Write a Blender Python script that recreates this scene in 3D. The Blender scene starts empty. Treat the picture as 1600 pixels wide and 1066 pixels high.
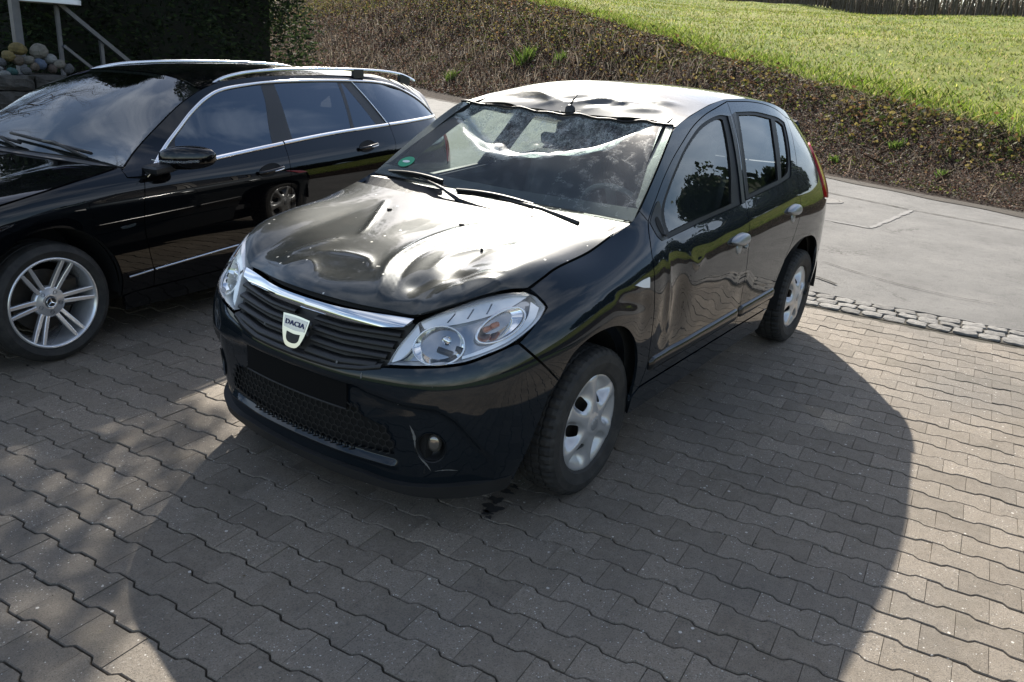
import bpy, bmesh, math, random
import numpy as np
from mathutils import Vector, Matrix
from mathutils.geometry import delaunay_2d_cdt

# ------------------------------------------------------------------ camera, sky, sun
scn = bpy.context.scene
R = math.radians
cam_d = bpy.data.cameras.new("camera")
cam = bpy.data.objects.new("camera", cam_d)
scn.collection.objects.link(cam)
cam.location = (2.5993, 2.1944, 1.652)
cam.rotation_euler = (1.2306, -0.0668, -4.0903)
cam_d.sensor_width = 36.0
cam_d.lens = 36.0 * 1272.0 / 1600.0
cam_d.clip_start = 0.05
cam_d.clip_end = 2000
scn.camera = cam

SUN_EL, SUN_AZ = 33.0, -142.4            # direction TO the sun, degrees, azimuth from +x towards +y
wd = bpy.data.worlds.new("World"); scn.world = wd; wd.use_nodes = True
nt = wd.node_tree; nt.nodes.clear()
w_out = nt.nodes.new("ShaderNodeOutputWorld"); w_bg = nt.nodes.new("ShaderNodeBackground")
w_sky = nt.nodes.new("ShaderNodeTexSky"); w_sky.sky_type = 'NISHITA'; w_sky.sun_disc = False
w_sky.sun_elevation = R(SUN_EL); w_sky.sun_rotation = R(90.0 - SUN_AZ)
w_sky.air_density = 1.0; w_sky.dust_density = 1.2; w_sky.ozone_density = 1.0; w_sky.altitude = 200
w_bg.inputs[1].default_value = 0.084
# broken cloud: the same noise all round the sky
w_tc = nt.nodes.new("ShaderNodeTexCoord"); w_map = nt.nodes.new("ShaderNodeMapping")
w_map.inputs['Scale'].default_value = (1.0, 1.0, 2.6)
w_n = nt.nodes.new("ShaderNodeTexNoise"); w_n.inputs['Scale'].default_value = 2.6; w_n.inputs['Detail'].default_value = 9; w_n.inputs['Roughness'].default_value = .56
w_r = nt.nodes.new("ShaderNodeValToRGB"); w_r.color_ramp.elements[0].position = .45; w_r.color_ramp.elements[1].position = .68
w_mix = nt.nodes.new("ShaderNodeMix"); w_mix.data_type = 'RGBA'
w_bright = nt.nodes.new("ShaderNodeMix"); w_bright.data_type = 'RGBA'; w_bright.blend_type = 'ADD'; w_bright.inputs[0].default_value = 1.0
nt.links.new(w_tc.outputs['Generated'], w_map.inputs[0]); nt.links.new(w_map.outputs[0], w_n.inputs[0]); nt.links.new(w_n.outputs[0], w_r.inputs[0])
nt.links.new(w_r.outputs[0], w_mix.inputs[0])
nt.links.new(w_sky.outputs[0], w_mix.inputs[6])
nt.links.new(w_sky.outputs[0], w_bright.inputs[6]); w_bright.inputs[7].default_value = (4.3, 4.2, 4.0, 1)
nt.links.new(w_bright.outputs[2], w_mix.inputs[7])
nt.links.new(w_mix.outputs[2], w_bg.inputs[0]); nt.links.new(w_bg.outputs[0], w_out.inputs[0])

sun_d = bpy.data.lights.new("sun", 'SUN'); sun_d.energy = 5.0; sun_d.angle = R(0.5); sun_d.color = (1.0, .935, .83)
sun = bpy.data.objects.new("sun", sun_d); scn.collection.objects.link(sun)
_to = Vector((math.cos(R(SUN_EL)) * math.cos(R(SUN_AZ)), math.cos(R(SUN_EL)) * math.sin(R(SUN_AZ)), math.sin(R(SUN_EL))))
sun.rotation_euler = _to.to_track_quat('Z', 'Y').to_euler()
sun.location = _to * 60

scn.view_settings.view_transform = 'Standard'; scn.view_settings.look = 'None'
scn.view_settings.exposure = 1.16; scn.view_settings.gamma = 1.0; scn.view_settings.use_curve_mapping = False
scn.cycles.max_bounces = 10; scn.cycles.transparent_max_bounces = 12; scn.cycles.transmission_bounces = 10
scn.cycles.use_denoising = True
scn.cycles.caustics_reflective = False; scn.cycles.caustics_refractive = False
scn.cycles.sample_clamp_indirect = 6.0
random.seed(7); rng = np.random.default_rng(7)
# ------------------------------------------------------------------ small helpers
COL = scn.collection
def link(o, parent=None):
    COL.objects.link(o)
    if parent is not None: o.parent = parent
    return o
def empty(name, loc=(0, 0, 0), rz=0.0, label=None, cat=None, group=None):
    o = bpy.data.objects.new(name, None); link(o); o.location = loc; o.rotation_euler = (0, 0, rz); o.empty_display_size = .2
    return tag(o, label, cat, group)
def tag(o, label=None, cat=None, group=None, kind=None):
    if label: o["label"] = label
    if cat: o["category"] = cat
    if group: o["group"] = group
    if kind: o["kind"] = kind
    return o
def mesh_obj(name, verts, faces, mat, parent=None, smooth=False, normals=None):
    me = bpy.data.meshes.new(name)
    me.from_pydata([tuple(v) for v in verts], [], [tuple(f) for f in faces])
    if mat is not None: me.materials.append(mat)
    if smooth or normals is not None:
        me.polygons.foreach_set("use_smooth", [True] * len(me.polygons))
    if normals is not None:
        me.normals_split_custom_set_from_vertices([tuple(n) for n in normals])
    me.update()
    return link(bpy.data.objects.new(name, me), parent)
def bm_obj(name, bm, mat, parent=None, smooth=False):
    me = bpy.data.meshes.new(name); bm.to_mesh(me); bm.free()
    if mat is not None: me.materials.append(mat)
    if smooth: me.polygons.foreach_set("use_smooth", [True] * len(me.polygons))
    me.update()
    return link(bpy.data.objects.new(name, me), parent)
class MB:
    """collects boxes, tubes, lathes and prisms into one mesh"""
    def __init__(s): s.v = []; s.f = []
    def add(s, v, f):
        b = len(s.v); s.v += [tuple(map(float, p)) for p in v]; s.f += [tuple(i + b for i in q) for q in f]; return s
    def box(s, c, d, rot=None, ch=0.0):
        hx, hy, hz = d[0] / 2, d[1] / 2, d[2] / 2
        if ch <= 0:
            v = [(-hx, -hy, -hz), (hx, -hy, -hz), (hx, hy, -hz), (-hx, hy, -hz), (-hx, -hy, hz), (hx, -hy, hz), (hx, hy, hz), (-hx, hy, hz)]
            f = [(0, 3, 2, 1), (4, 5, 6, 7), (0, 1, 5, 4), (1, 2, 6, 5), (2, 3, 7, 6), (3, 0, 4, 7)]
        else:
            ch = min(ch, hx * .9, hy * .9, hz * .9)
            v = []; f = []
            for z, i in ((-hz, ch), (-hz + ch, 0), (hz - ch, 0), (hz, ch)):
                v += [(-hx + i, -hy + i, z), (hx - i, -hy + i, z), (hx - i, hy - i, z), (-hx + i, hy - i, z)]
            f = [(3, 2, 1, 0), (12, 13, 14, 15)]
            for k in range(3):
                for j in range(4):
                    a = k * 4 + j; b = k * 4 + (j + 1) % 4
                    f.append((a, b, b + 4, a + 4))
        m = rot if rot is not None else Matrix.Identity(3)
        return s.add([Vector(c) + m @ Vector(p) for p in v], f)
    def tube(s, pts, r, n=8, cap=True):
        pts = [Vector(p) for p in pts]; N = len(pts)
        rr = [r] * N if not hasattr(r, '__len__') else r
        v = []; f = []; prev = None
        for i, p in enumerate(pts):
            t = (pts[min(i + 1, N - 1)] - pts[max(i - 1, 0)]).normalized()
            if prev is None:
                a = t.orthogonal().normalized()
            else:
                a = (prev - t * prev.dot(t)).normalized()
            prev = a; b = t.cross(a)
            for k in range(n):
                an = 2 * math.pi * k / n
                v.append(p + (a * math.cos(an) + b * math.sin(an)) * rr[i])
        for i in range(N - 1):
            for k in range(n):
                f.append((i * n + k, i * n + (k + 1) % n, (i + 1) * n + (k + 1) % n, (i + 1) * n + k))
        if cap:
            f.append(tuple(range(n - 1, -1, -1))); f.append(tuple((N - 1) * n + k for k in range(n)))
        return s.add(v, f)
    def lathe(s, prof, n=48, axis='Y', c=(0, 0, 0), cap=False):
        """prof: (radius, along axis)"""
        v = []; f = []; N = len(prof)
        for i in range(n):
            an = 2 * math.pi * i / n; ca, sa = math.cos(an), math.sin(an)
            for (r, h) in prof:
                p = (r * ca, h, r * sa) if axis == 'Y' else ((r * ca, r * sa, h) if axis == 'Z' else (h, r * ca, r * sa))
                v.append((p[0] + c[0], p[1] + c[1], p[2] + c[2]))
        for i in range(n):
            j = (i + 1) % n
            for k in range(N - 1):
                f.append((i * N + k, j * N + k, j * N + k + 1, i * N + k + 1))
        return s.add(v, f)
    def grid(s, P, flip=False):
        P = np.asarray(P); n, m = P.shape[:2]; f = []
        for i in range(n - 1):
            for j in range(m - 1):
                q = (i * m + j, (i + 1) * m + j, (i + 1) * m + j + 1, i * m + j + 1)
                f.append(q[::-1] if flip else q)
        return s.add(P.reshape(-1, 3), f)
    def build(s, name, mat, parent=None, smooth=False): return mesh_obj(name, s.v, s.f, mat, parent, smooth)
def fix_normals(o):
    bm = bmesh.new(); bm.from_mesh(o.data); bmesh.ops.recalc_face_normals(bm, faces=bm.faces); bm.to_mesh(o.data); bm.free(); return o
def auto_smooth(o, deg=35):
    me = o.data; me.polygons.foreach_set("use_smooth", [True] * len(me.polygons))
    bm = bmesh.new(); bm.from_mesh(me); a = R(deg)
    for e in bm.edges:
        if len(e.link_faces) == 2 and e.calc_face_angle(0) > a: e.smooth = False
    bm.to_mesh(me); bm.free(); return o

# ------------------------------------------------------------------ materials
MATS = {}
def mat(name):
    m = bpy.data.materials.new(name); m.use_nodes = True
    b = m.node_tree.nodes['Principled BSDF']; MATS[name] = m
    return m, m.node_tree, b
def N(nt, t, **kw):
    n = nt.nodes.new(t)
    for k, v in kw.items():
        if k in n.inputs: n.inputs[k].default_value = v
        else: setattr(n, k, v)
    return n
def L(nt, a, b): nt.links.new(a, b)
def simple(name, col, rough=.5, metal=0.0, coat=0.0, spec=.5, bump=0.0, bscale=200.0, var=0.0, vscale=20.0):
    m, nt, b = mat(name)
    b.inputs['Base Color'].default_value = (*col, 1); b.inputs['Roughness'].default_value = rough; b.inputs['Metallic'].default_value = metal
    b.inputs['Coat Weight'].default_value = coat; b.inputs['Coat Roughness'].default_value = .03; b.inputs['Specular IOR Level'].default_value = spec
    tc = None
    if bump or var: tc = N(nt, "ShaderNodeTexCoord")
    if bump:
        n = N(nt, "ShaderNodeTexNoise", Scale=bscale, Detail=5.0); L(nt, tc.outputs['Object'], n.inputs['Vector'])
        bp = N(nt, "ShaderNodeBump", Strength=bump, Distance=.01); L(nt, n.outputs[0], bp.inputs['Height']); L(nt, bp.outputs[0], b.inputs['Normal'])
    if var:
        n = N(nt, "ShaderNodeTexNoise", Scale=vscale, Detail=6.0); L(nt, tc.outputs['Object'], n.inputs['Vector'])
        mx = N(nt, "ShaderNodeMix", data_type='RGBA'); mx.inputs[6].default_value = (*[c * (1 - var) for c in col], 1); mx.inputs[7].default_value = (*[min(1, c * (1 + var)) for c in col], 1)
        L(nt, n.outputs[0], mx.inputs[0]); L(nt, mx.outputs[2], b.inputs['Base Color'])
    return m
def ramp(nt, src, p0, p1, c0=(0, 0, 0, 1), c1=(1, 1, 1, 1)):
    r = nt.nodes.new("ShaderNodeValToRGB"); e = r.color_ramp.elements
    e[0].position = p0; e[1].position = p1; e[0].color = c0; e[1].color = c1; nt.links.new(src, r.inputs[0]); return r
def mixc(nt, fac, a, b):
    m = nt.nodes.new("ShaderNodeMix"); m.data_type = 'RGBA'
    for s, i in ((fac, 0), (a, 6), (b, 7)):
        if hasattr(s, 'links'): nt.links.new(s, m.inputs[i])
        elif i == 0: m.inputs[0].default_value = s
        else: m.inputs[i].default_value = (*s, 1) if len(s) == 3 else s
    return m.outputs[2]

def car_paint(name, base, metal, flake, dust, chips):
    m, nt, b = mat(name)
    tc = N(nt, "ShaderNodeTexCoord")
    vor = N(nt, "ShaderNodeTexVoronoi", Scale=1800.0); L(nt, tc.outputs['Object'], vor.inputs['Vector'])
    c = mixc(nt, ramp(nt, vor.outputs['Color'], .3, 1.0).outputs[0], base, tuple(x * (1 + flake) for x in base))
    nz = N(nt, "ShaderNodeTexNoise", Scale=5.0, Detail=9.0, Roughness=.7); L(nt, tc.outputs['Object'], nz.inputs['Vector'])
    dr = ramp(nt, nz.outputs[0], .42, .78)
    # dust dulls the clear coat in drifts
    c2 = mixc(nt, 0.0, c, (.22, .21, .18))
    mx = c2.node
    mul = N(nt, "ShaderNodeMath", operation='MULTIPLY'); mul.inputs[1].default_value = dust; L(nt, dr.outputs[0], mul.inputs[0]); L(nt, mul.outputs[0], mx.inputs[0])
    out = c2
    if chips:
        v2 = N(nt, "ShaderNodeTexVoronoi", Scale=26.0); v2.inputs['Randomness'].default_value = 1.0; L(nt, tc.outputs['Object'], v2.inputs['Vector'])
        n2 = N(nt, "ShaderNodeTexNoise", Scale=160.0, Detail=3.0); L(nt, tc.outputs['Object'], n2.inputs['Vector'])
        ad = N(nt, "ShaderNodeMath", operation='MULTIPLY_ADD'); ad.inputs[1].default_value = .10; L(nt, n2.outputs[0], ad.inputs[0]); L(nt, v2.outputs['Distance'], ad.inputs[2])
        cr = ramp(nt, ad.outputs[0], .165, .20, (1, 1, 1, 1), (0, 0, 0, 1))
        sep = N(nt, "ShaderNodeSeparateColor"); L(nt, v2.outputs['Color'], sep.inputs[0])
        gt = N(nt, "ShaderNodeMath", operation='GREATER_THAN'); gt.inputs[1].default_value = .84; L(nt, sep.outputs[0], gt.inputs[0])
        mm = N(nt, "ShaderNodeMath", operation='MULTIPLY'); L(nt, cr.outputs[0], mm.inputs[0]); L(nt, gt.outputs[0], mm.inputs[1])
        mm2 = N(nt, "ShaderNodeMath", operation='MULTIPLY'); mm2.inputs[1].default_value = chips; L(nt, mm.outputs[0], mm2.inputs[0])
        out = mixc(nt, mm2.outputs[0], c2, (.55, .54, .5))
    L(nt, out, b.inputs['Base Color'])
    b.inputs['Metallic'].default_value = metal; b.inputs['Roughness'].default_value = .32
    b.inputs['Coat Weight'].default_value = 1.0; b.inputs['Coat IOR'].default_value = 1.5; b.inputs['Specular IOR Level'].default_value = 0.0
    rr = N(nt, "ShaderNodeMath", operation='MULTIPLY_ADD'); rr.inputs[1].default_value = .45 * dust; rr.inputs[2].default_value = .012 + .10 * dust
    L(nt, dr.outputs[0], rr.inputs[0]); L(nt, rr.outputs[0], b.inputs['Coat Roughness'])
    return m
PAINT = car_paint("anthracite_sunlit", (.017, .020, .0205), .55, 1.4, .20, 1.0)  # bonnet and roof: sunlit brightness put into the base, plus dust and chips
PAINT_SHADED = car_paint("anthracite_shaded", (.0052, .0085, .0120), .30, 1.0, .014, 0.0)  # same car paint, with shade and bluish reflection put into a darker base
PAINT_M = car_paint("black_paint", (.0018, .0020, .0026), .1, .5, .0, 0.0)
BLACK_PL = simple("black_plastic", (.010, .0105, .011), .42, bump=.15, bscale=500)
GREY_PL = simple("dusty_bumper_plastic", (.014, .014, .014), .55, bump=.15, bscale=300, var=.5, vscale=9)
BLACK = simple("black_void", (.004, .004, .004), .8)
RUBBER = simple("rubber_seal", (.006, .006, .0065), .5, spec=.3)
CHROME = simple("chrome", (.82, .83, .84), .06, 1.0)
SATIN = simple("satin_trim", (.72, .74, .76), .18, 1.0)
SILVER = simple("silver_wheel_paint", (.50, .51, .52), .30, .55, coat=.4, var=.10, vscale=12)
ALLOY = simple("alloy_wheel", (.70, .71, .73), .26, .7, coat=.5)
DARKMET = simple("dark_metal", (.05, .045, .04), .5, .7, var=.4, vscale=40)
REFLECTOR = simple("lamp_reflector", (.86, .87, .88), .05, 1.0)
TRAY = simple("lamp_tray", (.36, .37, .38), .16, .95)
GRILLE_BACK = simple("grille_reflection_grey", (.045, .042, .038), .6)  # brownish grey standing in for reflections in the grille openings
HOLDER = simple("plate_holder_black", (.005, .005, .0052), .75, spec=.12)
SCUFF = simple("paint_scuff", (.13, .13, .125), .7)
STICKER_G = simple("sticker_green", (.03, .30, .16), .5)
STRIP = simple("gloss_black_strip", (.008, .0085, .009), .16, spec=.5)
AMBER = simple("amber_bulb", (.40, .13, .05), .2, coat=.5)
RED_L = simple("tail_light_red", (.45, .02, .015), .12, coat=1.0)
WHITE_PL = simple("white_plastic", (.75, .76, .76), .35)
FABRIC = simple("seat_fabric", (.05, .05, .054), .9, bump=.3, bscale=600)
DASH = simple("dashboard_plastic", (.065, .068, .074), .6, bump=.2, bscale=400)
HANDLE = simple("grey_handle", (.27, .285, .30), .32, .45)
BLUE = simple("emblem_blue", (.02, .03, .12), .4)

def schlick(nt, f0):
    """mirror share by viewing angle, the same from both sides of a pane"""
    lw = nt.nodes.new("ShaderNodeLayerWeight"); lw.inputs[0].default_value = .5
    pw = nt.nodes.new("ShaderNodeMath"); pw.operation = 'POWER'; pw.inputs[1].default_value = 5.0; L(nt, lw.outputs['Facing'], pw.inputs[0])
    ma = nt.nodes.new("ShaderNodeMath"); ma.operation = 'MULTIPLY_ADD'; ma.inputs[1].default_value = 1 - f0; ma.inputs[2].default_value = f0; L(nt, pw.outputs[0], ma.inputs[0]); return ma.outputs[0]
def glass_mat(name, tint, rough=0.0, f0=.075, sheen=(.95, .97, .97)):
    """thin car glass: tinted transparency with a mirror sheen"""
    m = bpy.data.materials.new(name); m.use_nodes = True; nt = m.node_tree; nt.nodes.clear()
    o = nt.nodes.new("ShaderNodeOutputMaterial"); t = nt.nodes.new("ShaderNodeBsdfTransparent"); g = nt.nodes.new("ShaderNodeBsdfGlossy")
    t.inputs[0].default_value = (*tint, 1); g.inputs['Roughness'].default_value = rough; g.inputs[0].default_value = (*sheen, 1)
    mx = nt.nodes.new("ShaderNodeMixShader"); L(nt, schlick(nt, f0), mx.inputs[0]); L(nt, t.outputs[0], mx.inputs[1]); L(nt, g.outputs[0], mx.inputs[2]); L(nt, mx.outputs[0], o.inputs[0])
    MATS[name] = m; return m
GLASS = glass_mat("car_glass", (.74, .81, .78), 0, .11)
GLASS_M = glass_mat("tinted_glass", (.05, .055, .06), 0, .15, (.78, .88, 1.0))  # blue of the reflected sky is put into the sheen colour
LENS = glass_mat("lamp_lens", (.97, .98, .99))

# ------------------------------------------------------------------ curves and surfaces
def pchip(xk, yk, x):
    xk = np.asarray(xk, float); yk = np.asarray(yk, float); x = np.asarray(x, float)
    h = np.diff(xk); d = np.diff(yk) / h; n = len(xk); m = np.zeros(n)
    for i in range(1, n - 1):
        if d[i - 1] * d[i] > 0:
            w1 = 2 * h[i] + h[i - 1]; w2 = h[i] + 2 * h[i - 1]; m[i] = (w1 + w2) / (w1 / d[i - 1] + w2 / d[i])
    m[0] = d[0]; m[-1] = d[-1]
    k = np.clip(np.searchsorted(xk, x) - 1, 0, n - 2); t = (x - xk[k]) / h[k]
    out = (2*t**3 - 3*t**2 + 1) * yk[k] + (t**3 - 2*t**2 + t) * h[k] * m[k] + (-2*t**3 + 3*t**2) * yk[k+1] + (t**3 - t**2) * h[k] * m[k+1]
    lo = x < xk[0]; hi = x > xk[-1]
    out = np.where(lo, yk[0] + m[0] * (x - xk[0]), out); out = np.where(hi, yk[-1] + m[-1] * (x - xk[-1]), out)
    return out
def gsmooth(A, sig, axis):
    r = int(3 * sig) + 1; k = np.exp(-.5 * (np.arange(-r, r + 1) / sig) ** 2); k /= k.sum()
    pad = [(0, 0)] * A.ndim; pad[axis] = (r, r)
    B = np.pad(A, pad, mode='reflect', reflect_type='odd')
    return np.apply_along_axis(lambda v: np.convolve(v, k, 'valid'), axis, B)
def spl(pts, n=12, closed=False):
    """Catmull-Rom through points (any dimension)"""
    P = np.asarray(pts, float)
    if len(P) == 2: return P[0] + (P[1] - P[0]) * np.linspace(0, 1, n + 1)[:, None]
    if closed: Q = np.vstack([P[-1], P, P[0], P[1]])
    else: Q = np.vstack([2 * P[0] - P[1], P, 2 * P[-1] - P[-2]])
    out = []; t = np.linspace(0, 1, n, endpoint=False)[:, None]
    for i in range(1, len(Q) - 2):
        a, b, c, d = Q[i - 1], Q[i], Q[i + 1], Q[i + 2]
        out.append(.5 * ((2 * b) + (-a + c) * t + (2 * a - 5 * b + 4 * c - d) * t**2 + (-a + 3 * b - 3 * c + d) * t**3))
    o = np.vstack(out)
    return o if closed else np.vstack([o, P[-1]])
def resample(P, step, closed=False):
    P = np.asarray(P, float)
    if closed: P = np.vstack([P, P[:1]])
    s = np.r_[0, np.cumsum(np.linalg.norm(np.diff(P, axis=0), axis=1))]
    n = max(2, int(round(s[-1] / step)) + 1); t = np.linspace(0, s[-1], n)
    Q = np.stack([np.interp(t, s, P[:, k]) for k in range(P.shape[1])], 1)
    return Q[:-1] if closed else Q
def loop(*pieces, step=.014):
    """closed outline from open pieces; each piece is smoothed, corners stay between pieces"""
    out = []
    for i, p in enumerate(pieces):
        q = resample(spl(p), step); nx = np.asarray(pieces[(i + 1) % len(pieces)][0], float)
        if np.linalg.norm(q[-1] - nx) < 1e-6: q = q[:-1]
        out.append(q)
    return np.vstack(out)
def inside(poly, P):
    x, y = P[:, 0], P[:, 1]; c = np.zeros(len(P), bool); n = len(poly); j = n - 1
    for i in range(n):
        xi, yi = poly[i]; xj, yj = poly[j]
        if yi != yj:
            k = ((yi > y) != (yj > y)) & (x < (xj - xi) * (y - yi) / (yj - yi) + xi); c ^= k
        j = i
    return c
def dist_poly(poly, P):
    A = poly; B = np.roll(poly, -1, 0); d = np.full(len(P), 1e9)
    for a, b in zip(A, B):
        ab = b - a; L2 = ab @ ab
        if L2 < 1e-14: continue
        t = np.clip(((P - a) @ ab) / L2, 0, 1); d = np.minimum(d, np.linalg.norm(P - a - t[:, None] * ab, axis=1))
    return d
def shrink(poly, d):
    """move a closed outline inwards by d (for shut lines)"""
    P = np.asarray(poly); A = np.roll(P, 1, 0); B = np.roll(P, -1, 0); t = B - A; t /= np.linalg.norm(t, axis=1)[:, None] + 1e-12
    area = .5 * np.sum(P[:, 0] * B[:, 1] - B[:, 0] * P[:, 1]); n = np.stack([-t[:, 1], t[:, 0]], 1) * (1 if area > 0 else -1)
    return P + n * d

class Sheet:
    """the wrapping side of a car body: a plan curve (front centre, flank, rear centre) pulled inwards by off(s, z)"""
    def __init__(self, plan, stations, z0, z1):
        P = np.asarray(plan, float); Q = spl(P, 60)
        Q[:, 1] = np.maximum(Q[:, 1], 0); s = np.r_[0, np.cumsum(np.linalg.norm(np.diff(Q, axis=0), axis=1))]
        self.S = s[-1]; self.ns = 1600; ss = np.linspace(0, self.S, self.ns)
        X = np.stack([np.interp(ss, s, Q[:, 0]), np.interp(ss, s, Q[:, 1])], 1)
        X = np.stack([gsmooth(X[:, k], 10, 0) for k in (0, 1)], 1); X[:, 1] = np.maximum(X[:, 1], 0)
        T = np.gradient(X, axis=0); T /= np.linalg.norm(T, axis=1)[:, None]
        self.X = X; self.Nn = np.stack([T[:, 1], -T[:, 0]], 1); self.ss = ss
        for k in range(2): self.Nn[:, k] = gsmooth(self.Nn[:, k], 12, 0)
        self.Nn /= np.linalg.norm(self.Nn, axis=1)[:, None]
        self.Nn[self.Nn @ np.array([0., 1.]) < -9] *= -1
        if self.Nn[self.ns // 2, 1] < 0: self.Nn *= -1
        self.zz = np.linspace(z0, z1, 260)
        sk = [s[min(int(k * 60), len(s) - 1)] for k, _ in stations]
        rows = np.stack([pchip([a for a, _ in st], [b for _, b in st], self.zz) for _, st in stations])
        tab = np.stack([pchip(sk, rows[:, j], ss) for j in range(len(self.zz))], 1)
        tab = gsmooth(gsmooth(tab, 22, 0), 3.0, 1)
        self.tab = tab; self.dent = None
    def s_of_x(self, x):
        return np.interp(-np.asarray(x, float), -self.X[:, 0], self.ss)
    def off(self, s, z):
        i = np.clip(s / self.S * (self.ns - 1), 0, self.ns - 1.001); j = np.clip((z - self.zz[0]) / (self.zz[1] - self.zz[0]), 0, len(self.zz) - 1.001)
        a = i.astype(int); b = j.astype(int); u = i - a; v = j - b; T = self.tab
        return T[a, b] * (1-u) * (1-v) + T[a+1, b] * u * (1-v) + T[a, b+1] * (1-u) * v + T[a+1, b+1] * u * v
    def P(self, s, z, inset=0.0, dent=True):
        s = np.asarray(s, float); z = np.asarray(z, float); sg = np.where(s < 0, -1.0, 1.0); s_ = np.abs(s)
        bx = np.interp(s_, self.ss, self.X[:, 0]); by = np.interp(s_, self.ss, self.X[:, 1])
        nx = np.interp(s_, self.ss, self.Nn[:, 0]); ny = np.interp(s_, self.ss, self.Nn[:, 1]); o = self.off(s_, z) + inset
        if dent and self.dent is not None: o = o + self.dent(bx, z, s)
        return np.stack([bx - nx * o, (by - ny * o) * sg, z], -1)
    def fn(self, inset=0.0, dent=True):
        return lambda u, w: self.P(u, w, inset, dent)

def panel(name, fn, outline, mat, parent, holes=(), step=.016, thick=.014, flip=False, gap=0.0, e=.011):
    """trimmed patch: outline in the surface's own coordinates, mapped through fn, with true surface normals and a turned-in edge"""
    outline = np.asarray(outline, float)
    if gap: outline = shrink(outline, gap)
    lo, hi = outline.min(0), outline.max(0)
    gx = np.arange(lo[0] + step / 2, hi[0], step); gy = np.arange(lo[1] + step / 2, hi[1], step)
    G = np.stack(np.meshgrid(gx, gy, indexing='ij'), -1); G[:, ::2, 0] += step * .25; G[:, 1::2, 0] -= step * .25; G = G.reshape(-1, 2)
    k = inside(outline, G)
    for h in holes: k &= ~inside(np.asarray(h), G)
    G = G[k]
    if len(G):
        k = dist_poly(outline, G) > step * .45
        for h in holes: k &= dist_poly(np.asarray(h), G) > step * .45
        G = G[k]
    V = [tuple(p) for p in outline]; E = [(i, (i + 1) % len(outline)) for i in range(len(outline))]
    for h in holes:
        b = len(V); h = np.asarray(h); V += [tuple(p) for p in h]; E += [(b + i, b + (i + 1) % len(h)) for i in range(len(h))]
    V += [tuple(p) for p in G]
    r = delaunay_2d_cdt([Vector(p) for p in V], E, [], 0, 1e-6)
    vs = np.array([(p.x, p.y) for p in r[0]]); faces = [tuple(f) for f in r[2]]
    if faces:
        C = np.array([vs[list(f)].mean(0) for f in faces]); k = inside(outline, C)
        for h in holes: k &= ~inside(np.asarray(h), C)
        faces = [f for f, q in zip(faces, k) if q]
    u, w = vs[:, 0], vs[:, 1]; P = fn(u, w)
    du = fn(u + e, w) - fn(u - e, w); dw = fn(u, w + e) - fn(u, w - e); Nn = np.cross(du, dw); Nn /= np.linalg.norm(Nn, axis=1)[:, None] + 1e-12
    if flip: Nn = -Nn
    # face orientation follows the normal
    F = []
    for f in faces:
        a, b, c = P[f[0]], P[f[1]], P[f[2]]
        F.append(f if np.dot(np.cross(b - a, c - a), Nn[f[0]]) > 0 else f[::-1])
    used = sorted({i for f in F for i in f}); mp = {o: n for n, o in enumerate(used)}
    P = P[used]; Nn = Nn[used]; F = [tuple(mp[i] for i in f) for f in F]
    allv = list(P); alln = list(Nn)
    if thick:
        cnt = {}
        for f in F:
            for a, b in zip(f, f[1:] + f[:1]): cnt[(a, b)] = cnt.get((a, b), 0) + 1
        be = [(a, b) for (a, b) in cnt if (b, a) not in cnt]
        top = {}; bot = {}
        acc = {}
        for a, b in be:
            t = P[b] - P[a]; o = np.cross(t, Nn[a]); o /= np.linalg.norm(o) + 1e-12
            for i in (a, b): acc[i] = acc.get(i, 0) + o
        for i, o in acc.items():
            o = o / (np.linalg.norm(o) + 1e-12)
            top[i] = len(allv); allv.append(P[i]); alln.append(o)
            bot[i] = len(allv); allv.append(P[i] - Nn[i] * thick - o * thick * .25); alln.append(o)
        for a, b in be: F.append((top[b], top[a], bot[a], bot[b]))
    return mesh_obj(name, allv, F, mat, parent, normals=alln)
def mirror_copy(o, parent):
    """the same part on the other side of the car"""
    me = o.data.copy(); n = len(me.vertices); co = np.empty(n * 3); me.vertices.foreach_get("co", co); co = co.reshape(-1, 3)
    co[:, 1] *= -1
    nv = None
    if me.has_custom_normals:
        nn = np.zeros((n, 3)); ln = np.empty(len(me.loops) * 3); me.corner_normals.foreach_get("vector", ln); li = np.empty(len(me.loops), int); me.loops.foreach_get("vertex_index", li)
        nn[li] = ln.reshape(-1, 3); nn[:, 1] *= -1; nv = nn
    F = [tuple(reversed(p.vertices)) for p in me.polygons]; m = me.materials[0] if me.materials else None
    sm = bool(len(me.polygons)) and me.polygons[0].use_smooth
    q = mesh_obj(o.name.split('.')[0], co, F, m, parent, smooth=sm, normals=nv)
    if sm and nv is None: auto_smooth(q)
    return q
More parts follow.
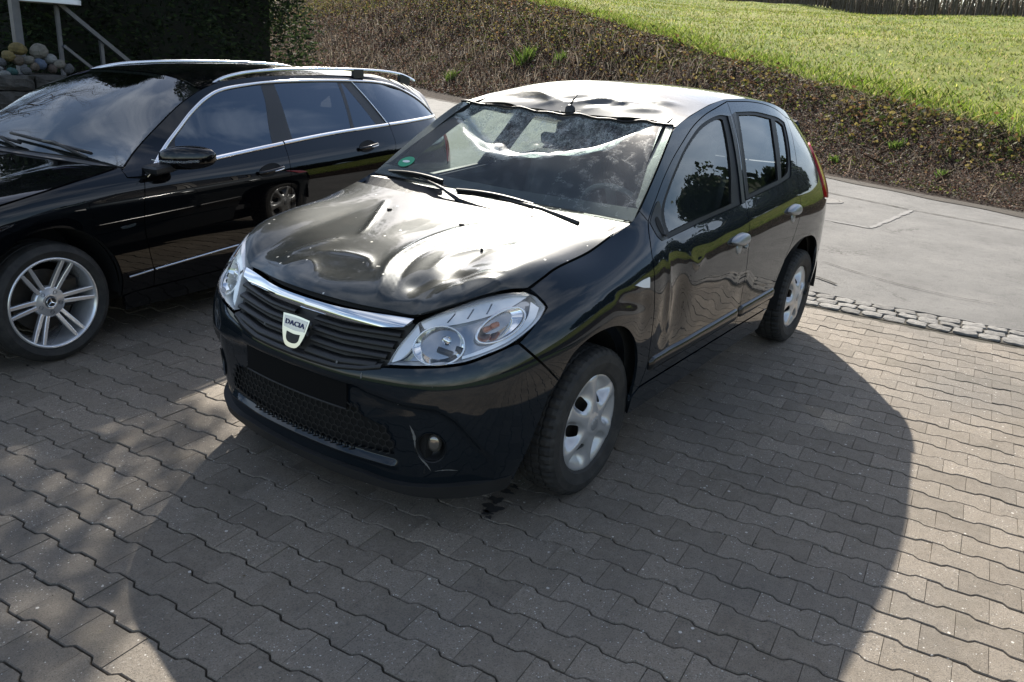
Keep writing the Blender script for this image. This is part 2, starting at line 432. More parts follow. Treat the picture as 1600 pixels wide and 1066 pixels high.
# ------------------------------------------------------------------ ground materials
def paver_mat(name, per_object):
    m, nt, b = mat(name); geo = N(nt, "ShaderNodeNewGeometry"); pos = geo.outputs['Position']
    if per_object: rnd = N(nt, "ShaderNodeObjectInfo").outputs['Random']
    else: rnd = N(nt, "ShaderNodeAttribute", attribute_name="rnd").outputs['Fac']
    big = N(nt, "ShaderNodeTexNoise", Scale=.9, Detail=5.0); L(nt, pos, big.inputs['Vector'])
    mid = N(nt, "ShaderNodeTexNoise", Scale=14.0, Detail=8.0, Roughness=.7); L(nt, pos, mid.inputs['Vector'])
    fin = N(nt, "ShaderNodeTexNoise", Scale=170.0, Detail=5.0, Roughness=.8); L(nt, pos, fin.inputs['Vector'])
    c = mixc(nt, rnd, (.152, .126, .096), (.240, .202, .158))
    c = mixc(nt, ramp(nt, mid.outputs[0], .35, .72).outputs[0], c, (.278, .241, .197)); c.node.blend_type = 'MIX'
    k = N(nt, "ShaderNodeMath", operation='MULTIPLY'); k.inputs[1].default_value = .55; L(nt, ramp(nt, mid.outputs[0], .35, .72).outputs[0], k.inputs[0]); L(nt, k.outputs[0], c.node.inputs[0])
    d = N(nt, "ShaderNodeMath", operation='MULTIPLY'); d.inputs[1].default_value = .65; L(nt, ramp(nt, big.outputs[0], .48, .72).outputs[0], d.inputs[0])
    c = mixc(nt, d.outputs[0], c, (.105, .100, .092))
    f = N(nt, "ShaderNodeMath", operation='MULTIPLY'); f.inputs[1].default_value = .8; L(nt, ramp(nt, fin.outputs[0], .50, .62).outputs[0], f.inputs[0])
    c = mixc(nt, f.outputs[0], c, (.072, .064, .054))
    # pale grit in the worn face, different on each stone
    vo = N(nt, "ShaderNodeTexVoronoi", Scale=150.0); L(nt, pos, vo.inputs['Vector']); sp = N(nt, "ShaderNodeSeparateColor"); L(nt, vo.outputs['Color'], sp.inputs[0])
    th = N(nt, "ShaderNodeMath", operation='MULTIPLY_ADD'); th.inputs[1].default_value = -.12; th.inputs[2].default_value = .985; L(nt, rnd, th.inputs[0])
    g1 = N(nt, "ShaderNodeMath", operation='GREATER_THAN'); L(nt, sp.outputs[0], g1.inputs[0]); L(nt, th.outputs[0], g1.inputs[1])
    rad = N(nt, "ShaderNodeMath", operation='MULTIPLY'); rad.inputs[1].default_value = .42; L(nt, sp.outputs[1], rad.inputs[0])
    g2 = N(nt, "ShaderNodeMath", operation='LESS_THAN'); L(nt, vo.outputs['Distance'], g2.inputs[0]); L(nt, rad.outputs[0], g2.inputs[1])
    g = N(nt, "ShaderNodeMath", operation='MULTIPLY'); L(nt, g1.outputs[0], g.inputs[0]); L(nt, g2.outputs[0], g.inputs[1])
    c = mixc(nt, g.outputs[0], c, (.50, .48, .44))
    v3 = N(nt, "ShaderNodeTexVoronoi", Scale=46.0); L(nt, pos, v3.inputs['Vector']); s3 = N(nt, "ShaderNodeSeparateColor"); L(nt, v3.outputs['Color'], s3.inputs[0]); a3 = N(nt, "ShaderNodeMath", operation='GREATER_THAN'); a3.inputs[1].default_value = .955; L(nt, s3.outputs[0], a3.inputs[0])
    r3 = N(nt, "ShaderNodeMath", operation='MULTIPLY'); r3.inputs[1].default_value = .28; L(nt, s3.outputs[1], r3.inputs[0]); b3 = N(nt, "ShaderNodeMath", operation='LESS_THAN'); L(nt, v3.outputs['Distance'], b3.inputs[0]); L(nt, r3.outputs[0], b3.inputs[1]); g3 = N(nt, "ShaderNodeMath", operation='MULTIPLY'); L(nt, a3.outputs[0], g3.inputs[0]); L(nt, b3.outputs[0], g3.inputs[1])
    c = mixc(nt, g3.outputs[0], c, (.52, .49, .44))
    ch = N(nt, "ShaderNodeTexNoise", Scale=95.0, Detail=3.0, Roughness=.6); L(nt, pos, ch.inputs['Vector']); cm = N(nt, "ShaderNodeMath", operation='MULTIPLY'); L(nt, ramp(nt, ch.outputs[0], .635, .67).outputs[0], cm.inputs[0]); cw = N(nt, "ShaderNodeMath", operation='MULTIPLY_ADD'); cw.inputs[1].default_value = .55; cw.inputs[2].default_value = .15; L(nt, rnd, cw.inputs[0]); L(nt, cw.outputs[0], cm.inputs[1]); c = mixc(nt, cm.outputs[0], c, (.36, .335, .30))
    bl = N(nt, "ShaderNodeTexNoise", Scale=38.0, Detail=5.0, Roughness=.75); L(nt, pos, bl.inputs['Vector']); bm_ = N(nt, "ShaderNodeMath", operation='MULTIPLY'); bm_.inputs[1].default_value = .5; L(nt, ramp(nt, bl.outputs[0], .52, .66).outputs[0], bm_.inputs[0]); c = mixc(nt, bm_.outputs[0], c, (.095, .085, .072))
    # moss and dirt drifts
    ms = N(nt, "ShaderNodeTexNoise", Scale=3.1, Detail=8.0, Roughness=.75); L(nt, pos, ms.inputs['Vector']); m3 = N(nt, "ShaderNodeMath", operation='MULTIPLY'); m3.inputs[1].default_value = .45; L(nt, ramp(nt, ms.outputs[0], .54, .70).outputs[0], m3.inputs[0]); c = mixc(nt, m3.outputs[0], c, (.100, .088, .062))
    L(nt, c, b.inputs['Base Color']); b.inputs['Roughness'].default_value = .82; b.inputs['Specular IOR Level'].default_value = .35
    hm = N(nt, "ShaderNodeMath", operation='MULTIPLY_ADD'); hm.inputs[1].default_value = .35; L(nt, mid.outputs[0], hm.inputs[0]); L(nt, fin.outputs[0], hm.inputs[2])
    bp = N(nt, "ShaderNodeBump", Strength=.55, Distance=.006); L(nt, hm.outputs[0], bp.inputs['Height']); L(nt, bp.outputs[0], b.inputs['Normal'])
    return m
PAVER_I = paver_mat("concrete_paver", True); PAVER_J = paver_mat("concrete_paver_far", False)
def rough_mat(name, cols, scale, bump=.4, bscale=120.0, rough=.9, per_object=0.0):
    m, nt, b = mat(name); geo = N(nt, "ShaderNodeNewGeometry"); pos = geo.outputs['Position']
    n1 = N(nt, "ShaderNodeTexNoise", Scale=scale, Detail=8.0, Roughness=.65); L(nt, pos, n1.inputs['Vector'])
    r = N(nt, "ShaderNodeValToRGB"); L(nt, n1.outputs[0], r.inputs[0]); e = r.color_ramp.elements
    while len(e) < len(cols): e.new(.5)
    for i, c in enumerate(cols): e[i].position = .30 + .42 * i / max(1, len(cols) - 1); e[i].color = (*c, 1)
    out = r.outputs[0]
    n2 = N(nt, "ShaderNodeTexNoise", Scale=bscale, Detail=5.0, Roughness=.7); L(nt, pos, n2.inputs['Vector'])
    k = N(nt, "ShaderNodeMath", operation='MULTIPLY'); k.inputs[1].default_value = .5; L(nt, ramp(nt, n2.outputs[0], .5, .72).outputs[0], k.inputs[0])
    out = mixc(nt, k.outputs[0], out, tuple(x * .45 for x in cols[0]))
    if per_object:
        oi = N(nt, "ShaderNodeObjectInfo"); hv = N(nt, "ShaderNodeHueSaturation"); mr = N(nt, "ShaderNodeMapRange"); L(nt, oi.outputs['Random'], mr.inputs[0]); mr.inputs[3].default_value = 1 - per_object; mr.inputs[4].default_value = 1 + per_object
        L(nt, mr.outputs[0], hv.inputs['Value']); L(nt, out, hv.inputs['Color']); out = hv.outputs[0]
    L(nt, out, b.inputs['Base Color']); b.inputs['Roughness'].default_value = rough; b.inputs['Specular IOR Level'].default_value = .3
    bp = N(nt, "ShaderNodeBump", Strength=bump, Distance=.01); L(nt, n2.outputs[0], bp.inputs['Height']); L(nt, bp.outputs[0], b.inputs['Normal'])
    return m
SAND = rough_mat("joint_sand", [(.035, .031, .024), (.060, .052, .040), (.045, .048, .028)], 30, .6, 220)
ASPHALT = rough_mat("bleached_asphalt", [(.135, .130, .122), (.180, .174, .163), (.220, .211, .196)], 1.1, .7, 240)
def asphalt_wear():
    nt = ASPHALT.node_tree; b = nt.nodes['Principled BSDF']; src = b.inputs['Base Color'].links[0].from_socket; pos = N(nt, "ShaderNodeNewGeometry").outputs['Position']
    n1 = N(nt, "ShaderNodeTexNoise", Scale=7.0, Detail=9.0, Roughness=.75); L(nt, pos, n1.inputs['Vector']); n2 = N(nt, "ShaderNodeTexNoise", Scale=55.0, Detail=4.0, Roughness=.8); L(nt, pos, n2.inputs['Vector'])
    k1 = N(nt, "ShaderNodeMath", operation='MULTIPLY'); k1.inputs[1].default_value = .55; L(nt, ramp(nt, n1.outputs[0], .50, .72).outputs[0], k1.inputs[0]); c = mixc(nt, k1.outputs[0], src, (.085, .082, .077))
    k2 = N(nt, "ShaderNodeMath", operation='MULTIPLY'); k2.inputs[1].default_value = .7; L(nt, ramp(nt, n2.outputs[0], .56, .66).outputs[0], k2.inputs[0]); c = mixc(nt, k2.outputs[0], c, (.070, .067, .062))
    ds = mixc(nt, .30, pos, n1.outputs['Color']); vo = N(nt, "ShaderNodeTexVoronoi", feature='DISTANCE_TO_EDGE', Scale=.62); L(nt, ds, vo.inputs['Vector'])
    n3 = N(nt, "ShaderNodeTexNoise", Scale=.8); L(nt, pos, n3.inputs['Vector']); cr = ramp(nt, vo.outputs['Distance'], .0, .006, (1, 1, 1, 1), (0, 0, 0, 1)); mk_ = N(nt, "ShaderNodeMath", operation='MULTIPLY'); L(nt, cr.outputs[0], mk_.inputs[0]); L(nt, ramp(nt, n3.outputs[0], .52, .66).outputs[0], mk_.inputs[1])
    c = mixc(nt, mk_.outputs[0], c, (.035, .031, .027)); L(nt, c, b.inputs['Base Color'])
asphalt_wear()
SEAM = rough_mat("repair_seam", [(.19, .185, .175), (.24, .23, .22)], 8, .3, 200)
CRACK = rough_mat("crack_dirt", [(.022, .019, .015), (.04, .034, .026)], 20, .6, 150)
GRANITE = rough_mat("granite_sett", [(.13, .124, .114), (.20, .19, .175), (.27, .26, .24)], 26, .6, 160, .85, .22)
WALLSTONE = rough_mat("wall_stone", [(.035, .033, .030), (.062, .058, .052), (.095, .088, .078)], 9, .9, 60, .9, .3)
EARTH = rough_mat("terrace_earth", [(.03, .024, .018), (.06, .048, .034)], 6, .8, 60)
IRON = rough_mat("iron_cover", [(.16, .15, .14), (.24, .23, .21)], 20, .5, 200)
def vcol_mat(name, rough=.8, sub=0.0, spec=.25):
    """colour carried by the pieces themselves"""
    m, nt, b = mat(name); a = N(nt, "ShaderNodeAttribute", attribute_name="col"); L(nt, a.outputs['Color'], b.inputs['Base Color']); b.inputs['Roughness'].default_value = rough; b.inputs['Specular IOR Level'].default_value = spec
    if sub:
        o = nt.nodes['Material Output']; tr = nt.nodes.new("ShaderNodeBsdfTranslucent"); L(nt, a.outputs['Color'], tr.inputs[0]); mx = nt.nodes.new("ShaderNodeMixShader"); mx.inputs[0].default_value = sub
        L(nt, b.outputs[0], mx.inputs[1]); L(nt, tr.outputs[0], mx.inputs[2]); L(nt, mx.outputs[0], o.inputs[0])
    return m
LEAFMAT = vcol_mat("leaf_pieces", .7, .45); STRAWMAT = vcol_mat("straw_pieces", .7, .3)
def pieces(name, V, F, C, mat_, parent=None):
    """many small faces in one mesh: V (n,k,3) corners per piece, C (n,3) colour per piece"""
    n, k = V.shape[:2]; me = bpy.data.meshes.new(name); me.vertices.add(n * k); me.vertices.foreach_set("co", V.reshape(-1).astype(np.float32))
    idx = np.arange(n * k, dtype=np.int32); me.loops.add(n * k); me.loops.foreach_set("vertex_index", idx); me.polygons.add(n)
    me.polygons.foreach_set("loop_start", np.arange(0, n * k, k, dtype=np.int32)); me.polygons.foreach_set("loop_total", np.full(n, k, np.int32))
    at = me.attributes.new("col", 'FLOAT_COLOR', 'POINT'); at.data.foreach_set("color", np.concatenate([np.repeat(C, k, 0), np.ones((n * k, 1))], 1).astype(np.float32).ravel())
    me.materials.append(mat_); me.update(calc_edges=True); return link(bpy.data.objects.new(name, me), parent)
def leaves(P, size, C, name, parent=None, mat_=None, flat=.5, aspect=.6):
    """leaf-shaped quads at points P, random tilt"""
    n = len(P); th = rng.uniform(0, 2 * np.pi, n); el = np.arccos(np.clip(rng.uniform(flat, 1, n), -1, 1)); ph = rng.uniform(0, 2 * np.pi, n)
    nrm = np.stack([np.sin(el) * np.cos(ph), np.sin(el) * np.sin(ph), np.cos(el)], 1); a = np.stack([np.cos(th), np.sin(th), np.zeros(n)], 1); a -= nrm * (a * nrm).sum(1)[:, None]; a /= np.linalg.norm(a, axis=1)[:, None] + 1e-9; b = np.cross(nrm, a)
    s = (size * rng.uniform(.55, 1.25, n))[:, None]; V = np.stack([P - a * s, P + b * s * aspect - nrm * s * .12, P + a * s, P - b * s * aspect - nrm * s * .12], 1)
    return pieces(name, V, None, C, mat_ or LEAFMAT, parent)
def blades(P, h, w, lean, C, name, parent=None, mat_=None):
    n = len(P); th = rng.uniform(0, 2 * np.pi, n); d = np.stack([np.cos(th), np.sin(th), np.zeros(n)], 1); l = rng.normal(0, lean, (n, 2)); H = (h * rng.uniform(.5, 1.3, n))[:, None]
    tip = P + np.concatenate([l * H, H], 1); mid = P + np.concatenate([l * H * .35, H * .55], 1); W_ = (w * rng.uniform(.7, 1.3, n))[:, None] * .5
    V = np.stack([P - d * W_, P + d * W_, mid + d * W_ * .8, tip, mid - d * W_ * .8], 1); return pieces(name, V, None, C, mat_ or STRAWMAT, parent)
def palette(n, cols, jitter=.25):
    k = rng.integers(0, len(cols), n); c = np.array(cols)[k]; return np.clip(c * (1 + rng.normal(0, jitter, (n, 1))), .005, 1)

# ------------------------------------------------------------------ terrain: bank and sloping meadow beyond the road
FP = np.array([-10.56, 1.6]); FU = np.array([-.433, -.901]); FN = np.array([-.901, .433])
def hnoise(x, y, s, seed=0):
    v = 0
    for k, (a, b, c) in enumerate(((1.0, .31, .5), (-.47, 1.13, 1.7), (.83, -.91, 2.9), (1.7, 1.3, .2), (-2.1, 1.1, 4.1))):
        v = v + np.sin((a * x + b * y) * s + c + seed) / (1 + k * .5)
    return v / 3
def td(x, y): q0 = x - FP[0]; q1 = y - FP[1]; return q0 * FU[0] + q1 * FU[1], q0 * FN[0] + q1 * FN[1]
def wbank(t): return np.clip(2.7 + .13 * t, 2.1, 7.0)
def terr(x, y):
    t, d = td(x, y); w = wbank(t); hb = np.clip(.55 + .124 * t, .50, 4.6); sl = np.clip((4.9 - hb) / (30.0 - w), .045, .2)
    pl = hb + sl * (d - w); pl = np.where(t < 0, np.maximum(pl, .6 + .15 * np.maximum(d, 0) * np.clip(-t / 10, 0, 1)), pl)
    over = np.maximum(d - 31.5, 0); pl = pl - over * .16 - over ** 1.5 * .01
    w = wbank(t); k = np.clip(d / w, 0, 1); k = k * k * (3 - 2 * k) * .55 + k * .45
    z = np.where(d < w, k * pl, pl) + np.where(d > .1, .05 * hnoise(x, y, 2.1) * np.clip(d, 0, 1) + .12 * hnoise(x, y, .55, 3) * np.clip(d / 3, 0, 1), 0)
    return np.where(d < 0, -.03 + 0 * z, z)
def meadow_edge(x, y):
    """0 on bare bank, 1 on grass, ragged"""
    t, d = td(x, y); w = wbank(t); return np.clip((d - w * 1.0 - .45 * hnoise(x, y, 1.3, 1) - .25 * hnoise(x, y, 4.1, 5)) / .9 + .5, 0, 1)
def terrain_material():
    m, nt, b = mat("meadow_and_bank"); a = N(nt, "ShaderNodeAttribute", attribute_name="grass"); geo = N(nt, "ShaderNodeNewGeometry"); pos = geo.outputs['Position']
    n1 = N(nt, "ShaderNodeTexNoise", Scale=2.2, Detail=9.0, Roughness=.7); L(nt, pos, n1.inputs['Vector']); n2 = N(nt, "ShaderNodeTexNoise", Scale=.35, Detail=5.0); L(nt, pos, n2.inputs['Vector']); n3 = N(nt, "ShaderNodeTexNoise", Scale=26.0, Detail=5.0, Roughness=.75); L(nt, pos, n3.inputs['Vector'])
    g = mixc(nt, ramp(nt, n1.outputs[0], .35, .68).outputs[0], (.085, .130, .016), (.22, .25, .045)); g = mixc(nt, ramp(nt, n2.outputs[0], .40, .70).outputs[0], g, (.25, .25, .065))
    s = mixc(nt, ramp(nt, n3.outputs[0], .35, .7).outputs[0], (.022, .015, .011), (.064, .043, .031)); s = mixc(nt, ramp(nt, n1.outputs[0], .5, .75).outputs[0], s, (.085, .060, .042))
    L(nt, mixc(nt, a.outputs['Fac'], s, g), b.inputs['Base Color']); b.inputs['Roughness'].default_value = .95; b.inputs['Specular IOR Level'].default_value = .15
    bp = N(nt, "ShaderNodeBump", Strength=.9, Distance=.05); L(nt, n3.outputs[0], bp.inputs['Height']); L(nt, bp.outputs[0], b.inputs['Normal']); return m
def build_terrain():
    tt = np.concatenate([np.arange(-45, -6, 1.2), np.arange(-6, 72, .3), np.arange(72, 130, 1.5)]); dd = np.concatenate([[-.6, -.15, 0.0], np.arange(.1, 7.5, .14), np.arange(7.5, 34, .7), np.arange(34, 120, 4)])
    T_, D_ = np.meshgrid(tt, dd, indexing='ij'); X = FP[0] + T_ * FU[0] + D_ * FN[0]; Y = FP[1] + T_ * FU[1] + D_ * FN[1]; Z = terr(X, Y); m = MB(); m.grid(np.stack([X, Y, Z], -1))
    o = m.build("meadow_bank", terrain_material(), None, True); fix_normals(o); at = o.data.attributes.new("grass", 'FLOAT', 'POINT'); at.data.foreach_set("value", meadow_edge(X, Y).ravel().astype(np.float32)); tag(o, kind="structure")
    if o.data.polygons[0].normal.z < 0: o.data.flip_normals()
    m = MB(); m.add([(-400, -400, -.12), (400, -400, -.12), (400, 400, -.12), (-400, 400, -.12)], [(0, 1, 2, 3)])
    tag(m.build("ground", rough_mat("far_grass", [(.05, .085, .02), (.09, .12, .03)], 1.5, .6, 30)), kind="structure")
def at_td(t, d): x = FP[0] + t * FU[0] + d * FN[0]; y = FP[1] + t * FU[1] + d * FN[1]; return np.stack([x, y, terr(x, y)], -1)
def build_bank_cover():
    # litter of dead leaves
    n = 170000; t = -4 + 76 * rng.beta(.85, 1.9, n); w = wbank(t); d = rng.uniform(.10, 1.04, n) * w; P = at_td(t, d); P[:, 2] += .012 + rng.uniform(0, .05, n)
    tag(leaves(P, .017 + .0011 * np.clip(t, 0, 40), palette(n, [(.058,.032,.024),(.095,.055,.038),(.150,.098,.068),(.028,.019,.015),(.26,.195,.145),(.082,.040,.027),(.030,.020,.016),(.045,.055,.02)], .3), "leaf_litter", flat=.35), "brown dead leaves lying over the bank beyond the road", "leaf litter", kind="stuff")
    # standing dry stems, thicker to the left
    n = 5200; t = 9.5 + 62 * rng.beta(1.1, 1.4, n); w = wbank(t); d = rng.uniform(.15, .85, n) * w; P = at_td(t, d)
    tag(blades(P, .42, .013, .42, palette(n, [(.26,.215,.16),(.36,.31,.24),(.19,.15,.11),(.12,.09,.07)], .25), "dry_stems"), "pale dry stems standing on the bank behind the cars", "dry stems", kind="stuff")
    n = 5200; t = rng.uniform(-3, 45, n); w = wbank(t); d = rng.uniform(.2, 1.1, n) * w; P = at_td(t, d); 
    tag(blades(P, .22, .007, .9, palette(n, [(.20,.16,.11),(.12,.09,.065),(.27,.22,.16)], .25), "fallen_stems"), "bent straw and fallen stems over the brown bank", "straw", kind="stuff")
    # bramble runs along the crest of the bank
    n = 15000; c = rng.uniform(2, 60, 260); t = c[rng.integers(0, 260, n)] + rng.normal(0, .30, n); w = wbank(t); d = w * (.80 + rng.normal(0, .14, n)); P = at_td(t, d); P[:, 2] += np.abs(rng.normal(0, .07, n)) * (1 + .03 * t)
    tag(leaves(P, .050, palette(n, [(.055,.075,.018),(.10,.105,.025),(.15,.12,.03),(.035,.050,.014),(.13,.075,.035),(.20,.16,.055)], .3), "bramble_leaves", flat=-.2), "green and russet bramble leaves along the top of the bank", "brambles", kind="stuff")
    # low weeds and moss in clumps
    K = 70; ct = rng.uniform(-3, 30, K); cd = rng.uniform(.15, .95, K); cr = rng.uniform(.08, .38, K); n = 7000; k = rng.integers(0, K, n); t = ct[k] + rng.normal(0, 1, n) * cr[k]; d = cd[k] * wbank(ct[k]) + rng.normal(0, .6, n) * cr[k]; k2 = d > .1; P = at_td(t[k2], d[k2]); n = len(P); P[:, 2] += .02 + np.abs(rng.normal(0, .025, n))
    tag(leaves(P, .024, palette(n, [(.075,.105,.022),(.11,.14,.03),(.055,.07,.018),(.16,.16,.05)], .3), "bank_weeds", flat=.1), "low green weeds and moss in patches on the brown bank", "weeds", kind="stuff")
    n = 900; t = rng.uniform(-3, 40, n); d = rng.uniform(.1, 1.0, n) * wbank(t); P = at_td(t, d); P[:, 2] += .05; th = rng.uniform(0, 6.28, n); Lg = rng.uniform(.12, .5, n); D = np.stack([np.cos(th) * Lg, np.sin(th) * Lg, rng.normal(.08, .10, n)], 1); W2 = np.stack([-np.sin(th), np.cos(th), np.zeros(n)], 1) * .008; V = np.stack([P - W2, P + W2, P + D + W2 * .5, P + D - W2 * .5], 1)
    tag(pieces("twigs", V, None, palette(n, [(.12,.09,.07),(.22,.18,.14),(.06,.045,.035)], .3), STRAWMAT), "thin twigs lying across the bank's leaf litter", "twigs", kind="stuff")
    # meadow grass
    n = 62000; t = rng.uniform(-9, 32, n); w = wbank(t); d = w + 30 * rng.beta(1.0, 1.9, n); P = at_td(t, d); k = rng.uniform(0, 1, n) < meadow_edge(P[:, 0], P[:, 1]) ; P = P[k]; n = len(P)
    cl = hnoise(P[:, 0], P[:, 1], 1.9) + hnoise(P[:, 0], P[:, 1], 5.3, 2); C = palette(n, [(.145,.200,.030),(.215,.260,.050),(.30,.305,.080),(.105,.145,.024),(.36,.32,.15)], .22); C *= (1 + .34 * np.clip(cl, -1, 1))[:, None]
    V = blades(P, .068, .030, .6, C, "meadow_grass", mat_=LEAFMAT); tag(V, "short green grass of the sloping meadow", "grass", kind="stuff")
    n = 9000; t = rng.uniform(-9, 26, n); w = wbank(t); d = w + np.abs(rng.normal(0, .9, n)); P = at_td(t, d); k = rng.uniform(0, 1, n) < meadow_edge(P[:, 0], P[:, 1]); P = P[k]; n = len(P)
    tag(blades(P, .17, .020, .7, palette(n, [(.14,.22,.025),(.21,.28,.04),(.30,.30,.10),(.10,.15,.02)], .25), "edge_grass", mat_=LEAFMAT), "longer grass hanging over the lip of the bank", "grass", kind="stuff")
    # countable green tufts on the brown bank
    lab = ["largest bright green grass tuft on the brown bank above the hatchback's roof", "small green tuft just right of the largest one on the bank", "low green tuft at the bank's foot right of the estate car's roof", "low green tuft near the road edge at the right of the bank", "green tuft halfway up the bank at right", "small tuft on the bank close behind the hatchback's tail light"]
    spots = [(18.82, 2.62, .42, 150), (17.02, 2.88, .26, 70), (21.9, 1.32, .32, 90), (2.16, 1.13, .12, 60), (3.56, 1.77, .14, 60), (4.10, .85, .11, 50)]
    for (t0, d0, h, nn), lb in zip(spots, lab):
        P = at_td(t0 + rng.normal(0, h * .35, nn), d0 + rng.normal(0, h * .3, nn)); c0 = P.mean(0); o = blades(P - c0, h, .020, .45, palette(nn, [(.12,.20,.03),(.17,.24,.05),(.09,.15,.03)], .2), "grass_tuft", mat_=LEAFMAT); o.location = c0; tag(o, lb, "grass tuft", "green tufts on the brown bank")

# ------------------------------------------------------------------ road, setts and paved yard
def near_x(y): return -4.03 - .10 * (np.asarray(y) - .54)
def build_road():
    ys = np.concatenate([np.arange(-46, -6, 2.0), np.arange(-6, 6, .05), np.arange(6, 15.5, .5)]); nx = near_x(ys); jag = .035 * hnoise(ys * 6, ys * 3.3, 1.0) + .018 * hnoise(ys * 23, ys, 1.0, 3); fx = FP[0] + .4806 * (ys - FP[1])
    nx = np.where(np.abs(ys) <= 6, nx + .012 + jag, nx); V = []; F = []; K = 14
    for i, y in enumerate(ys):
        for k in range(K):
            q = k / (K - 1); V.append((nx[i] + (fx[i] - .25 - nx[i]) * q, y, .006 * math.sin(q * math.pi)))
        V.append((nx[i] + .004, y, -.03))
    for i in range(len(ys) - 1):
        for k in range(K - 1): a = i * (K + 1) + k; F.append((a, a + 1, a + K + 2, a + K + 1))
        a = i * (K + 1); F.append((a, a + K + 1, a + 2 * K + 1, a + K))
    o = mesh_obj("road", V, F, ASPHALT, None); fix_normals(o); tag(o, kind="structure")
    if o.data.polygons[0].normal.z < 0: o.data.flip_normals()
    # verge: crumbled dirt strip between asphalt and bank
    G = np.array([[(FP[0] + .4806 * (y - FP[1]) + e + .05 * math.sin(y * 5) * (1 - k), y, z) for k, (e, z) in enumerate(((.10, .010), (-.35, .02), (-.8, .01)))] for y in np.arange(-30, 12, .2)]); m = MB(); m.grid(G); v = m.build("verge", EARTH, None); fix_normals(v); tag(v, kind="structure")
    if v.data.polygons[0].normal.z < 0: v.data.flip_normals()
    def line(name, pts, w, mat_, z=.013):
        P = resample(np.array(pts, float), .06); P = P + rng.normal(0, w * .12, P.shape); T_ = np.gradient(P, axis=0); T_ /= np.linalg.norm(T_, axis=1)[:, None]; Nn = np.stack([-T_[:, 1], T_[:, 0]], 1); ww = (w * .5 * (1 + .5 * rng.normal(0, .5, len(P))))[:, None]; ww = np.clip(np.abs(ww), w * .15, w)
        A = P + Nn * ww; B = P - Nn * ww; m = MB(); m.grid(np.stack([np.c_[A, np.full(len(A), z)], np.c_[B, np.full(len(B), z)]], 0)); q = m.build(name, mat_, o)
        if q.data.polygons[0].normal.z < 0: q.data.flip_normals()
    line("repair_seam", [(-7.64,-.6),(-7.51,.22)], .05, SEAM); line("repair_seam", [(-7.51,.22),(-9.57,.30)], .06, SEAM); line("repair_seam", [(-9.57,.30),(-10.6,-2.2)], .03, CRACK); line("repair_seam", [(-9.57,.30),(-8.9,3.0)], .025, CRACK)
    line("road_crack", [(-5.21,.30),(-5.0,.72),(-4.86,1.09),(-4.80,1.5),(-4.84,1.8)], .010, CRACK); line("road_crack", [(-4.55,.30),(-4.52,.48),(-4.44,.62),(-4.40,.66)], .03, CRACK)
    # manhole cover behind the car
    r = bpy.data.objects.new("manhole_cover", None); link(r); r.location = (-9.25, -.90, .008); m = MB(); m.lathe([(.36, -.02), (.36, .006), (.315, .006), (.312, -.004)], 40, 'Z'); m.build("manhole_ring", IRON, r); m = MB(); m.lathe([(.308, -.004), (.306, .006), (.001, .007)], 40, 'Z'); m.build("manhole_lid", IRON, r)
    tag(r, "round grey manhole cover in the road behind the hatchback", "manhole cover")
def build_setts():
    st = bpy.data.objects.new("sett_strip", None); link(st); tag(st, kind="structure")
    m = MB(); G = np.array([[(near_x(y) + .03, y, -.006), (near_x(y) + .43, y, -.006)] for y in np.arange(-6.5, 6.6, .5)]); m.grid(G); b = m.build("sett_bed", SAND, st)
    if b.data.polygons[0].normal.z < 0: b.data.flip_normals()
    meshes = []
    for k in range(7):
        m = MB(); hx, hy = .058 + rng.uniform(-.006, .006), .066 + rng.uniform(-.010, .016); n = 20; rings = []
        for z, sc in ((-.03, 1.0), (.005, 1.0), (.0095, .975), (.0108, .90), (.0112, .02)):
            ring = []
            for i in range(n):
                a = 2 * math.pi * i / n; c, s = math.cos(a), math.sin(a); p = 9.0; r = 1 / (abs(c) ** p + abs(s) ** p) ** (1 / p); j = 1 + (.035 * math.sin(3 * a + k) + .025 * math.sin(5 * a + 2 * k)); ring.append((hx * r * c * sc * j, hy * r * s * sc * j, z + .003 * math.sin(4 * a + k) * sc))
            rings.append(ring + ring[:1])
        m.grid(np.array(rings)); o = m.build("sett", GRANITE, st, True); fix_normals(o); auto_smooth(o, 45); meshes.append((o.data, hy)); bpy.data.objects.remove(o)
    for row in range(3):
        y = -4.6 + row * .05
        while y < 4.6:
            me, hy = meshes[rng.integers(0, 7)]; y += hy + .008; o = bpy.data.objects.new("sett", me); link(o, st); o.location = (float(near_x(y)) + .095 + row * .132 + rng.normal(0, .005), y, -.006 + rng.normal(0, .003)); o.rotation_euler = (rng.normal(0, .03), rng.normal(0, .03), R(5.7) + rng.normal(0, .06)); y += hy + .004
PV_L, PV_P, PV_A = .1940, .1400, .0088
PV_O = np.array([.9102, .0442]); PV_R = R(96.0); PV_U = np.array([math.cos(PV_R), math.sin(PV_R)]); PV_N = np.array([-math.sin(PV_R), math.cos(PV_R)])   # along the row, across the row (towards -x)
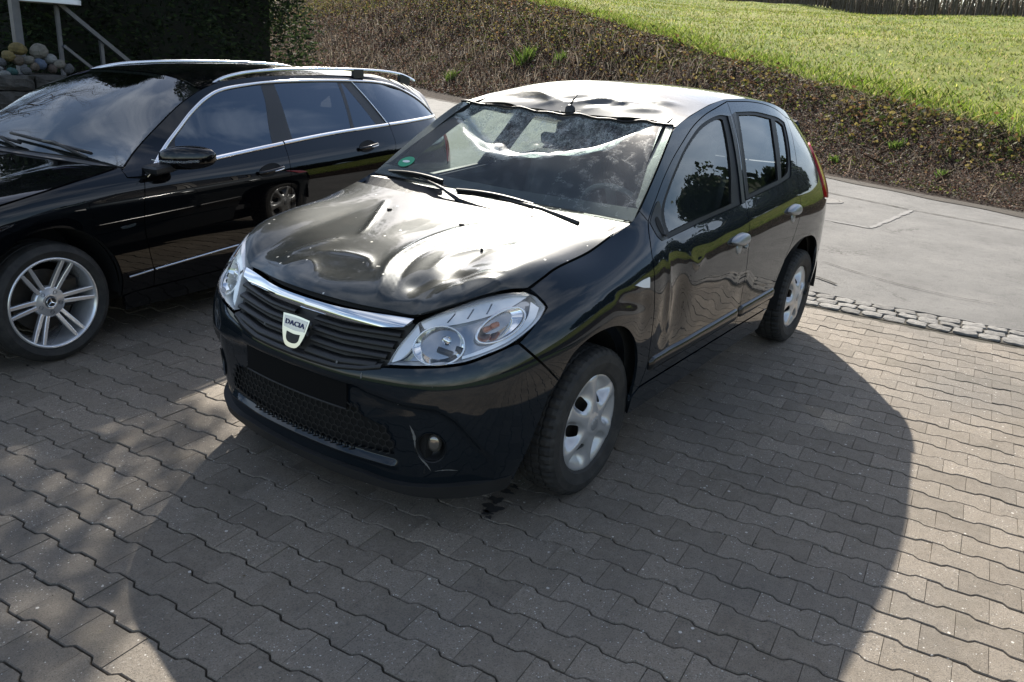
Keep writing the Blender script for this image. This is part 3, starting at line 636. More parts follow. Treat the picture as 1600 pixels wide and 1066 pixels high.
def build_yard():
    yd = bpy.data.objects.new("paved_yard", None); link(yd); tag(yd, kind="structure")
    m = MB(); V = [(float(near_x(-7)) + .40, -7, -.011), (float(near_x(7)) + .40, 7, -.011), (6, 7, -.011), (6, -7, -.011)]; m.add(V, [(0, 1, 2, 3)]); b = m.build("joint_sand", SAND, yd)
    if b.data.polygons[0].normal.z < 0: b.data.flip_normals()
    def wave(t):
        """joint line offset, t in block lengths; crest at t = .5"""
        q = (t % 1.0); q = abs(q - .5) * 2; k = np.clip((.60 - q) / .22, 0, 1); k = k * k * (3 - 2 * k); return (2 * k - 1) * PV_A
    g = .0030; ge = .0005
    def outline(ins):
        pts = []; ts = [0, .08, .16, .20, .25, .30, .36, .5, .64, .70, .75, .80, .84, .92, 1.0]
        half = PV_P / 2
        lo = [(t, -half - wave(t + .5)) for t in ts]; hi = [(t, half + wave(t + .5)) for t in ts]     # heads at both ends, waist in the middle
        for t, y in lo: pts.append(((t - .5) * (PV_L - 2 * ge - .4 * ins), y + g + ins))
        for t, y in hi[::-1]: pts.append(((t - .5) * (PV_L - 2 * ge - .4 * ins), y - g - ins))
        return np.array(pts)
    A = outline(0.0); B = outline(.0028); n = len(A); base_v = []
    for P, z in ((A, -.03), (A, -.0035), (B, 0.0)): base_v.append(np.c_[P, np.full(n, z)])
    base_v = np.vstack(base_v); faces = []
    for r_ in range(2):
        for i in range(n): j = (i + 1) % n; faces.append((r_ * n + i, r_ * n + j, (r_ + 1) * n + j, (r_ + 1) * n + i))
    h = n // 2
    for i in range(h - 1): faces.append((2 * n + i, 2 * n + i + 1, 2 * n + n - 2 - i, 2 * n + n - 1 - i))
    me = bpy.data.meshes.new("paver"); me.from_pydata([tuple(p) for p in base_v], [], faces); me.materials.append(PAVER_I); me.update()
    items = []
    cm = np.array(cam.location); 
    for r_ in range(-36, 46):
        for c in range(-36, 34):
            # row r_ shifts by half a block
            u = (c + (.5 if r_ % 2 else 0.0)) * PV_L + PV_L / 2; w = r_ * PV_P + PV_P / 2; p = PV_O + PV_U * u + PV_N * w
            if p[0] < near_x(p[1]) + .40 + .075 or p[0] > 4.6 or p[1] < -5.4 or p[1] > 4.9: continue
            items.append((p[0], p[1]))
    items = np.array(items); N_ = len(items); zr = rng.normal(0, .0011, N_); rx = rng.normal(0, .0065, N_); ry = rng.normal(0, .0065, N_); rz = PV_R + rng.normal(0, .006, N_)
    # those that show largest: in front of the lens and close
    Mi = np.array(cam.matrix_world.inverted()) if False else np.array((Matrix.Translation(cam.location) @ cam.rotation_euler.to_matrix().to_4x4()).inverted())
    q = (np.c_[items, np.zeros(N_), np.ones(N_)] @ Mi.T); fx = q[:, 0] / -q[:, 2] * 1272 / 800; fy = q[:, 1] / -q[:, 2] * 1272 / 533; vis = (q[:, 2] < 0) & (np.abs(fx) < 1.03) & (np.abs(fy) < 1.05)
    under = (items[:, 0] < .72) & (items[:, 0] > -3.1) & (np.abs(items[:, 1]) < .62); dist = np.linalg.norm(q[:, :3], axis=1) + np.where(vis, 0, 100) + np.where(under, 50, 0); order = np.argsort(dist); near = set(order[:300].tolist())
    JV = []; JF = []; JR = []; tri = 0
    for i in range(N_):
        if i in near:
            o = bpy.data.objects.new("paver", me); link(o, yd); o.location = (items[i, 0], items[i, 1], zr[i]); o.rotation_euler = (rx[i], ry[i], rz[i])
        else:
            ca, sa = math.cos(rz[i]), math.sin(rz[i]); X = items[i, 0] + base_v[:, 0] * ca - base_v[:, 1] * sa; Y = items[i, 1] + base_v[:, 0] * sa + base_v[:, 1] * ca; Z = base_v[:, 2] + zr[i] + rx[i] * base_v[:, 1] - ry[i] * base_v[:, 0]
            b0 = len(JR) * len(base_v); JV.append(np.stack([X, Y, Z], 1)); JF += [tuple(k + b0 for k in f) for f in faces]; JR.append(rng.uniform())
    o = mesh_obj("paving_rest", np.vstack(JV), JF, PAVER_J, yd); at = o.data.attributes.new("rnd", 'FLOAT', 'POINT'); at.data.foreach_set("value", np.repeat(np.array(JR, np.float32), len(base_v))); tag(o, kind="stuff")
    # damp oil spots by the front wheel
    for k, (x, y, r_) in enumerate(((.30,.605,.022),(.36,.63,.030),(.40,.635,.016),(.22,.60,.018),(.17,.60,.013),(.42,.66,.010))):
        a = np.linspace(0, 2 * np.pi, 22, endpoint=False); rr = r_ * (1 + .3 * np.sin(a * 3 + k) + .2 * np.sin(a * 5 + 2 * k)); m = MB(); m.add(np.stack([x + rr * np.cos(a), y + rr * 1.3 * np.sin(a), np.full(22, .0045)], 1), [tuple(range(22))]); m.build("oil_stain", OIL, yd)
def yard_litter():
    n = 420; x = rng.uniform(-3.4, 2.6, n); y = rng.uniform(-1.6, 3.0, n); P = np.stack([x, y, np.full(n, .006)], 1)
    tag(leaves(P, .006, palette(n, [(.10,.075,.045),(.20,.16,.10),(.06,.045,.03),(.30,.26,.18)], .3), "yard_litter", flat=.9, aspect=.35), "tiny bits of straw and leaf strewn over the paving", "litter", kind="stuff")
OIL = simple("oil_stain", (.035, .033, .031), .6)
build_terrain(); build_bank_cover(); build_road(); build_setts(); build_yard(); yard_litter()
# ------------------------------------------------------------------ wall, rail, hedge, trees, fence
def build_wall():
    w = empty("stone_wall", (-.1, -6.05, 0), R(-4), "dark natural stone retaining wall behind the black estate car", "wall"); L0, L1 = -1.95, 4.2; z = -.02; row = 0
    m = MB(); m.box((1.1, -.27, .56), (6.1, .30, 1.12)); m.build("wall_core", BLACK_M, w)
    while z < 1.12:
        h = .155 + rng.uniform(-.025, .03); x = L0 + rng.uniform(-.02, .02); 
        while x < L1:
            l = rng.uniform(.16, .42); e = min(x + l, L1); hh = h - .014; ll = e - x - .014
            if ll > .05:
                m = MB(); nx_, nz_ = 5, 4; G = []
                for i in range(nx_ + 1):
                    colm = []
                    for j in range(nz_ + 1):
                        a, b = i / nx_, j / nz_; edge = min(a, 1 - a, b, 1 - b); colm.append((x + .007 + ll * a + rng.normal(0, .004), (.0 if edge > 0 else -.025) + rng.normal(0, .007), z + .007 + hh * b + rng.normal(0, .004)))
                    G.append(colm)
                G = np.array(G); m.grid(G)
                ring = [G[i, 0] for i in range(nx_ + 1)] + [G[nx_, j] for j in range(1, nz_ + 1)] + [G[i, nz_] for i in range(nx_ - 1, -1, -1)] + [G[0, j] for j in range(nz_ - 1, 0, -1)]; bk = [p + np.array([0, -.2, 0]) for p in ring]; nr = len(ring); m.add(ring + bk, [(i, (i + 1) % nr, nr + (i + 1) % nr, nr + i) for i in range(nr)]); o = m.build("stone", WALLSTONE, w); fix_normals(o)
            x = e
        z += h; row += 1
    # terrace behind
    G = np.array([[(x, y, 1.10 + .05 * hnoise(x, y, 2.0) + (0.03 * max(0, -6.4 - y))) for y in np.arange(-6.25, -16, -.5)] for x in np.arange(-2.1, 6, .4)]); m = MB(); m.grid(G); o = m.build("terrace", EARTH, None, True); fix_normals(o); tag(o, kind="structure")
    if o.data.polygons[0].normal.z < 0: o.data.flip_normals()
    # rounded, partly painted cobbles lined up on the wall
    cols = [("yellow", (.42, .30, .07)), ("cream", (.42, .38, .30)), ("grey", (.20, .20, .20)), ("pale blue", (.18, .25, .38)), ("tan", (.30, .22, .15)), ("white", (.55, .55, .53)), ("teal", (.06, .22, .20)), ("brown", (.16, .10, .07))]
    spec = [(-1.05,-6.2,.055,5,.01),(-1.10,-6.22,.055,2,.06),(-1.19,-6.26,.065,0,.11),(-1.16,-6.16,.060,6,-.01),(-1.26,-6.22,.060,4,.08),(-1.34,-6.22,.060,1,.09),(-1.30,-6.30,.075,0,.17),(-1.38,-6.18,.055,4,.03),(-1.44,-6.2,.065,3,.05),(-1.48,-6.28,.085,1,.15),(-1.56,-6.24,.075,5,.10),(-1.62,-6.2,.060,1,.06),(-1.53,-6.16,.055,7,.02),(-1.08,-6.12,.045,5,-.03),(-1.27,-6.12,.050,2,.0),(-1.70,-6.2,.055,2,.02)]
    pl = ["at the left edge of the picture", "above the one at the left edge", "upper left in the heap", "low in front at left", "in the left half of the heap", "just left of the heap's middle", "topmost of the heap", "low in the middle of the heap", "in front of the long cream one", "long and tilted near the heap's top", "long, on the right slope of the heap", "near the right end of the heap", "low on the right side", "smallest, in front at the left", "small, in front of the tan one", "last of the heap beside the railing"]
    for k, (x, y, r_, c, dz) in enumerate(spec):
        m = MB(); G = []; s = (rng.uniform(.8, 1.35), rng.uniform(.75, 1.0), rng.uniform(.6, .85)); ph = rng.uniform(0, 6, 3)
        for a in np.linspace(0, math.pi, 7):
            G.append([(r_ * s[0] * math.sin(a) * math.cos(b) * (1 + .14 * math.sin(3 * b + ph[0]) + .10 * math.sin(2 * a + 5 * b + ph[2])), r_ * s[1] * math.sin(a) * math.sin(b) * (1 + .06 * math.sin(2 * b + ph[1])), r_ * s[2] * math.cos(a)) for b in np.linspace(0, 2 * math.pi, 10)])
        m.grid(np.array(G)); nm, cc = cols[c]; key = "cobble_" + nm.replace(" ", "_"); mt = MATS.get(key) or rough_mat(key, [tuple(.10 + q * .12 if False else .02 + q * .16 for q in cc), tuple(.02 + q * .30 for q in cc), tuple(.03 + q * .38 for q in cc)], 18, .3, 150, .8); MATS[key] = mt
        o = m.build("cobble", mt, None, False); fix_normals(o); o.location = (x, y, 1.16 + r_ * s[2] * .8 + dz); o.rotation_euler = (rng.normal(0, .2), rng.normal(0, .3), rng.uniform(0, 3)); tag(o, "%s rounded cobble on the stone wall, %s" % (nm, pl[k]), "cobble", "cobbles on the stone wall")
    # stair railing
    r = empty("stair_railing", (-2.0, -6.9, 0), 0, "grey metal stair railing sloping down behind the stone wall", "railing")
    def bar(name, a, b, s=.035):
        a, b = Vector(a), Vector(b); d = b - a; q = d.to_track_quat('Z', 'Y').to_matrix(); m = MB(); m.box((a + b) / 2, (s, s, d.length), q, .004); m.build(name, GALV, r)
    bar("post", (-.005, 0, 1.0), (-.005, 0, 1.83)); bar("post", (-.445, 0, .85), (-.445, 0, 1.49)); bar("handrail", (.02, .04, 1.84), (-.95, .04, 1.10), .042); bar("lower_rail", (-.02, .03, 1.41), (-.42, .03, 1.10), .03); bar("post", (-.93, 0, .6), (-.93, 0, 1.12))
    dr = empty("garden_lamp", (-1.93, -6.9, 1.0), 0, "round purple drum shade with a white lower rim on a grey post", "garden lamp"); m = MB(); m.box((.33, -.02, .45), (.075, .075, 1.0), None, .006); m.build("post", GALV, dr)
    m = MB(); m.lathe([(.285, .87), (.29, .86), (.295, 1.30), (.26, 1.34), (.001, 1.35)], 48, 'Z'); o = m.build("shade", simple("purple_shade", (.06, .05, .12), .5), dr, True); fix_normals(o); m = MB(); m.lathe([(.298, .815), (.300, .862), (.288, .864), (.275, .81), (.298, .815)], 48, 'Z'); o = m.build("shade_rim", WHITE_PL, dr, True); fix_normals(o)
    m = MB(); m.lathe([(.285, .82), (.001, .82)], 48, 'Z'); m.build("shade_bottom", MATS["purple_shade"], dr); m = MB(); m.tube([(.33, -.02, .9), (.2, 0, 1.0), (0, 0, 1.0)], .02, 8); m.build("bracket", GALV, dr)
GALV = simple("galvanised_steel", (.13, .135, .15), .45, .6, var=.25, vscale=15)
BLACK_M = simple("wall_mortar", (.02, .018, .016), .95)
def build_hedge(name, x0, y0, dirv, length, depth, height, n, label, cols):
    h = empty(name, (x0, y0, 0), math.atan2(dirv[1], dirv[0]), label, "hedge"); m = MB(); G = []
    # trunks inside
    for k in range(max(2, int(length / .8))): mm = MB(); mm.tube([(.4 + k * .8, 0, 0), (.42 + k * .8, .02, height * .6), (.4 + k * .8, 0, height * .93)], [.07, .05, .02], 7); mm.build("trunk", BARK, h)
    u = rng.uniform(0, 1, n); side = rng.integers(0, 5, n); P = np.zeros((n, 3)); L_, D_, H_ = length, depth / 2, height
    wob = lambda a, b: (.16 * np.sin(a * 3.1 + b * 2.7) + .10 * np.sin(a * 5.1 + b * 3.7)) + .08 * np.sin(a * 11 - b * 7) + .05 * np.sin(a * 23 + b * 17)
    z = rng.uniform(0, 1, n) ** .9 * H_; a = rng.uniform(0, L_, n); shell = rng.normal(.05, .16, n)
    fr = side < 2; P[fr] = np.stack([a[fr], D_ - shell[fr] + wob(a[fr], z[fr]), z[fr]], 1); bk = side == 2; P[bk] = np.stack([a[bk], -D_ + shell[bk] + wob(a[bk], z[bk]), z[bk]], 1)
    en = side == 3; e2 = rng.integers(0, 2, n); b = rng.uniform(-D_, D_, n); P[en] = np.stack([np.where(e2[en] > 0, L_ - shell[en], shell[en]) + wob(b[en], z[en]) * .8, b[en], z[en]], 1); tp = side == 4; P[tp] = np.stack([a[tp], b[tp], H_ - shell[tp] + wob(a[tp], b[tp])], 1)
    leaves(P, .042, palette(n, cols, .35), "foliage", h, flat=-.6, aspect=.34)
    m = MB(); m.box((L_ / 2, 0, H_ / 2), (L_ - .55, depth - .75, H_ - .6), None, .1); m.build("dark_core", simple("hedge_inner_shade", (.010, .012, .007), .95), h); return h  # plain dark box standing in for the shade inside the foliage
BARK = rough_mat("bark", [(.035, .028, .022), (.07, .058, .046)], 14, .8, 80)
def build_bare_tree(x, y, H_, label):
    t = empty("bare_tree", (x, y, 1.15), 0, label, "tree"); tr = MB(); br = MB()
    def grow(p, d, l, r, lev, mb):
        n = 4; pts = [p]; rad = [r]
        for i in range(n):
            d = (d + Vector((rng.normal(0, .13), rng.normal(0, .13), rng.normal(.03, .09)))).normalized(); p = p + d * l / n; pts.append(p); rad.append(r * (1 - .45 * (i + 1) / n))
        mb.tube(pts, rad, 6 if lev < 2 else (4 if lev < 4 else 3), cap=False)
        if lev >= 5: return
        for k in range((5, 5, 4, 4, 3)[lev]):
            f = rng.uniform(.35, 1.0) if k else 1.0; i = min(n, int(f * n)); q = pts[i]; ax = d.orthogonal().normalized(); ax.rotate(Matrix.Rotation(rng.uniform(0, 6.28), 3, d)); nd = (d * rng.uniform(.55, 1.0) + ax * rng.uniform(.4, .85)).normalized(); grow(q, nd, l * rng.uniform(.58, .80), rad[i] * rng.uniform(.5, .72), lev + 1, br)
    grow(Vector((0, 0, -.1)), Vector((.05, .05, 1)).normalized(), H_ * .30, .17, 0, tr); o = tr.build("trunk", BARK, t, True); o = br.build("branches", BARK, t, True)
def build_leafy_tree(x, y, z, H_, W_, label, n, cols, leaf=.24, group="trees beyond the meadow out of frame", name="field_tree"):
    t = empty(name, (x, y, z), rng.uniform(0, 6), label, "tree", group); m = MB(); m.tube([(0, 0, -.3), (.1, .05, H_ * .35), (.05, -.1, H_ * .7)], [.28, .2, .08], 8); m.build("trunk", BARK, t); K = 34; c = rng.normal(0, 1, (K, 3)); c /= np.linalg.norm(c, axis=1)[:, None]; c *= rng.uniform(.3, 1, (K, 1)) ** .5; c = c * [W_ / 2, W_ / 2, H_ * .36] + [0, 0, H_ * .60]; rr = rng.uniform(.12, .24, K) * W_
    k = rng.integers(0, K, n); v = rng.normal(0, 1, (n, 3)); v /= np.linalg.norm(v, axis=1)[:, None]; P = c[k] + v * (rr[k] * rng.uniform(.7, 1.05, n))[:, None]; leaves(P, leaf, palette(n, cols, .3), "crown", t, flat=-.8)
def build_fence():
    f = empty("paling_fence", (0, 0, 0), 0, "weathered stake fence along the top of the meadow", "fence"); me = []
    for k in range(5):
        m = MB(); m.tube([(0, 0, -.3), (rng.normal(0, .03), rng.normal(0, .03), .7), (rng.normal(0, .06), rng.normal(0, .06), 1.5 + .12 * k)], [.055, .05, .035], 6); o = m.build("stake", STAKE, f); me.append(o.data); bpy.data.objects.remove(o)
    tt = np.arange(11, 45, .135)
    for t in tt:
        p = at_td(np.array([t + rng.normal(0, .05)]), np.array([30.0 + .25 * math.sin(t * 2.1)]))[0]; o = bpy.data.objects.new("stake", me[rng.integers(0, 5)]); link(o, f); o.location = p; o.rotation_euler = (rng.normal(0, .07), rng.normal(0, .07), rng.uniform(0, 6)); o.scale = (1, 1, rng.uniform(.8, 1.1))
    for h in (.45, .85, 1.2):
        P = at_td(tt, np.full(len(tt), 30.02)); P[:, 2] += h + .04 * np.sin(tt * 3 + h * 9); m = MB(); m.tube([tuple(p) for p in P], .014, 5); m.build("rail_wire", STAKE, f)
STAKE = rough_mat("weathered_wood", [(.075, .062, .050), (.14, .12, .10)], 5, .5, 60)
build_wall()
build_hedge("conifer_hedge", -1.7, -8.2, (-1, 0), 3.9, 1.8, 5.2, 120000, "tall clipped dark evergreen hedge behind the estate car", [(.014,.026,.010),(.022,.038,.014),(.034,.050,.018),(.010,.018,.008)])
build_bare_tree(-.6, -10.6, 9.5, "leafless tree on the terrace behind the stone wall, above the frame")
for k, (t, d, h, w) in enumerate(((2, 30, 4.0, 6), (-3, 29, 4.6, 7), (-8, 31, 4.4, 7), (-13, 29, 5.0, 7), (-19, 31, 5, 8), (-25, 30, 5.5, 8))):
    p = at_td(np.array([float(t)]), np.array([float(d)]))[0]; build_leafy_tree(p[0], p[1], p[2] - .2, h, w, "dark round-crowned tree at the far side of the meadow", 9000, [(.020,.032,.012),(.030,.045,.016),(.014,.022,.010)])
build_fence()

rng = np.random.default_rng(21)
build_leafy_tree(-4.54, -8.62, 0, 10.4, 5.4, "dense dark evergreen rising behind the clipped hedge, above the frame", 105000, [(.014,.024,.010),(.022,.034,.013),(.010,.016,.008)], .046, None, "evergreen_tree")

def fence_backdrop():  # twig mass added to darken the bright gaps of the fence
    n = 16000; t = rng.uniform(8, 48, n); d = rng.uniform(31.2, 36, n); P = at_td(t, d); tag(blades(P, 1.35, .035, .30, palette(n, [(.16,.135,.11),(.22,.19,.16),(.10,.085,.07),(.13,.13,.08)], .25), "fence_backdrop"), "grey-brown twig mass added as a darker backdrop behind the stake fence", "backdrop twigs", kind="stuff")
fence_backdrop()
# ------------------------------------------------------------------ the grey hatchback: body surfaces
D_PLAN = [(.795,0),(.787,.20),(.757,.38),(.716,.542),(.638,.672),(.518,.760),(.36,.818),(.18,.853),(0,.866),(-.30,.868),(-.9,.870),(-1.5,.870),(-2.1,.870),(-2.55,.872),(-2.80,.856),(-3.0,.805),(-3.13,.70),(-3.2,.5),(-3.225,.25),(-3.23,0)]
_low = [(.14,.06),(.20,.045),(.30,.018),(.40,.006),(.50,.0)]
_lowf = [(.14,.035),(.20,.020),(.30,.008),(.40,.002),(.50,.0)]
D_ST = [
 (0, _lowf+[(.58,.006),(.62,.035),(.66,.054),(.70,.068),(.75,.082),(.78,.092),(.80,.105),(.85,.19),(.9,.3),(1.0,.5),(1.55,1.0)]),
 (1, _lowf+[(.58,.006),(.62,.032),(.66,.052),(.70,.068),(.75,.085),(.78,.097),(.80,.11),(.85,.18),(.9,.28),(1.0,.48),(1.55,1.0)]),
 (2, _lowf+[(.58,.006),(.63,.028),(.66,.044),(.70,.066),(.75,.098),(.78,.118),(.82,.15),(.87,.20),(.92,.27),(1.0,.40),(1.55,.9)]),
 (3, _lowf+[(.58,.005),(.63,.020),(.66,.034),(.70,.055),(.75,.085),(.80,.118),(.85,.158),(.90,.21),(1.0,.33),(1.55,.8)]),
 (4, _low+[(.58,.003),(.63,.012),(.66,.022),(.70,.040),(.75,.068),(.80,.100),(.85,.140),(.90,.19),(1.0,.30),(1.55,.7)]),
 (5, _low+[(.58,.001),(.63,.006),(.66,.012),(.70,.026),(.75,.050),(.80,.080),(.85,.118),(.90,.168),(.95,.23),(1.0,.29),(1.55,.6)]),
 (6, _low+[(.60,.0),(.65,.003),(.70,.012),(.75,.030),(.80,.058),(.85,.098),(.883,.135),(.91,.17),(.95,.225),(1.0,.29),(1.55,.6)]),
 (7, _low+[(.60,.0),(.65,.0),(.70,.006),(.75,.017),(.80,.036),(.85,.067),(.90,.118),(.9275,.158),(.96,.21),(1.0,.28),(1.55,.55)]),
 (8, _low+[(.60,.0),(.68,.001),(.75,.008),(.80,.020),(.85,.042),(.90,.083),(.93,.122),(.955,.165),(1.0,.24),(1.05,.31),(1.55,.5)]),
 (8.75, _low+[(.60,.0),(.70,.001),(.78,.006),(.83,.015),(.88,.034),(.93,.066),(.97,.110),(1.008,.160),(1.05,.205),(1.12,.25),(1.3,.32),(1.55,.42)]),
 (9.2, _low+[(.60,.0),(.70,.0),(.78,.004),(.84,.012),(.90,.030),(.95,.055),(1.0,.090),(1.04,.122),(1.1,.155),(1.2,.20),(1.35,.26),(1.45,.305),(1.55,.37)]),
 (10, _low+[(.60,.0),(.70,.0),(.80,.005),(.88,.020),(.94,.045),(.98,.070),(1.02,.088),(1.1,.120),(1.2,.163),(1.3,.208),(1.4,.258),(1.46,.295),(1.55,.36)]),
 (11, _low+[(.60,.0),(.72,.0),(.84,.004),(.92,.018),(.98,.042),(1.03,.070),(1.1,.103),(1.2,.150),(1.3,.200),(1.4,.252),(1.46,.288),(1.50,.318),(1.55,.36)]),
 (12, _low+[(.60,.0),(.74,.0),(.86,.003),(.94,.015),(1.0,.037),(1.06,.066),(1.12,.095),(1.2,.137),(1.3,.195),(1.4,.255),(1.46,.293),(1.55,.36)]),
 (13, _low+[(.60,.0),(.74,.0),(.86,.004),(.94,.017),(1.0,.040),(1.06,.070),(1.12,.102),(1.2,.150),(1.3,.215),(1.4,.285),(1.46,.33),(1.55,.40)]),
 (14, _low+[(.60,.0),(.74,.0),(.86,.005),(.94,.018),(1.0,.040),(1.06,.070),(1.12,.105),(1.2,.158),(1.3,.235),(1.4,.32),(1.55,.46)]),
 (15, _low+[(.60,.0),(.72,.004),(.84,.012),(.94,.028),(1.0,.048),(1.06,.076),(1.12,.112),(1.2,.168),(1.3,.245),(1.4,.33),(1.55,.46)]),
 (16, _lowf+[(.60,.004),(.70,.018),(.80,.034),(.9,.055),(1.0,.083),(1.1,.122),(1.2,.170),(1.3,.225),(1.4,.285),(1.55,.40)]),
 (18, _lowf+[(.60,.006),(.70,.030),(.80,.05),(.9,.07),(1.0,.095),(1.1,.125),(1.2,.162),(1.3,.20),(1.4,.24),(1.55,.32)]),
 (19, _lowf+[(.60,.006),(.70,.030),(.80,.05),(.9,.07),(1.0,.095),(1.1,.125),(1.2,.162),(1.3,.20),(1.4,.24),(1.55,.32)]),
]
DS = Sheet(D_PLAN, D_ST, .13, 1.56)
def coons(front, rear, left, n=200):
    """patch between a front curve (right..left, symmetric, given for a=0..1), a rear curve and a left curve; a in -1..1, b in 0..1"""
    f = resample(spl(front), .01); r = resample(spl(rear), .01); l = resample(spl(left), .01)
    def ev(C, t):
        s = np.linspace(0, 1, len(C)); return np.stack([np.interp(t, s, C[:, k]) for k in range(3)], -1)
    def S(a, b):
        sg = np.where(a < 0, -1.0, 1.0); t = np.abs(a)
        F = ev(f, t); Rr = ev(r, t); Lf = ev(l, b); C0 = ev(f, np.zeros_like(t)); C1 = ev(r, np.zeros_like(t))
        mid = C0 + (C1 - C0) * b[..., None]
        ruled1 = F + (Rr - F) * b[..., None]
        side = mid + (Lf - mid) * t[..., None]
        P00 = C0; P10 = ev(f, np.ones_like(t)); P01 = C1; P11 = ev(r, np.ones_like(t)); T = t[..., None]; B = b[..., None]
        bil = (P00 * (1-T) + P10 * T) * (1-B) + (P01 * (1-T) + P11 * T) * B
        P = ruled1 + side - bil; P[..., 1] *= sg
        return P
    return S
def ridge(P2, line, width, height):
    """height field of a crease along a polyline"""
    L_ = resample(spl(line), .01); d = np.full(P2.shape[0], 1e9); tt = np.zeros(P2.shape[0])
    for i, q in enumerate(L_):
        e = np.linalg.norm(P2 - q, axis=1); k = e < d; d[k] = e[k]; tt[k] = i / max(1, len(L_) - 1)
    return height * np.exp(-(np.sqrt(d * d + .0045 ** 2) - .0045) / (width * .72)) * np.exp(-(d / (3 * width)) ** 2) * np.sin(np.pi * np.clip(tt * .86 + .07, 0, 1)) ** .5
def bump2(P2, c, rx, ry, h, rot=0.0):
    ca, sa = math.cos(rot), math.sin(rot); q = P2 - np.asarray(c); u = (q[:, 0] * ca + q[:, 1] * sa) / rx; v = (-q[:, 0] * sa + q[:, 1] * ca) / ry
    return h * np.exp(-(u * u + v * v))

# --- sheet damage on the driver's side (dents in door and wing)
def d_dent(x, z, s):
    left = (np.asarray(s) > 0).astype(float)
    q = np.stack([np.broadcast_to(x, np.shape(z)).ravel(), np.ravel(z)], 1)
    o = bump2(q, (-.60, .70), .085, .17, .032) + bump2(q, (-.46, .70), .04, .14, .010) - ridge(q, [(-.49, .90), (-.50, .75), (-.535, .57)], .020, .011)
    o += -ridge(q, [(-.70, .865), (-.76, .830), (-.84, .845)], .022, .014) + bump2(q, (-.17, .775), .12, .030, .018, .25) + bump2(q, (-.28, .72), .05, .08, .010)
    o += -ridge(q, [(-.03, .80), (-.15, .805), (-.24, .78)], .016, .006) + bump2(q, (-.50, .55), .08, .06, .010) - ridge(q, [(-.42, .56), (-.50, .50), (-.60, .58)], .03, .005)
    o += bump2(q, (-1.0, .60), .26, .09, .005) + bump2(q, (-1.42, .55), .09, .12, .007)
    o += .0008 * np.sin(q[:, 0] * 19 + q[:, 1] * 27) * np.exp(-((q[:, 0] + .9) / .6) ** 2)
    return .56 * o.reshape(np.shape(z)) * left
DS.dent = d_dent

def sheet_poly(pts): return np.asarray(pts, float)
# --- outlines on the sheet (s along the flank, z up)
HL = loop([(.418,.630),(.561,.651),(.698,.674),(.79,.700),(.89,.730),(1.008,.783),(1.062,.820)], [(1.062,.820),(1.068,.832),(1.048,.862),(1.036,.869)], [(1.036,.869),(.944,.871),(.823,.860),(.693,.837),(.573,.806),(.497,.776)], [(.497,.776),(.444,.697),(.418,.630)], step=.012)
GAPB = [(2.99,1.490),(2.95,1.36),(2.905,1.247),(2.83,1.06),(2.79,.92),(2.785,.80),(2.80,.65),(2.80,.46),(2.775,.385)]
DOORF_FRONT = [(1.71,.372),(1.745,.46),(1.749,.60),(1.745,.70),(1.734,.816),(1.747,.915),(1.788,.985),(1.832,1.039)]
DOORF_TOP = [(1.832,1.039),(1.95,1.125),(2.04,1.190),(2.16,1.262),(2.29,1.322),(2.45,1.385),(2.63,1.432),(2.81,1.463),(2.99,1.490)]
RAIL = [(1.80,1.08),(1.93,1.172),(2.05,1.255),(2.16,1.328),(2.27,1.388),(2.464,1.431),(2.74,1.476),(2.987,1.500),(3.3,1.503),(3.6,1.485),(3.85,1.452),(4.05,1.405),(4.20,1.35)]
DOORR_TOP = [(2.99,1.490),(3.3,1.488),(3.55,1.472),(3.75,1.440),(3.88,1.40)]
DOORR_REAR = [(3.88,1.40),(3.86,1.33),(3.76,1.20),(3.66,1.08),(3.61,.98),(3.585,.86),(3.50,.72),(3.41,.62),(3.33,.52),(3.285,.40),(3.28,.385)]
WINF = loop([(1.965,.980),(2.2,.998),(2.45,1.015),(2.665,1.032)], [(2.665,1.032),(2.765,1.19),(2.82,1.315),(2.845,1.405)], [(2.845,1.405),(2.80,1.412),(2.65,1.392),(2.495,1.355),(2.311,1.283),(2.181,1.210),(2.083,1.146),(2.0,1.08),(1.968,1.02),(1.965,.980)])
WINF_SEAL = loop([(1.925,.962),(2.2,.980),(2.45,.998),(2.765,1.019)], [(2.765,1.019),(2.83,1.16),(2.885,1.31),(2.915,1.425)], [(2.915,1.425),(2.80,1.429),(2.64,1.409),(2.485,1.373),(2.30,1.300),(2.165,1.224),(2.06,1.155),(1.96,1.075),(1.925,1.01),(1.925,.962)])
WINR = loop([(2.90,1.052),(3.12,1.072),(3.345,1.090)], [(3.345,1.090),(3.42,1.20),(3.50,1.309),(3.57,1.396)], [(3.57,1.396),(3.33,1.420),(3.085,1.424)], [(3.085,1.424),(3.02,1.30),(2.96,1.18),(2.90,1.052)])
QUART = loop([(3.40,1.094),(3.47,1.104),(3.53,1.118)], [(3.53,1.118),(3.60,1.17),(3.69,1.27),(3.755,1.355)], [(3.755,1.355),(3.70,1.377),(3.636,1.388)], [(3.636,1.388),(3.56,1.29),(3.48,1.19),(3.40,1.094)])
WINR_SEAL = loop([(2.835,1.032),(3.1,1.052),(3.34,1.070),(3.53,1.090)], [(3.53,1.090),(3.57,1.11),(3.66,1.20),(3.75,1.30),(3.80,1.372)], [(3.80,1.372),(3.70,1.40),(3.57,1.416),(3.33,1.438),(3.04,1.440)], [(3.04,1.440),(2.975,1.32),(2.90,1.17),(2.835,1.032)])
ARCHF = [(1.035,.20),(1.01,.30),(1.02,.42),(1.055,.53),(1.09,.574),(1.15,.652),(1.234,.692),(1.33,.708),(1.434,.703),(1.52,.672),(1.598,.606),(1.640,.526),(1.652,.44),(1.650,.36),(1.648,.32)]
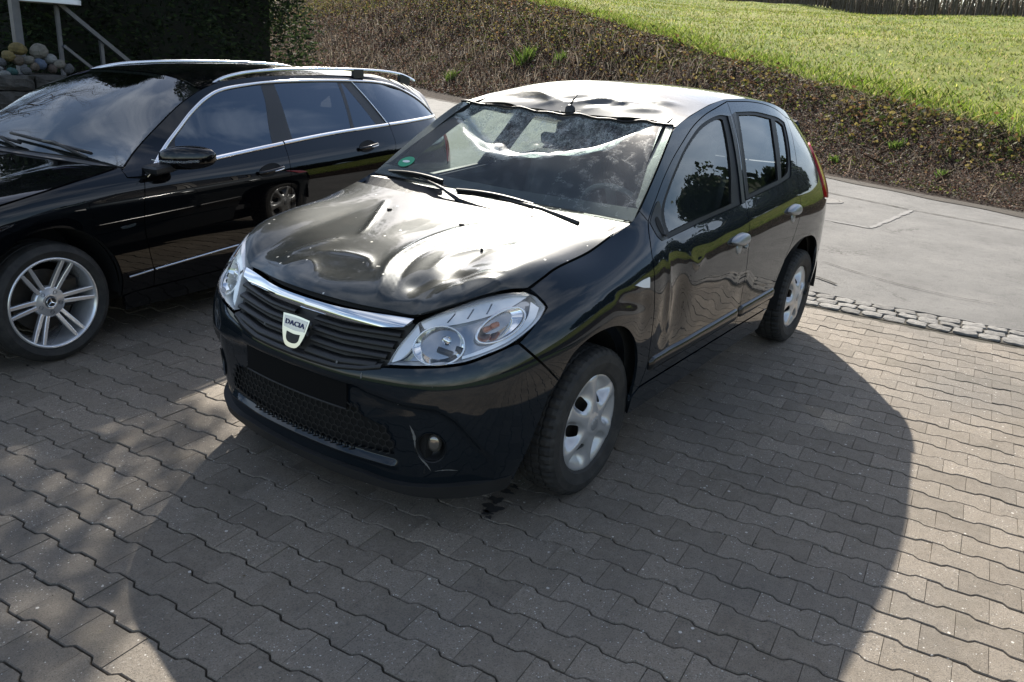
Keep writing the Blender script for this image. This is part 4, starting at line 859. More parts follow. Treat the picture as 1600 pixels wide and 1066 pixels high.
ARCHR = [(3.24,.335),(3.245,.42),(3.31,.53),(3.40,.615),(3.52,.685),(3.66,.722),(3.80,.728),(3.93,.712),(4.05,.66),(4.13,.58),(4.17,.49),(4.18,.40),(4.165,.28)]
FENDER = loop([(.920,.733),(1.0,.783),(1.066,.824),(1.074,.834),(1.053,.866),(1.036,.884)], [(1.036,.884),(1.126,.909),(1.226,.932),(1.433,.962),(1.616,1.011),(1.723,1.043),(1.80,1.08)], [(1.80,1.08),(1.832,1.039)], DOORF_FRONT[::-1], [(1.71,.372),(1.66,.345)], ARCHF[:3:-1], [(1.09,.574),(1.0,.66),(.920,.733)])
BUMPER = loop([(-.0001,.195),(.14,.200),(.29,.198),(.42,.186),(.528,.188),(.73,.180),(.84,.186),(.945,.200)], [(.945,.200),(.955,.25),(.975,.32),(1.005,.416),(1.045,.525),(1.085,.572)], [(1.085,.572),(1.0,.652),(.915,.727)], [(.915,.727),(.89,.724),(.79,.694),(.698,.668),(.561,.645),(.415,.622)], [(.415,.622),(.321,.598),(.216,.583),(.091,.580),(-.0001,.580)], [(-.0001,.580),(-.0001,.195)])
def mirror_outline(half):
    """close a half outline (s>=0) over the centre line"""
    h = np.asarray(half); h = h[h[:, 0] > 1e-3]
    return h

def full_front(half_pts):
    h = np.asarray(half_pts); return np.vstack([h, (h * [-1, 1])[::-1]])
# ------------------------------------------------------------------ wheels
def make_tyre(name, r_out, r_in, width, parent, nseg=96, sipe=True):
    w = width / 2; prof = []
    sh = r_out - .012
    pr = [(r_in, -w * .80), (r_in + .012, -w * .93), ((r_in + r_out) / 2, -w * 1.04), (sh - .012, -w * .98), (sh + .004, -w * .86)]
    pr += [(r_out - .001, -w * .70), (r_out, -w * .46), (r_out - .007, -w * .43), (r_out - .007, -w * .36), (r_out, -w * .33), (r_out + .001, -w * .04), (r_out - .007, -w * .01)]
    pr = pr + [(a, -b) for a, b in pr[::-1]]
    v = []; f = []; n = nseg * 2; K = len(pr)
    for i in range(n):
        groove = sipe and (i % 4 == 0)
        an = 2 * math.pi * (i + (.25 if i % 4 == 1 else 0)) / n
        for j, (r, y) in enumerate(pr):
            q = r
            if groove and 4 <= j <= K - 5: q = r - .007
            sk = .012 * (abs(y) / w) if 4 <= j <= K - 5 else .012
            v.append((q * math.cos(an + sk), y, q * math.sin(an + sk)))
    for i in range(n):
        j = (i + 1) % n
        for k in range(K - 1): f.append((i * K + k, i * K + k + 1, j * K + k + 1, j * K + k))
    o = mesh_obj(name, v, f, RUBBER_T, parent); fix_normals(o); return auto_smooth(o, 22)
def tyre_material():
    m, nt, b = mat("tyre_rubber"); tc = N(nt, "ShaderNodeTexCoord")
    n = N(nt, "ShaderNodeTexNoise", Scale=14.0, Detail=8.0, Roughness=.7); L(nt, tc.outputs['Object'], n.inputs['Vector'])
    c = mixc(nt, ramp(nt, n.outputs[0], .4, .75).outputs[0], (.012, .012, .012), (.045, .041, .036)); L(nt, c, b.inputs['Base Color'])
    b.inputs['Roughness'].default_value = .75
    n2 = N(nt, "ShaderNodeTexNoise", Scale=260.0, Detail=3.0); L(nt, tc.outputs['Object'], n2.inputs['Vector'])
    bp = N(nt, "ShaderNodeBump", Strength=.25, Distance=.004); L(nt, n2.outputs[0], bp.inputs['Height']); L(nt, bp.outputs[0], b.inputs['Normal'])
    return m
RUBBER_T = tyre_material()
def hubcap(parent, Rr=.206):
    """six-spoke silver wheel cover, dished between the spokes, with six openings"""
    def h(x, z):
        r = np.hypot(x, z); th = np.arctan2(z, x); ph = (th / (2 * np.pi) * 6 + .5) % 1.0 - .5      # 0 on a spoke
        a = np.abs(ph) * 2 * np.pi / 6 * np.maximum(r, .03)                                           # arc distance to spoke axis
        wsp = .025 + .06 * np.maximum(r - .11, 0) ; sp = 1 / (1 + np.exp((a - wsp) / .0040))
        crown = .016 * np.cos(np.clip(r / .21, 0, 1) * np.pi / 2)
        dish = -.040 * np.exp(-((r - .130) / .042) ** 2) * (1 - sp)
        hub = np.where(r < .042, .004, 0) * 1.0
        edge = -.012 * np.clip((r - .192) / .014, 0, 1) ** 2
        return crown + dish + hub + edge
    holes = []
    for k in range(6):
        t0 = 2 * np.pi * (k + .5) / 6; pts = []
        for rr, da in ((.089, .13), (.100, .23), (.122, .21), (.132, .09), (.132, -.09), (.122, -.21), (.100, -.23), (.089, -.13)):
            pts.append((rr * math.cos(t0 + da), rr * math.sin(t0 + da)))
        holes.append(spl(pts, 4, closed=True))
    t = np.linspace(0, 2 * np.pi, 120, endpoint=False); out = np.stack([Rr * np.cos(t), Rr * np.sin(t)], 1)
    o = panel("wheel_cover", lambda u, w: np.stack([u, h(u, w), w], -1), out, SILVER, parent, holes=holes, step=.0065, thick=.02, flip=True)
    m = MB(); m.lathe([(.001, .0225), (.022, .022), (.026, .020), (.027, .018)], 32); m.build("hub_emblem", HANDLE, o, True)
    m = MB()
    for s in (-1, 1):
        m.box((s * .006, .0235, 0), (.004, .002, .024), Matrix.Rotation(s * .35, 3, 'Y'))
        m.box((s * .006, .0233, 0), (.004, .002, .024), Matrix.Rotation(-s * .45, 3, 'Y'))
    return o
def steel_disc(parent, r, y=-.035):
    m = MB(); m.lathe([(.03, y + .0), (.06, y + .012), (.11, y - .004), (r * .82, y - .012), (r * .90, y + .004), (r, y + .012), (r, y - .10), (.03, y - .10), (.03, y)], 40)
    o = m.build("wheel_rim", DARKMET, parent, True); fix_normals(o); return o
def dacia_wheel(x, y, side, parent, steer=0.0, rot=0.0):
    w = bpy.data.objects.new("wheel", None); link(w, parent); w.location = (x, y, .303); w.rotation_euler = (0, rot, (0 if side > 0 else math.pi) + steer)
    make_tyre("tyre", .303, .196, .185, w)
    steel_disc(w, .196, .03); c = hubcap(w); c.location = (0, .079, 0)
    return w
# ------------------------------------------------------------------ build the grey hatchback
def build_dacia():
    root = empty("hatchback_car", (0, 0, 0), 0, "dark grey hatchback with dented bonnet, crushed roof edge and cracked windscreen", "car")
    f = DS.fn(); sP = DS.P
    B = full_front
    # black backing that stands in for the darkness behind the panel gaps
    shell_hole = [WINF_SEAL, WINR_SEAL]
    SH = loop([(1.02,.86),(1.226,.905),(1.433,.935),(1.616,.985),(1.74,1.03),(1.80,1.06)], RAIL[:1] + RAIL[1:], [(4.20,1.35),(4.45,1.30)], [(4.45,1.30),(4.40,.9),(4.40,.30)], [(4.40,.30),(4.165,.28)], ARCHR[::-1], [(3.24,.335),(2.5,.33),(1.66,.33)], ARCHF[:3:-1], [(1.09,.574),(.98,.64),(.93,.70),(1.0,.78),(1.02,.86)], step=.03)
    for sd in (1, -1):
        o = panel("dark_backing", DS.fn(.06, False), SH, BLACK, root, holes=shell_hole, step=.05, thick=0)
        if sd < 0:
            me = mirror_copy(o, root); bpy.data.objects.remove(o)
    # ---- left and right panels
    for sd in (1, -1):
        made = []
        fn = f if sd > 0 else DS.fn(0, False)
        def mk(name, outline, mat_, par, **kw):
            o = panel(name, kw.pop('fn', fn), outline, mat_, par, **kw)
            if sd < 0:
                q = mirror_copy(o, par); bpy.data.objects.remove(o); o = q
            return o
        fe = mk("front_fender", FENDER, PAINT_SHADED, root, gap=.0028, step=.012)
        # side indicator
        ind = loop([(1.572,.836),(1.63,.846),(1.688,.850)], [(1.688,.850),(1.684,.808)], [(1.684,.808),(1.63,.818),(1.572,.836)], step=.008)
        mk("side_indicator", ind, WHITE_PL, fe, fn=DS.fn(-.006, sd > 0), step=.008, thick=.008)
        # doors
        dF = loop(DOORF_FRONT, DOORF_TOP, GAPB, [(2.775,.385),(2.25,.380),(1.71,.372)])
        do = mk("front_door", dF, PAINT_SHADED, root, holes=[WINF_SEAL], gap=.0028, step=.013)
        sF = mk("window_seal", WINF_SEAL, RUBBER, do, holes=[WINF], fn=DS.fn(.006, False), step=.016, thick=.012)
        mk("side_window", WINF, GLASS, do, fn=DS.fn(.014, False), step=.03, thick=0, e=.04)
        # black pillar cover on the door
        pc = loop([(2.775,1.022),(2.83,1.16),(2.885,1.31),(2.915,1.425)], [(2.915,1.425),(2.955,1.425)], [(2.955,1.425),(2.925,1.32),(2.885,1.20),(2.82,1.045),(2.815,1.03)], [(2.815,1.03),(2.775,1.022)])
        mk("pillar_cover", pc, BLACK_PL, do, fn=DS.fn(-.0015, False), step=.014, thick=.003)
        dR = loop(GAPB[::-1], DOORR_TOP, DOORR_REAR, [(3.28,.385),(3.0,.385),(2.775,.385)])
        dr = mk("rear_door", dR, PAINT_SHADED, root, holes=[WINR_SEAL], gap=.0028, step=.014)
        mk("window_seal", WINR_SEAL, RUBBER, dr, holes=[WINR, QUART], fn=DS.fn(.006, False), step=.016, thick=.012)
        mk("side_window", WINR, GLASS, dr, fn=DS.fn(.014, False), step=.03, thick=0, e=.04)
        mk("quarter_window", QUART, GLASS, dr, fn=DS.fn(.014, False), step=.03, thick=0, e=.04)
        pc2 = loop([(2.838,1.035),(2.905,1.175),(2.98,1.325),(3.042,1.442)], [(3.042,1.442),(2.985,1.43)], [(2.985,1.43),(2.945,1.30),(2.88,1.14),(2.84,1.04)], [(2.84,1.04),(2.838,1.035)], step=.01)
        mk("pillar_cover", pc2, BLACK_PL, dr, fn=DS.fn(-.0015, False), step=.012, thick=.003)
        # A pillar and roof rail
        ap = loop(RAIL, [(4.20,1.35),(3.88,1.40)], DOORR_TOP[::-1], DOORF_TOP[::-1], [(1.832,1.039),(1.80,1.08)])
        mk("roof_pillar", ap, PAINT_SHADED, root, gap=.002, step=.013, fn=DS.fn(0, False))
        # rear quarter
        rq = loop(DOORR_REAR[::-1], [(3.88,1.40),(4.20,1.35)], [(4.20,1.35),(4.24,1.20)], [(4.24,1.20),(4.17,1.16),(4.13,1.05),(4.12,.96),(4.15,.92)], [(4.15,.92),(4.30,.90)], [(4.30,.90),(4.31,.62),(4.20,.58)], ARCHR[::-1][2:], [(3.24,.335),(3.28,.385)])
        qp = mk("quarter_panel", rq, PAINT_SHADED, root, gap=.0028, step=.016)
        tl = loop([(4.155,.925),(4.30,.915),(4.42,.93)], [(4.42,.93),(4.43,1.05),(4.40,1.18),(4.36,1.24)], [(4.36,1.24),(4.28,1.22),(4.18,1.16),(4.14,1.06),(4.135,.97),(4.155,.925)])
        mk("tail_light", tl, RED_L, root, fn=DS.fn(-.012, False), step=.014, thick=.03)
        rb = loop([(4.17,.28),(4.18,.40),(4.175,.50),(4.14,.585)], [(4.14,.585),(4.22,.575),(4.31,.615),(4.6,.63),(5.262,.63)], [(5.262,.63),(5.262,.22)], [(5.262,.22),(4.7,.21),(4.3,.23),(4.17,.28)], step=.03)
        if sd > 0:
            bump = panel("rear_bumper", f, rb, PAINT_SHADED, root, step=.03, gap=.002, thick=.02); b2 = mirror_copy(bump, root)
        # sill with a second step
        sl = loop([(1.652,.33),(1.66,.345),(1.71,.368)], [(1.71,.368),(2.25,.376),(2.775,.381),(3.28,.381)], [(3.28,.381),(3.245,.36),(3.24,.335)], [(3.24,.335),(3.22,.27)], [(3.22,.27),(2.4,.262),(1.66,.258)], [(1.66,.258),(1.652,.33)])
        mk("sill", sl, PAINT_SHADED, root, fn=DS.fn(-.004, False), step=.02, thick=.05)
        # rub strips
        for a, b2_, par in ((1.757, 2.768, do), (2.786, 3.325, dr)):
            ss_ = np.concatenate([np.linspace(a, a + .04, 5)[:-1], np.linspace(a + .04, b2_ - .04, 20), np.linspace(b2_ - .04, b2_, 5)[1:]])
            prof = [(-.031, 0.0), (-.029, .008), (-.012, .014), (.012, .015), (.026, .010), (.031, 0.0)]
            en = np.clip(np.minimum(ss_ - a, b2_ - ss_) / .03, .04, 1) ** .5; G = np.stack([sP(ss_, .455 + (ss_ - 1.757) * .010 + z * (.5 + .5 * en), -t * en, sd > 0) for z, t in prof], 0)
            if sd < 0: G[..., 1] *= -1
            m = MB(); m.grid(G, flip=(sd > 0)); o = m.build("rub_strip", STRIP, par, True); fix_normals(o)
        # handles: oval grey grip over a dark bowl
        for s0, z0, par in ((2.652, .868, do), (3.468, .925, dr)):
            u = np.linspace(0, 2 * np.pi, 28, endpoint=False); rings = []
            for k, (sc, t) in enumerate(((1.0, -.002), (1.0, .014), (.93, .024), (.75, .030), (.4, .033), (.02, .034))):
                ss_ = s0 + .098 * sc * np.cos(u); zz = z0 + .028 * sc * np.sin(u) * (1 + .25 * np.cos(u)); q = sP(ss_, zz, -t, False); q[:, 1] *= sd; rings.append(np.vstack([q, q[:1]]))
            m = MB(); m.grid(np.stack(rings, 0)); o = m.build("door_handle", HANDLE, par, True); fix_normals(o)
            u = np.linspace(0, 2 * np.pi, 24, endpoint=False); rings = []
            for k, (sc, t) in enumerate(((1.0, -.003), (.9, .004), (.6, .006), (.02, .007))):
                q = sP(s0 - .005 + .034 * sc * np.cos(u), z0 - .040 + .034 * sc * np.sin(u), -t, False); q[:, 1] *= sd; rings.append(np.vstack([q, q[:1]]))
            m = MB(); m.grid(np.stack(rings, 0)); o = m.build("handle_bowl", HANDLE, par, True); fix_normals(o)
            if par is do:
                q = sP(np.array([s0 + .085]), np.array([z0 - .045]), -.002, False)[0] * [1, sd, 1]
                m = MB(); m.lathe([(.012, -.01), (.012, .008), (.009, .010), (.001, .010)], 16, 'Y', q); o = m.build("door_lock", HANDLE, par, True); fix_normals(o)
        # door mirror: torn off on the left, only the black stump and hole are left
        mt = loop([(1.838,1.035),(1.94,1.105),(1.955,1.08),(1.922,1.02),(1.918,.965)], [(1.918,.965),(1.87,.962)], [(1.87,.962),(1.845,.985),(1.838,1.035)], step=.01)
        tri_ = mk("mirror_mount", mt, BLACK_PL, do, fn=DS.fn(-.003, False), step=.012, thick=.004)
        if sd > 0:
            hole = loop([(1.885,1.045),(1.905,1.05),(1.912,1.01),(1.905,.978)], [(1.905,.978),(1.882,.985),(1.875,1.02),(1.885,1.045)], step=.008)
            mk("mirror_hole", hole, BLACK, do, fn=DS.fn(-.0055, False), step=.01, thick=.002)
            m = MB(); c = sP(np.array([1.895]), np.array([.985]), -.004, False)[0]
            m.tube([c, c + [0.0, .016, -.004]], .006, 8); m.build("wire_plug", GREY_PL, do)
        # wheel-arch liners
        for (cx, rr, a0, a1) in ((.02, .365, -.05, math.pi - .25), (-2.588, .385, -.05, math.pi + .05)):
            t = np.linspace(a0, a1, 30); ys = np.linspace(.755 if cx > -1 else .83, .50, 6)
            G = np.array([[(cx + (rr if y < .84 else rr * .985) * math.cos(a), y * sd, .32 + rr * math.sin(a)) for y in ys] for a in t])
            m = MB(); m.grid(G); m.add([(cx + rr * math.cos(a), .50 * sd, .32 + rr * math.sin(a)) for a in t], [tuple(range(len(t)))])
            m.build("wheel_arch_liner", BLACK, root)
    # ---- bonnet
    ev = lambda s, z: sP(np.atleast_1d(np.float64(s)), np.atleast_1d(np.float64(z)), 0, False)[0]
    front = [ev(1e-4, .793)] + [ev(*q) for q in [(.12,.7925),(.244,.791),(.36,.790),(.455,.790),(.50,.800),(.573,.823),(.693,.853),(.823,.876),(.944,.887),(1.032,.887)]]
    left = [ev(*q) for q in [(1.032,.887),(1.126,.911),(1.226,.934),(1.433,.964),(1.616,1.013)]]
    rear = [np.array([-.205, 0, 1.014]), np.array([-.208, .3, 1.014]), np.array([-.218, .55, 1.013]), left[-1]]
    HC = coons(front, rear, left)
    CR = build_dacia.creases
    def hood(u, w, dents=True):
        a = np.clip(u / .70, -1.02, 1.02); b = np.clip(w / .95, -.02, 1.02); P = HC(a, np.clip(b, 0, 1))
        bb = np.clip(b, 0, 1); t = np.abs(a)
        P[..., 2] += (.046 * (1 - np.exp(-bb / .06)) * (1 - bb) ** 1.3 + .016 * np.sin(np.pi * bb)) * np.clip(1 - t ** 4, 0, 1)
        if dents:
            q = P[..., :2].reshape(-1, 2); dz = np.zeros(len(q))
            for kind, args in CR:
                dz += ridge(q, *args) if kind == 'r' else bump2(q, *args)
            edge = np.clip(np.minimum((1 - t) / .10, bb / .06), 0, 1) ** .8 * np.clip((1 - bb) / .05, 0, 1)
            P[..., 2] += .62 * dz.reshape(t.shape) * edge
        return P
    build_dacia.hood = hood
    full = np.array([(-.70, 0.0), (.70, 0.0), (.70, .95), (-.70, .95)]); full = resample(full, .014, True)
    ho = panel("hood", hood, full, PAINT, root, step=.0085, thick=.018, gap=.002, e=.005)
    # bolt holes left by the torn washer jets
    for (hx, hy, rr) in build_dacia.jets:
        A, Bm = np.meshgrid(np.linspace(-.69, .69, 139), np.linspace(0, .94, 95)); P = hood(A.ravel(), Bm.ravel()); i = np.argmin((P[:, 0] - hx) ** 2 + (P[:, 1] - hy) ** 2); z = P[i, 2]
        m = MB(); m.lathe([(rr * 1.25, .001), (rr, .0055), (rr * .4, .005), (.0005, .004)], 14, 'Z', (hx, hy, z)); m.build("washer_jet", BLACK, ho, True)
    # ---- cowl and windscreen
    wl = [ev(*q) for q in [(1.745,1.045),(1.80,1.085),(1.93,1.177),(2.05,1.260),(2.16,1.333),(2.262,1.391)]]
    wl = [p - np.array([0, .004, 0]) for p in wl]
    base = [np.array([-.395, 0, 1.035]), np.array([-.392, .25, 1.036]), np.array([-.385, .5, 1.040]), wl[0]]
    head = [np.array([-.952, 0, 1.380]), np.array([-.956, .25, 1.381]), np.array([-.966, .45, 1.385]), wl[-1]]
    WC = coons(base, head, wl)
    def wsc(u, w, dent=True):
        a = np.clip(u / .66, -1.01, 1.01); b = np.clip(w / .66, 0, 1); P = WC(a, b); t = np.abs(a)
        bulge = .045 * np.sin(np.pi * b) * (1 - t ** 2.2); P[..., 0] += bulge * .5; P[..., 2] += bulge * .86
        if dent:
            arc = .97 - .60 * np.clip(1 - ((a + .12) / .86) ** 2, 0, 1) ** .8 + .016 * np.sin(9 * a + 1) + .009 * np.sin(23 * a)       # the fold line: b above which the pane is pushed in
            k = np.clip((b - arc) / .16, 0, 1); k = k * k * (3 - 2 * k); d = .075 * k * np.clip((1 - b) / .25, 0, 1) ** .7
            wob = .010 * np.sin(a * 17 + b * 9) * np.sin(b * 21 - a * 6) * k
            P[..., 0] -= (d + wob) * .5; P[..., 2] -= (d + wob) * .86
        return P
    full = resample(np.array([(-.66, 0.0), (.66, 0.0), (.66, .66), (-.66, .66)]), .014, True)
    ws = panel("windscreen", wsc, full, CRACKED, root, step=.011, thick=0, gap=.001)
    me = ws.data; uv = me.uv_layers.new(name="pane")          # pane coordinates for the crack pattern (a, b)
    A, Bm = np.meshgrid(np.linspace(-1, 1, 161), np.linspace(0, 1, 101)); Q = wsc(A.ravel() * .66, Bm.ravel() * .66)
    co = np.empty(len(me.vertices) * 3); me.vertices.foreach_get("co", co); co = co.reshape(-1, 3); ab = np.zeros((len(co), 2))
    for i, p in enumerate(co):
        j = np.argmin(((Q - p) ** 2).sum(1)); ab[i] = (A.ravel()[j], Bm.ravel()[j])
    li = np.empty(len(me.loops), int); me.loops.foreach_get("vertex_index", li); uv.data.foreach_set("uv", ab[li].astype(np.float32).ravel())
    # black edge of the pane
    inn = spl([(-.60,.075),(0,.055),(.60,.075),(.635,.12),(.60,.40),(.555,.625),(.50,.64),(0,.645),(-.50,.64),(-.555,.625),(-.60,.40),(-.635,.12)], 10, closed=True)
    fr = panel("windscreen_border", lambda u, w: wsc(u, w) - np.array([-.001, 0, .003]), full, BLACK_PL, ws, holes=[inn], step=.014, thick=0)
    # green badge sticker in the lower corner of the pane
    for nm, rr, mt_, lift in (("sticker", .038, STICKER_G, .004), ("sticker_field", .020, WHITE_PL, .0055)):
        t = np.linspace(0, 2 * np.pi, 25); G = np.stack([wsc(-.555 + rr * sc * np.cos(t), .105 + rr * sc * np.sin(t) * (1 if rr > .03 else .45)) + np.array([.5, 0, .86]) * lift for sc in (1.0, .02)], 0); m = MB(); m.grid(G); m.build(nm, mt_, ws)
    # seam along the torn header
    hd = np.array([wsc(np.array([u]), np.array([.66]))[0] for u in np.linspace(-.655, .655, 40)]); hd[:, 2] += .004
    m = MB(); m.tube([tuple(p) for p in hd], .006, 6); m.build("header_seal", RUBBER, ws, True)
    # cowl tray and its grille slats
    G = []
    for u in np.linspace(-1, 1, 33):
        r_ = HC(np.array([u]), np.array([1.0]))[0]; g = wsc(np.array([u * .66]), np.array([0.0]))[0]
        p0 = r_ + [.03, 0, -.035]; p1 = r_ + [-.02, 0, -.030]; p2 = g + [.03, 0, -.012]; p3 = g + [-.03, 0, .012 - .02]
        G.append([p0, p1, p2, p3])
    m = MB(); m.grid(np.array(G)); co_ = m.build("cowl", BLACK_PL, root); fix_normals(co_)
    for k in range(26):
        y = -.60 + k * .048
        p = np.array([-.275, y, .992]); m = MB(); m.box(p, (.075, .012, .008), Matrix.Rotation(.10, 3, 'Y'), .002); m.build("cowl_slat", BLACK_PL, co_)
    # wipers
    def wiper(pivot, tip, base_bl, end_bl):
        w = bpy.data.objects.new("wiper", None); link(w, root); m = MB()
        m.tube([pivot, (np.array(pivot) * .55 + np.array(tip) * .45) + [0, 0, .012], tip], [.011, .008, .006], 8); a = m.build("wiper_arm", BLACK_PL, w, True)
        m = MB(); pts = [np.array(base_bl) * (1 - t) + np.array(end_bl) * t + np.array([0, 0, .012 * math.sin(math.pi * t)]) for t in np.linspace(0, 1, 9)]
        m.tube(pts, .007, 6)
        m.grid(np.array([[p + np.array([0, 0, 0]), p + np.array([-.004, 0, -.022])] for p in pts]))
        m.build("wiper_blade", RUBBER, w)
    wiper((-.27, -.083, 1.0), (-.385, -.44, 1.058), (-.385, -.30, 1.062), (-.395, -.66, 1.058))
    wiper((-.27, .525, 1.012), (-.315, .09, 1.046), (-.310, .27, 1.046), (-.330, -.17, 1.044))
    # ---- roof
    xr = np.array([ev(*q)[0] for q in RAIL[4:]]); yr = np.array([ev(*q)[1] for q in RAIL[4:]]); zr = np.array([q[1] for q in RAIL[4:]])
    o_ = np.argsort(xr)
    xc = np.array([-3.05,-2.9,-2.5,-2.1,-1.7,-1.45,-1.33,-1.2,-1.1,-1.02,-.95]); zc = np.array([1.405,1.435,1.497,1.532,1.544,1.542,1.532,1.505,1.468,1.425,1.384])
    def roof(u, w):
        x, y = u, w; Y = np.interp(x, xr[o_], yr[o_]); Z = np.interp(x, xr[o_], zr[o_]); C = pchip(xc, zc, x); t = np.clip(np.abs(y) / Y, 0, 1.05)
        z = Z + (C - Z) * (1 - t ** 2.4)
        q = np.stack([x.ravel(), y.ravel()], 1); dz = np.zeros(len(q))
        for k, (c, rx, ry, h, ro) in enumerate(build_dacia.roofd): dz += bump2(q, c, rx, ry, h, ro)
        for ln, w_, h in build_dacia.roofr: dz += ridge(q, ln, w_, h)
        z = z + .62 * dz.reshape(x.shape) * np.clip((1 - t) / .12, 0, 1) * np.clip((-.955 - x) / .03, 0, 1)
        return np.stack([x, y, z], -1)
    hx = [(p[0], p[1]) for p in hd[::-1]]; hx = np.array([(p[0] - .012, p[1]) for p in hd])
    sideL = np.array([(a, b - .003) for a, b in zip(xr, yr)]); sideL = resample(spl(sideL), .014)
    rearL = np.array([(-2.90, .49), (-2.965, .40), (-2.99, .2), (-3.0, 0), (-2.99, -.2), (-2.965, -.40), (-2.90, -.49)]); rearL = resample(spl(rearL), .014)
    sl_ = sideL[sideL[:, 0] > -2.89]; front_ = resample(hx, .012)
    out = np.vstack([front_[1:-1], sl_[1:], rearL, (sl_ * [1, -1])[::-1][:-1]])
    ro = panel("roof", roof, out, PAINT, root, step=.014, thick=.015)
    # antenna snapped off above its foot
    ab_ = roof(np.array([-.985]), np.array([.0]))[0]
    m = MB(); m.lathe([(.026, -.01), (.024, .012), (.016, .022), (.007, .026), (.001, .027)], 16, 'Z', ab_); m.tube([ab_ + [0, 0, .02], ab_ + [-.012, .004, .045], ab_ + [-.035, .014, .075]], [.006, .005, .003], 7)
    m.build("antenna", BLACK_PL, ro, True)
    # ---- tailgate: upper window and lower panel
    tgs = np.linspace(-1, 1, 41)
    def tail(u, w):
        P = sP(5.2638 - np.abs(u), w, 0, False); P[..., 1] *= np.where(u < 0, -1, 1); return P
    tg = full_front(loop([(1e-3,.635),(.45,.635),(.82,.64)], [(.82,.64),(.83,.92)], [(.83,.92),(.78,1.12),(.70,1.30),(.66,1.36)], [(.66,1.36),(.3,1.385),(1e-3,1.39)], step=.03)[:-1])
    win = spl([(-.55,1.08),(0,1.06),(.55,1.08),(.60,1.12),(.54,1.28),(.48,1.33),(0,1.345),(-.48,1.33),(-.54,1.28),(-.60,1.12)], 8, closed=True)
    t_ = panel("tailgate", tail, tg, PAINT_SHADED, root, holes=[win], step=.03, flip=True)
    panel("rear_window", lambda u, w: tail(u, w) + np.array([.012, 0, 0]), win, GLASS_M, t_, step=.04, thick=0, flip=True)
    # ---- front end: bumper, grille, lamps
    LG = loop([(-.455,.302),(-.2,.288),(0,.288),(.2,.288),(.455,.302)], [(.455,.302),(.446,.345),(.409,.405)], [(.409,.405),(.335,.420),(.30,.445)], [(.30,.445),(0,.452),(-.30,.445)], [(-.30,.445),(-.335,.420),(-.409,.405)], [(-.409,.405),(-.446,.345),(-.455,.302)], step=.012)
    fog = lambda sg: spl([(sg * (.600 + .052 * math.cos(t)), .357 + .054 * math.sin(t)) for t in np.linspace(0, 2 * math.pi, 10, endpoint=False)], 4, closed=True)
    half = BUMPER[BUMPER[:, 0] > .004]
    bfun = lambda u, w: DS.P(u, w, build_dacia.bstep(np.abs(u), w), False)
    bo = panel("front_bumper", bfun, np.vstack([half, (half * [-1, 1])[::-1]]), PAINT_SHADED, root, holes=[LG, fog(1), fog(-1)], step=.0115, thick=.02)
    # lower black lip
    ll = full_front(loop([(1e-3,.200),(.29,.203),(.42,.193),(.60,.205),(.78,.215),(.93,.222)], [(.93,.222),(.935,.19),(.92,.165)], [(.92,.165),(.73,.155),(.42,.158),(1e-3,.165)], step=.02)[:-1])
    panel("bumper_lip", DS.fn(-.004, False), ll, GREY_PL, bo, step=.02, thick=.05)
    # plate holder (no plate)
    ph = resample(np.array([(-.285,.432),(.262,.432),(.262,.548),(-.285,.548)]), .015, True)
    po = panel("number_plate_holder", lambda u, w: np.stack([.782 - .22 * u * u - .35 * u ** 4, u, w], -1), ph, HOLDER, bo, step=.03, thick=.014)
    for z in (.436, .544):
        m = MB(); m.tube([(.782 - .22 * u * u - .35 * u ** 4, u, z) for u in np.linspace(-.284, .261, 12)], .004, 6); m.build("holder_rim", GREY_PL, po, True)
    # honeycomb lower grille: backing and bars
    gb = panel("lower_grille", DS.fn(.05, False), shrink(LG, -.01), BLACK, bo, step=.03, thick=0)
    V = []; F = []; cell = .017
    m = MB()
    for iz in range(11):
        for iu in range(-30, 31):
            u = iu * cell * 1.732 + (cell * .866 if iz % 2 else 0); z = .292 + iz * cell * 1.5
            cs = [(u + cell * math.sin(k * math.pi / 3), z + cell * math.cos(k * math.pi / 3)) for k in range(3)]
            c = np.array(cs); cc = np.array([(u + cell * math.sin(k * math.pi / 3), z + cell * math.cos(k * math.pi / 3)) for k in range(6)])
            if not inside(LG, cc.mean(0)[None])[0]: continue
            for k in (0, 1, 2):
                a, b = cc[k], cc[k + 1]
                pa, pb = DS.P(np.array([a[0], b[0]]), np.array([a[1], b[1]]), .016, False)
                m.tube([pa, pb], .0028, 4, cap=False)
    g_ = m.build("grille_mesh", BLACK_PL, bo)
    tag(g_, kind="stuff")
    # fog-lamp recesses
    for sg in (1, -1):
        u = np.linspace(0, 2 * np.pi, 33); rings = []
        for sc, t in ((1.08, -.004), (1.0, .002), (.92, .03), (.70, .045), (.02, .045)):
            rings.append(DS.P(sg * (.600 + .053 * sc * np.cos(u)), .357 + .055 * sc * np.sin(u), t + .0230, False))
        m = MB(); m.grid(np.stack(rings, 0)); o = m.build("fog_lamp_recess", BLACK_PL, bo, True); fix_normals(o)
        rings = []
        for sc, t in ((1.0, .03), (.9, .022), (.5, .016), (.02, .015)):
            rings.append(DS.P(sg * (.606 + .031 * sc * np.cos(u)), .362 + .036 * sc * np.sin(u), t + .0230, False))
        m = MB(); m.grid(np.stack(rings, 0)); o2 = m.build("fog_lamp", CHROME2, o, True); fix_normals(o2)
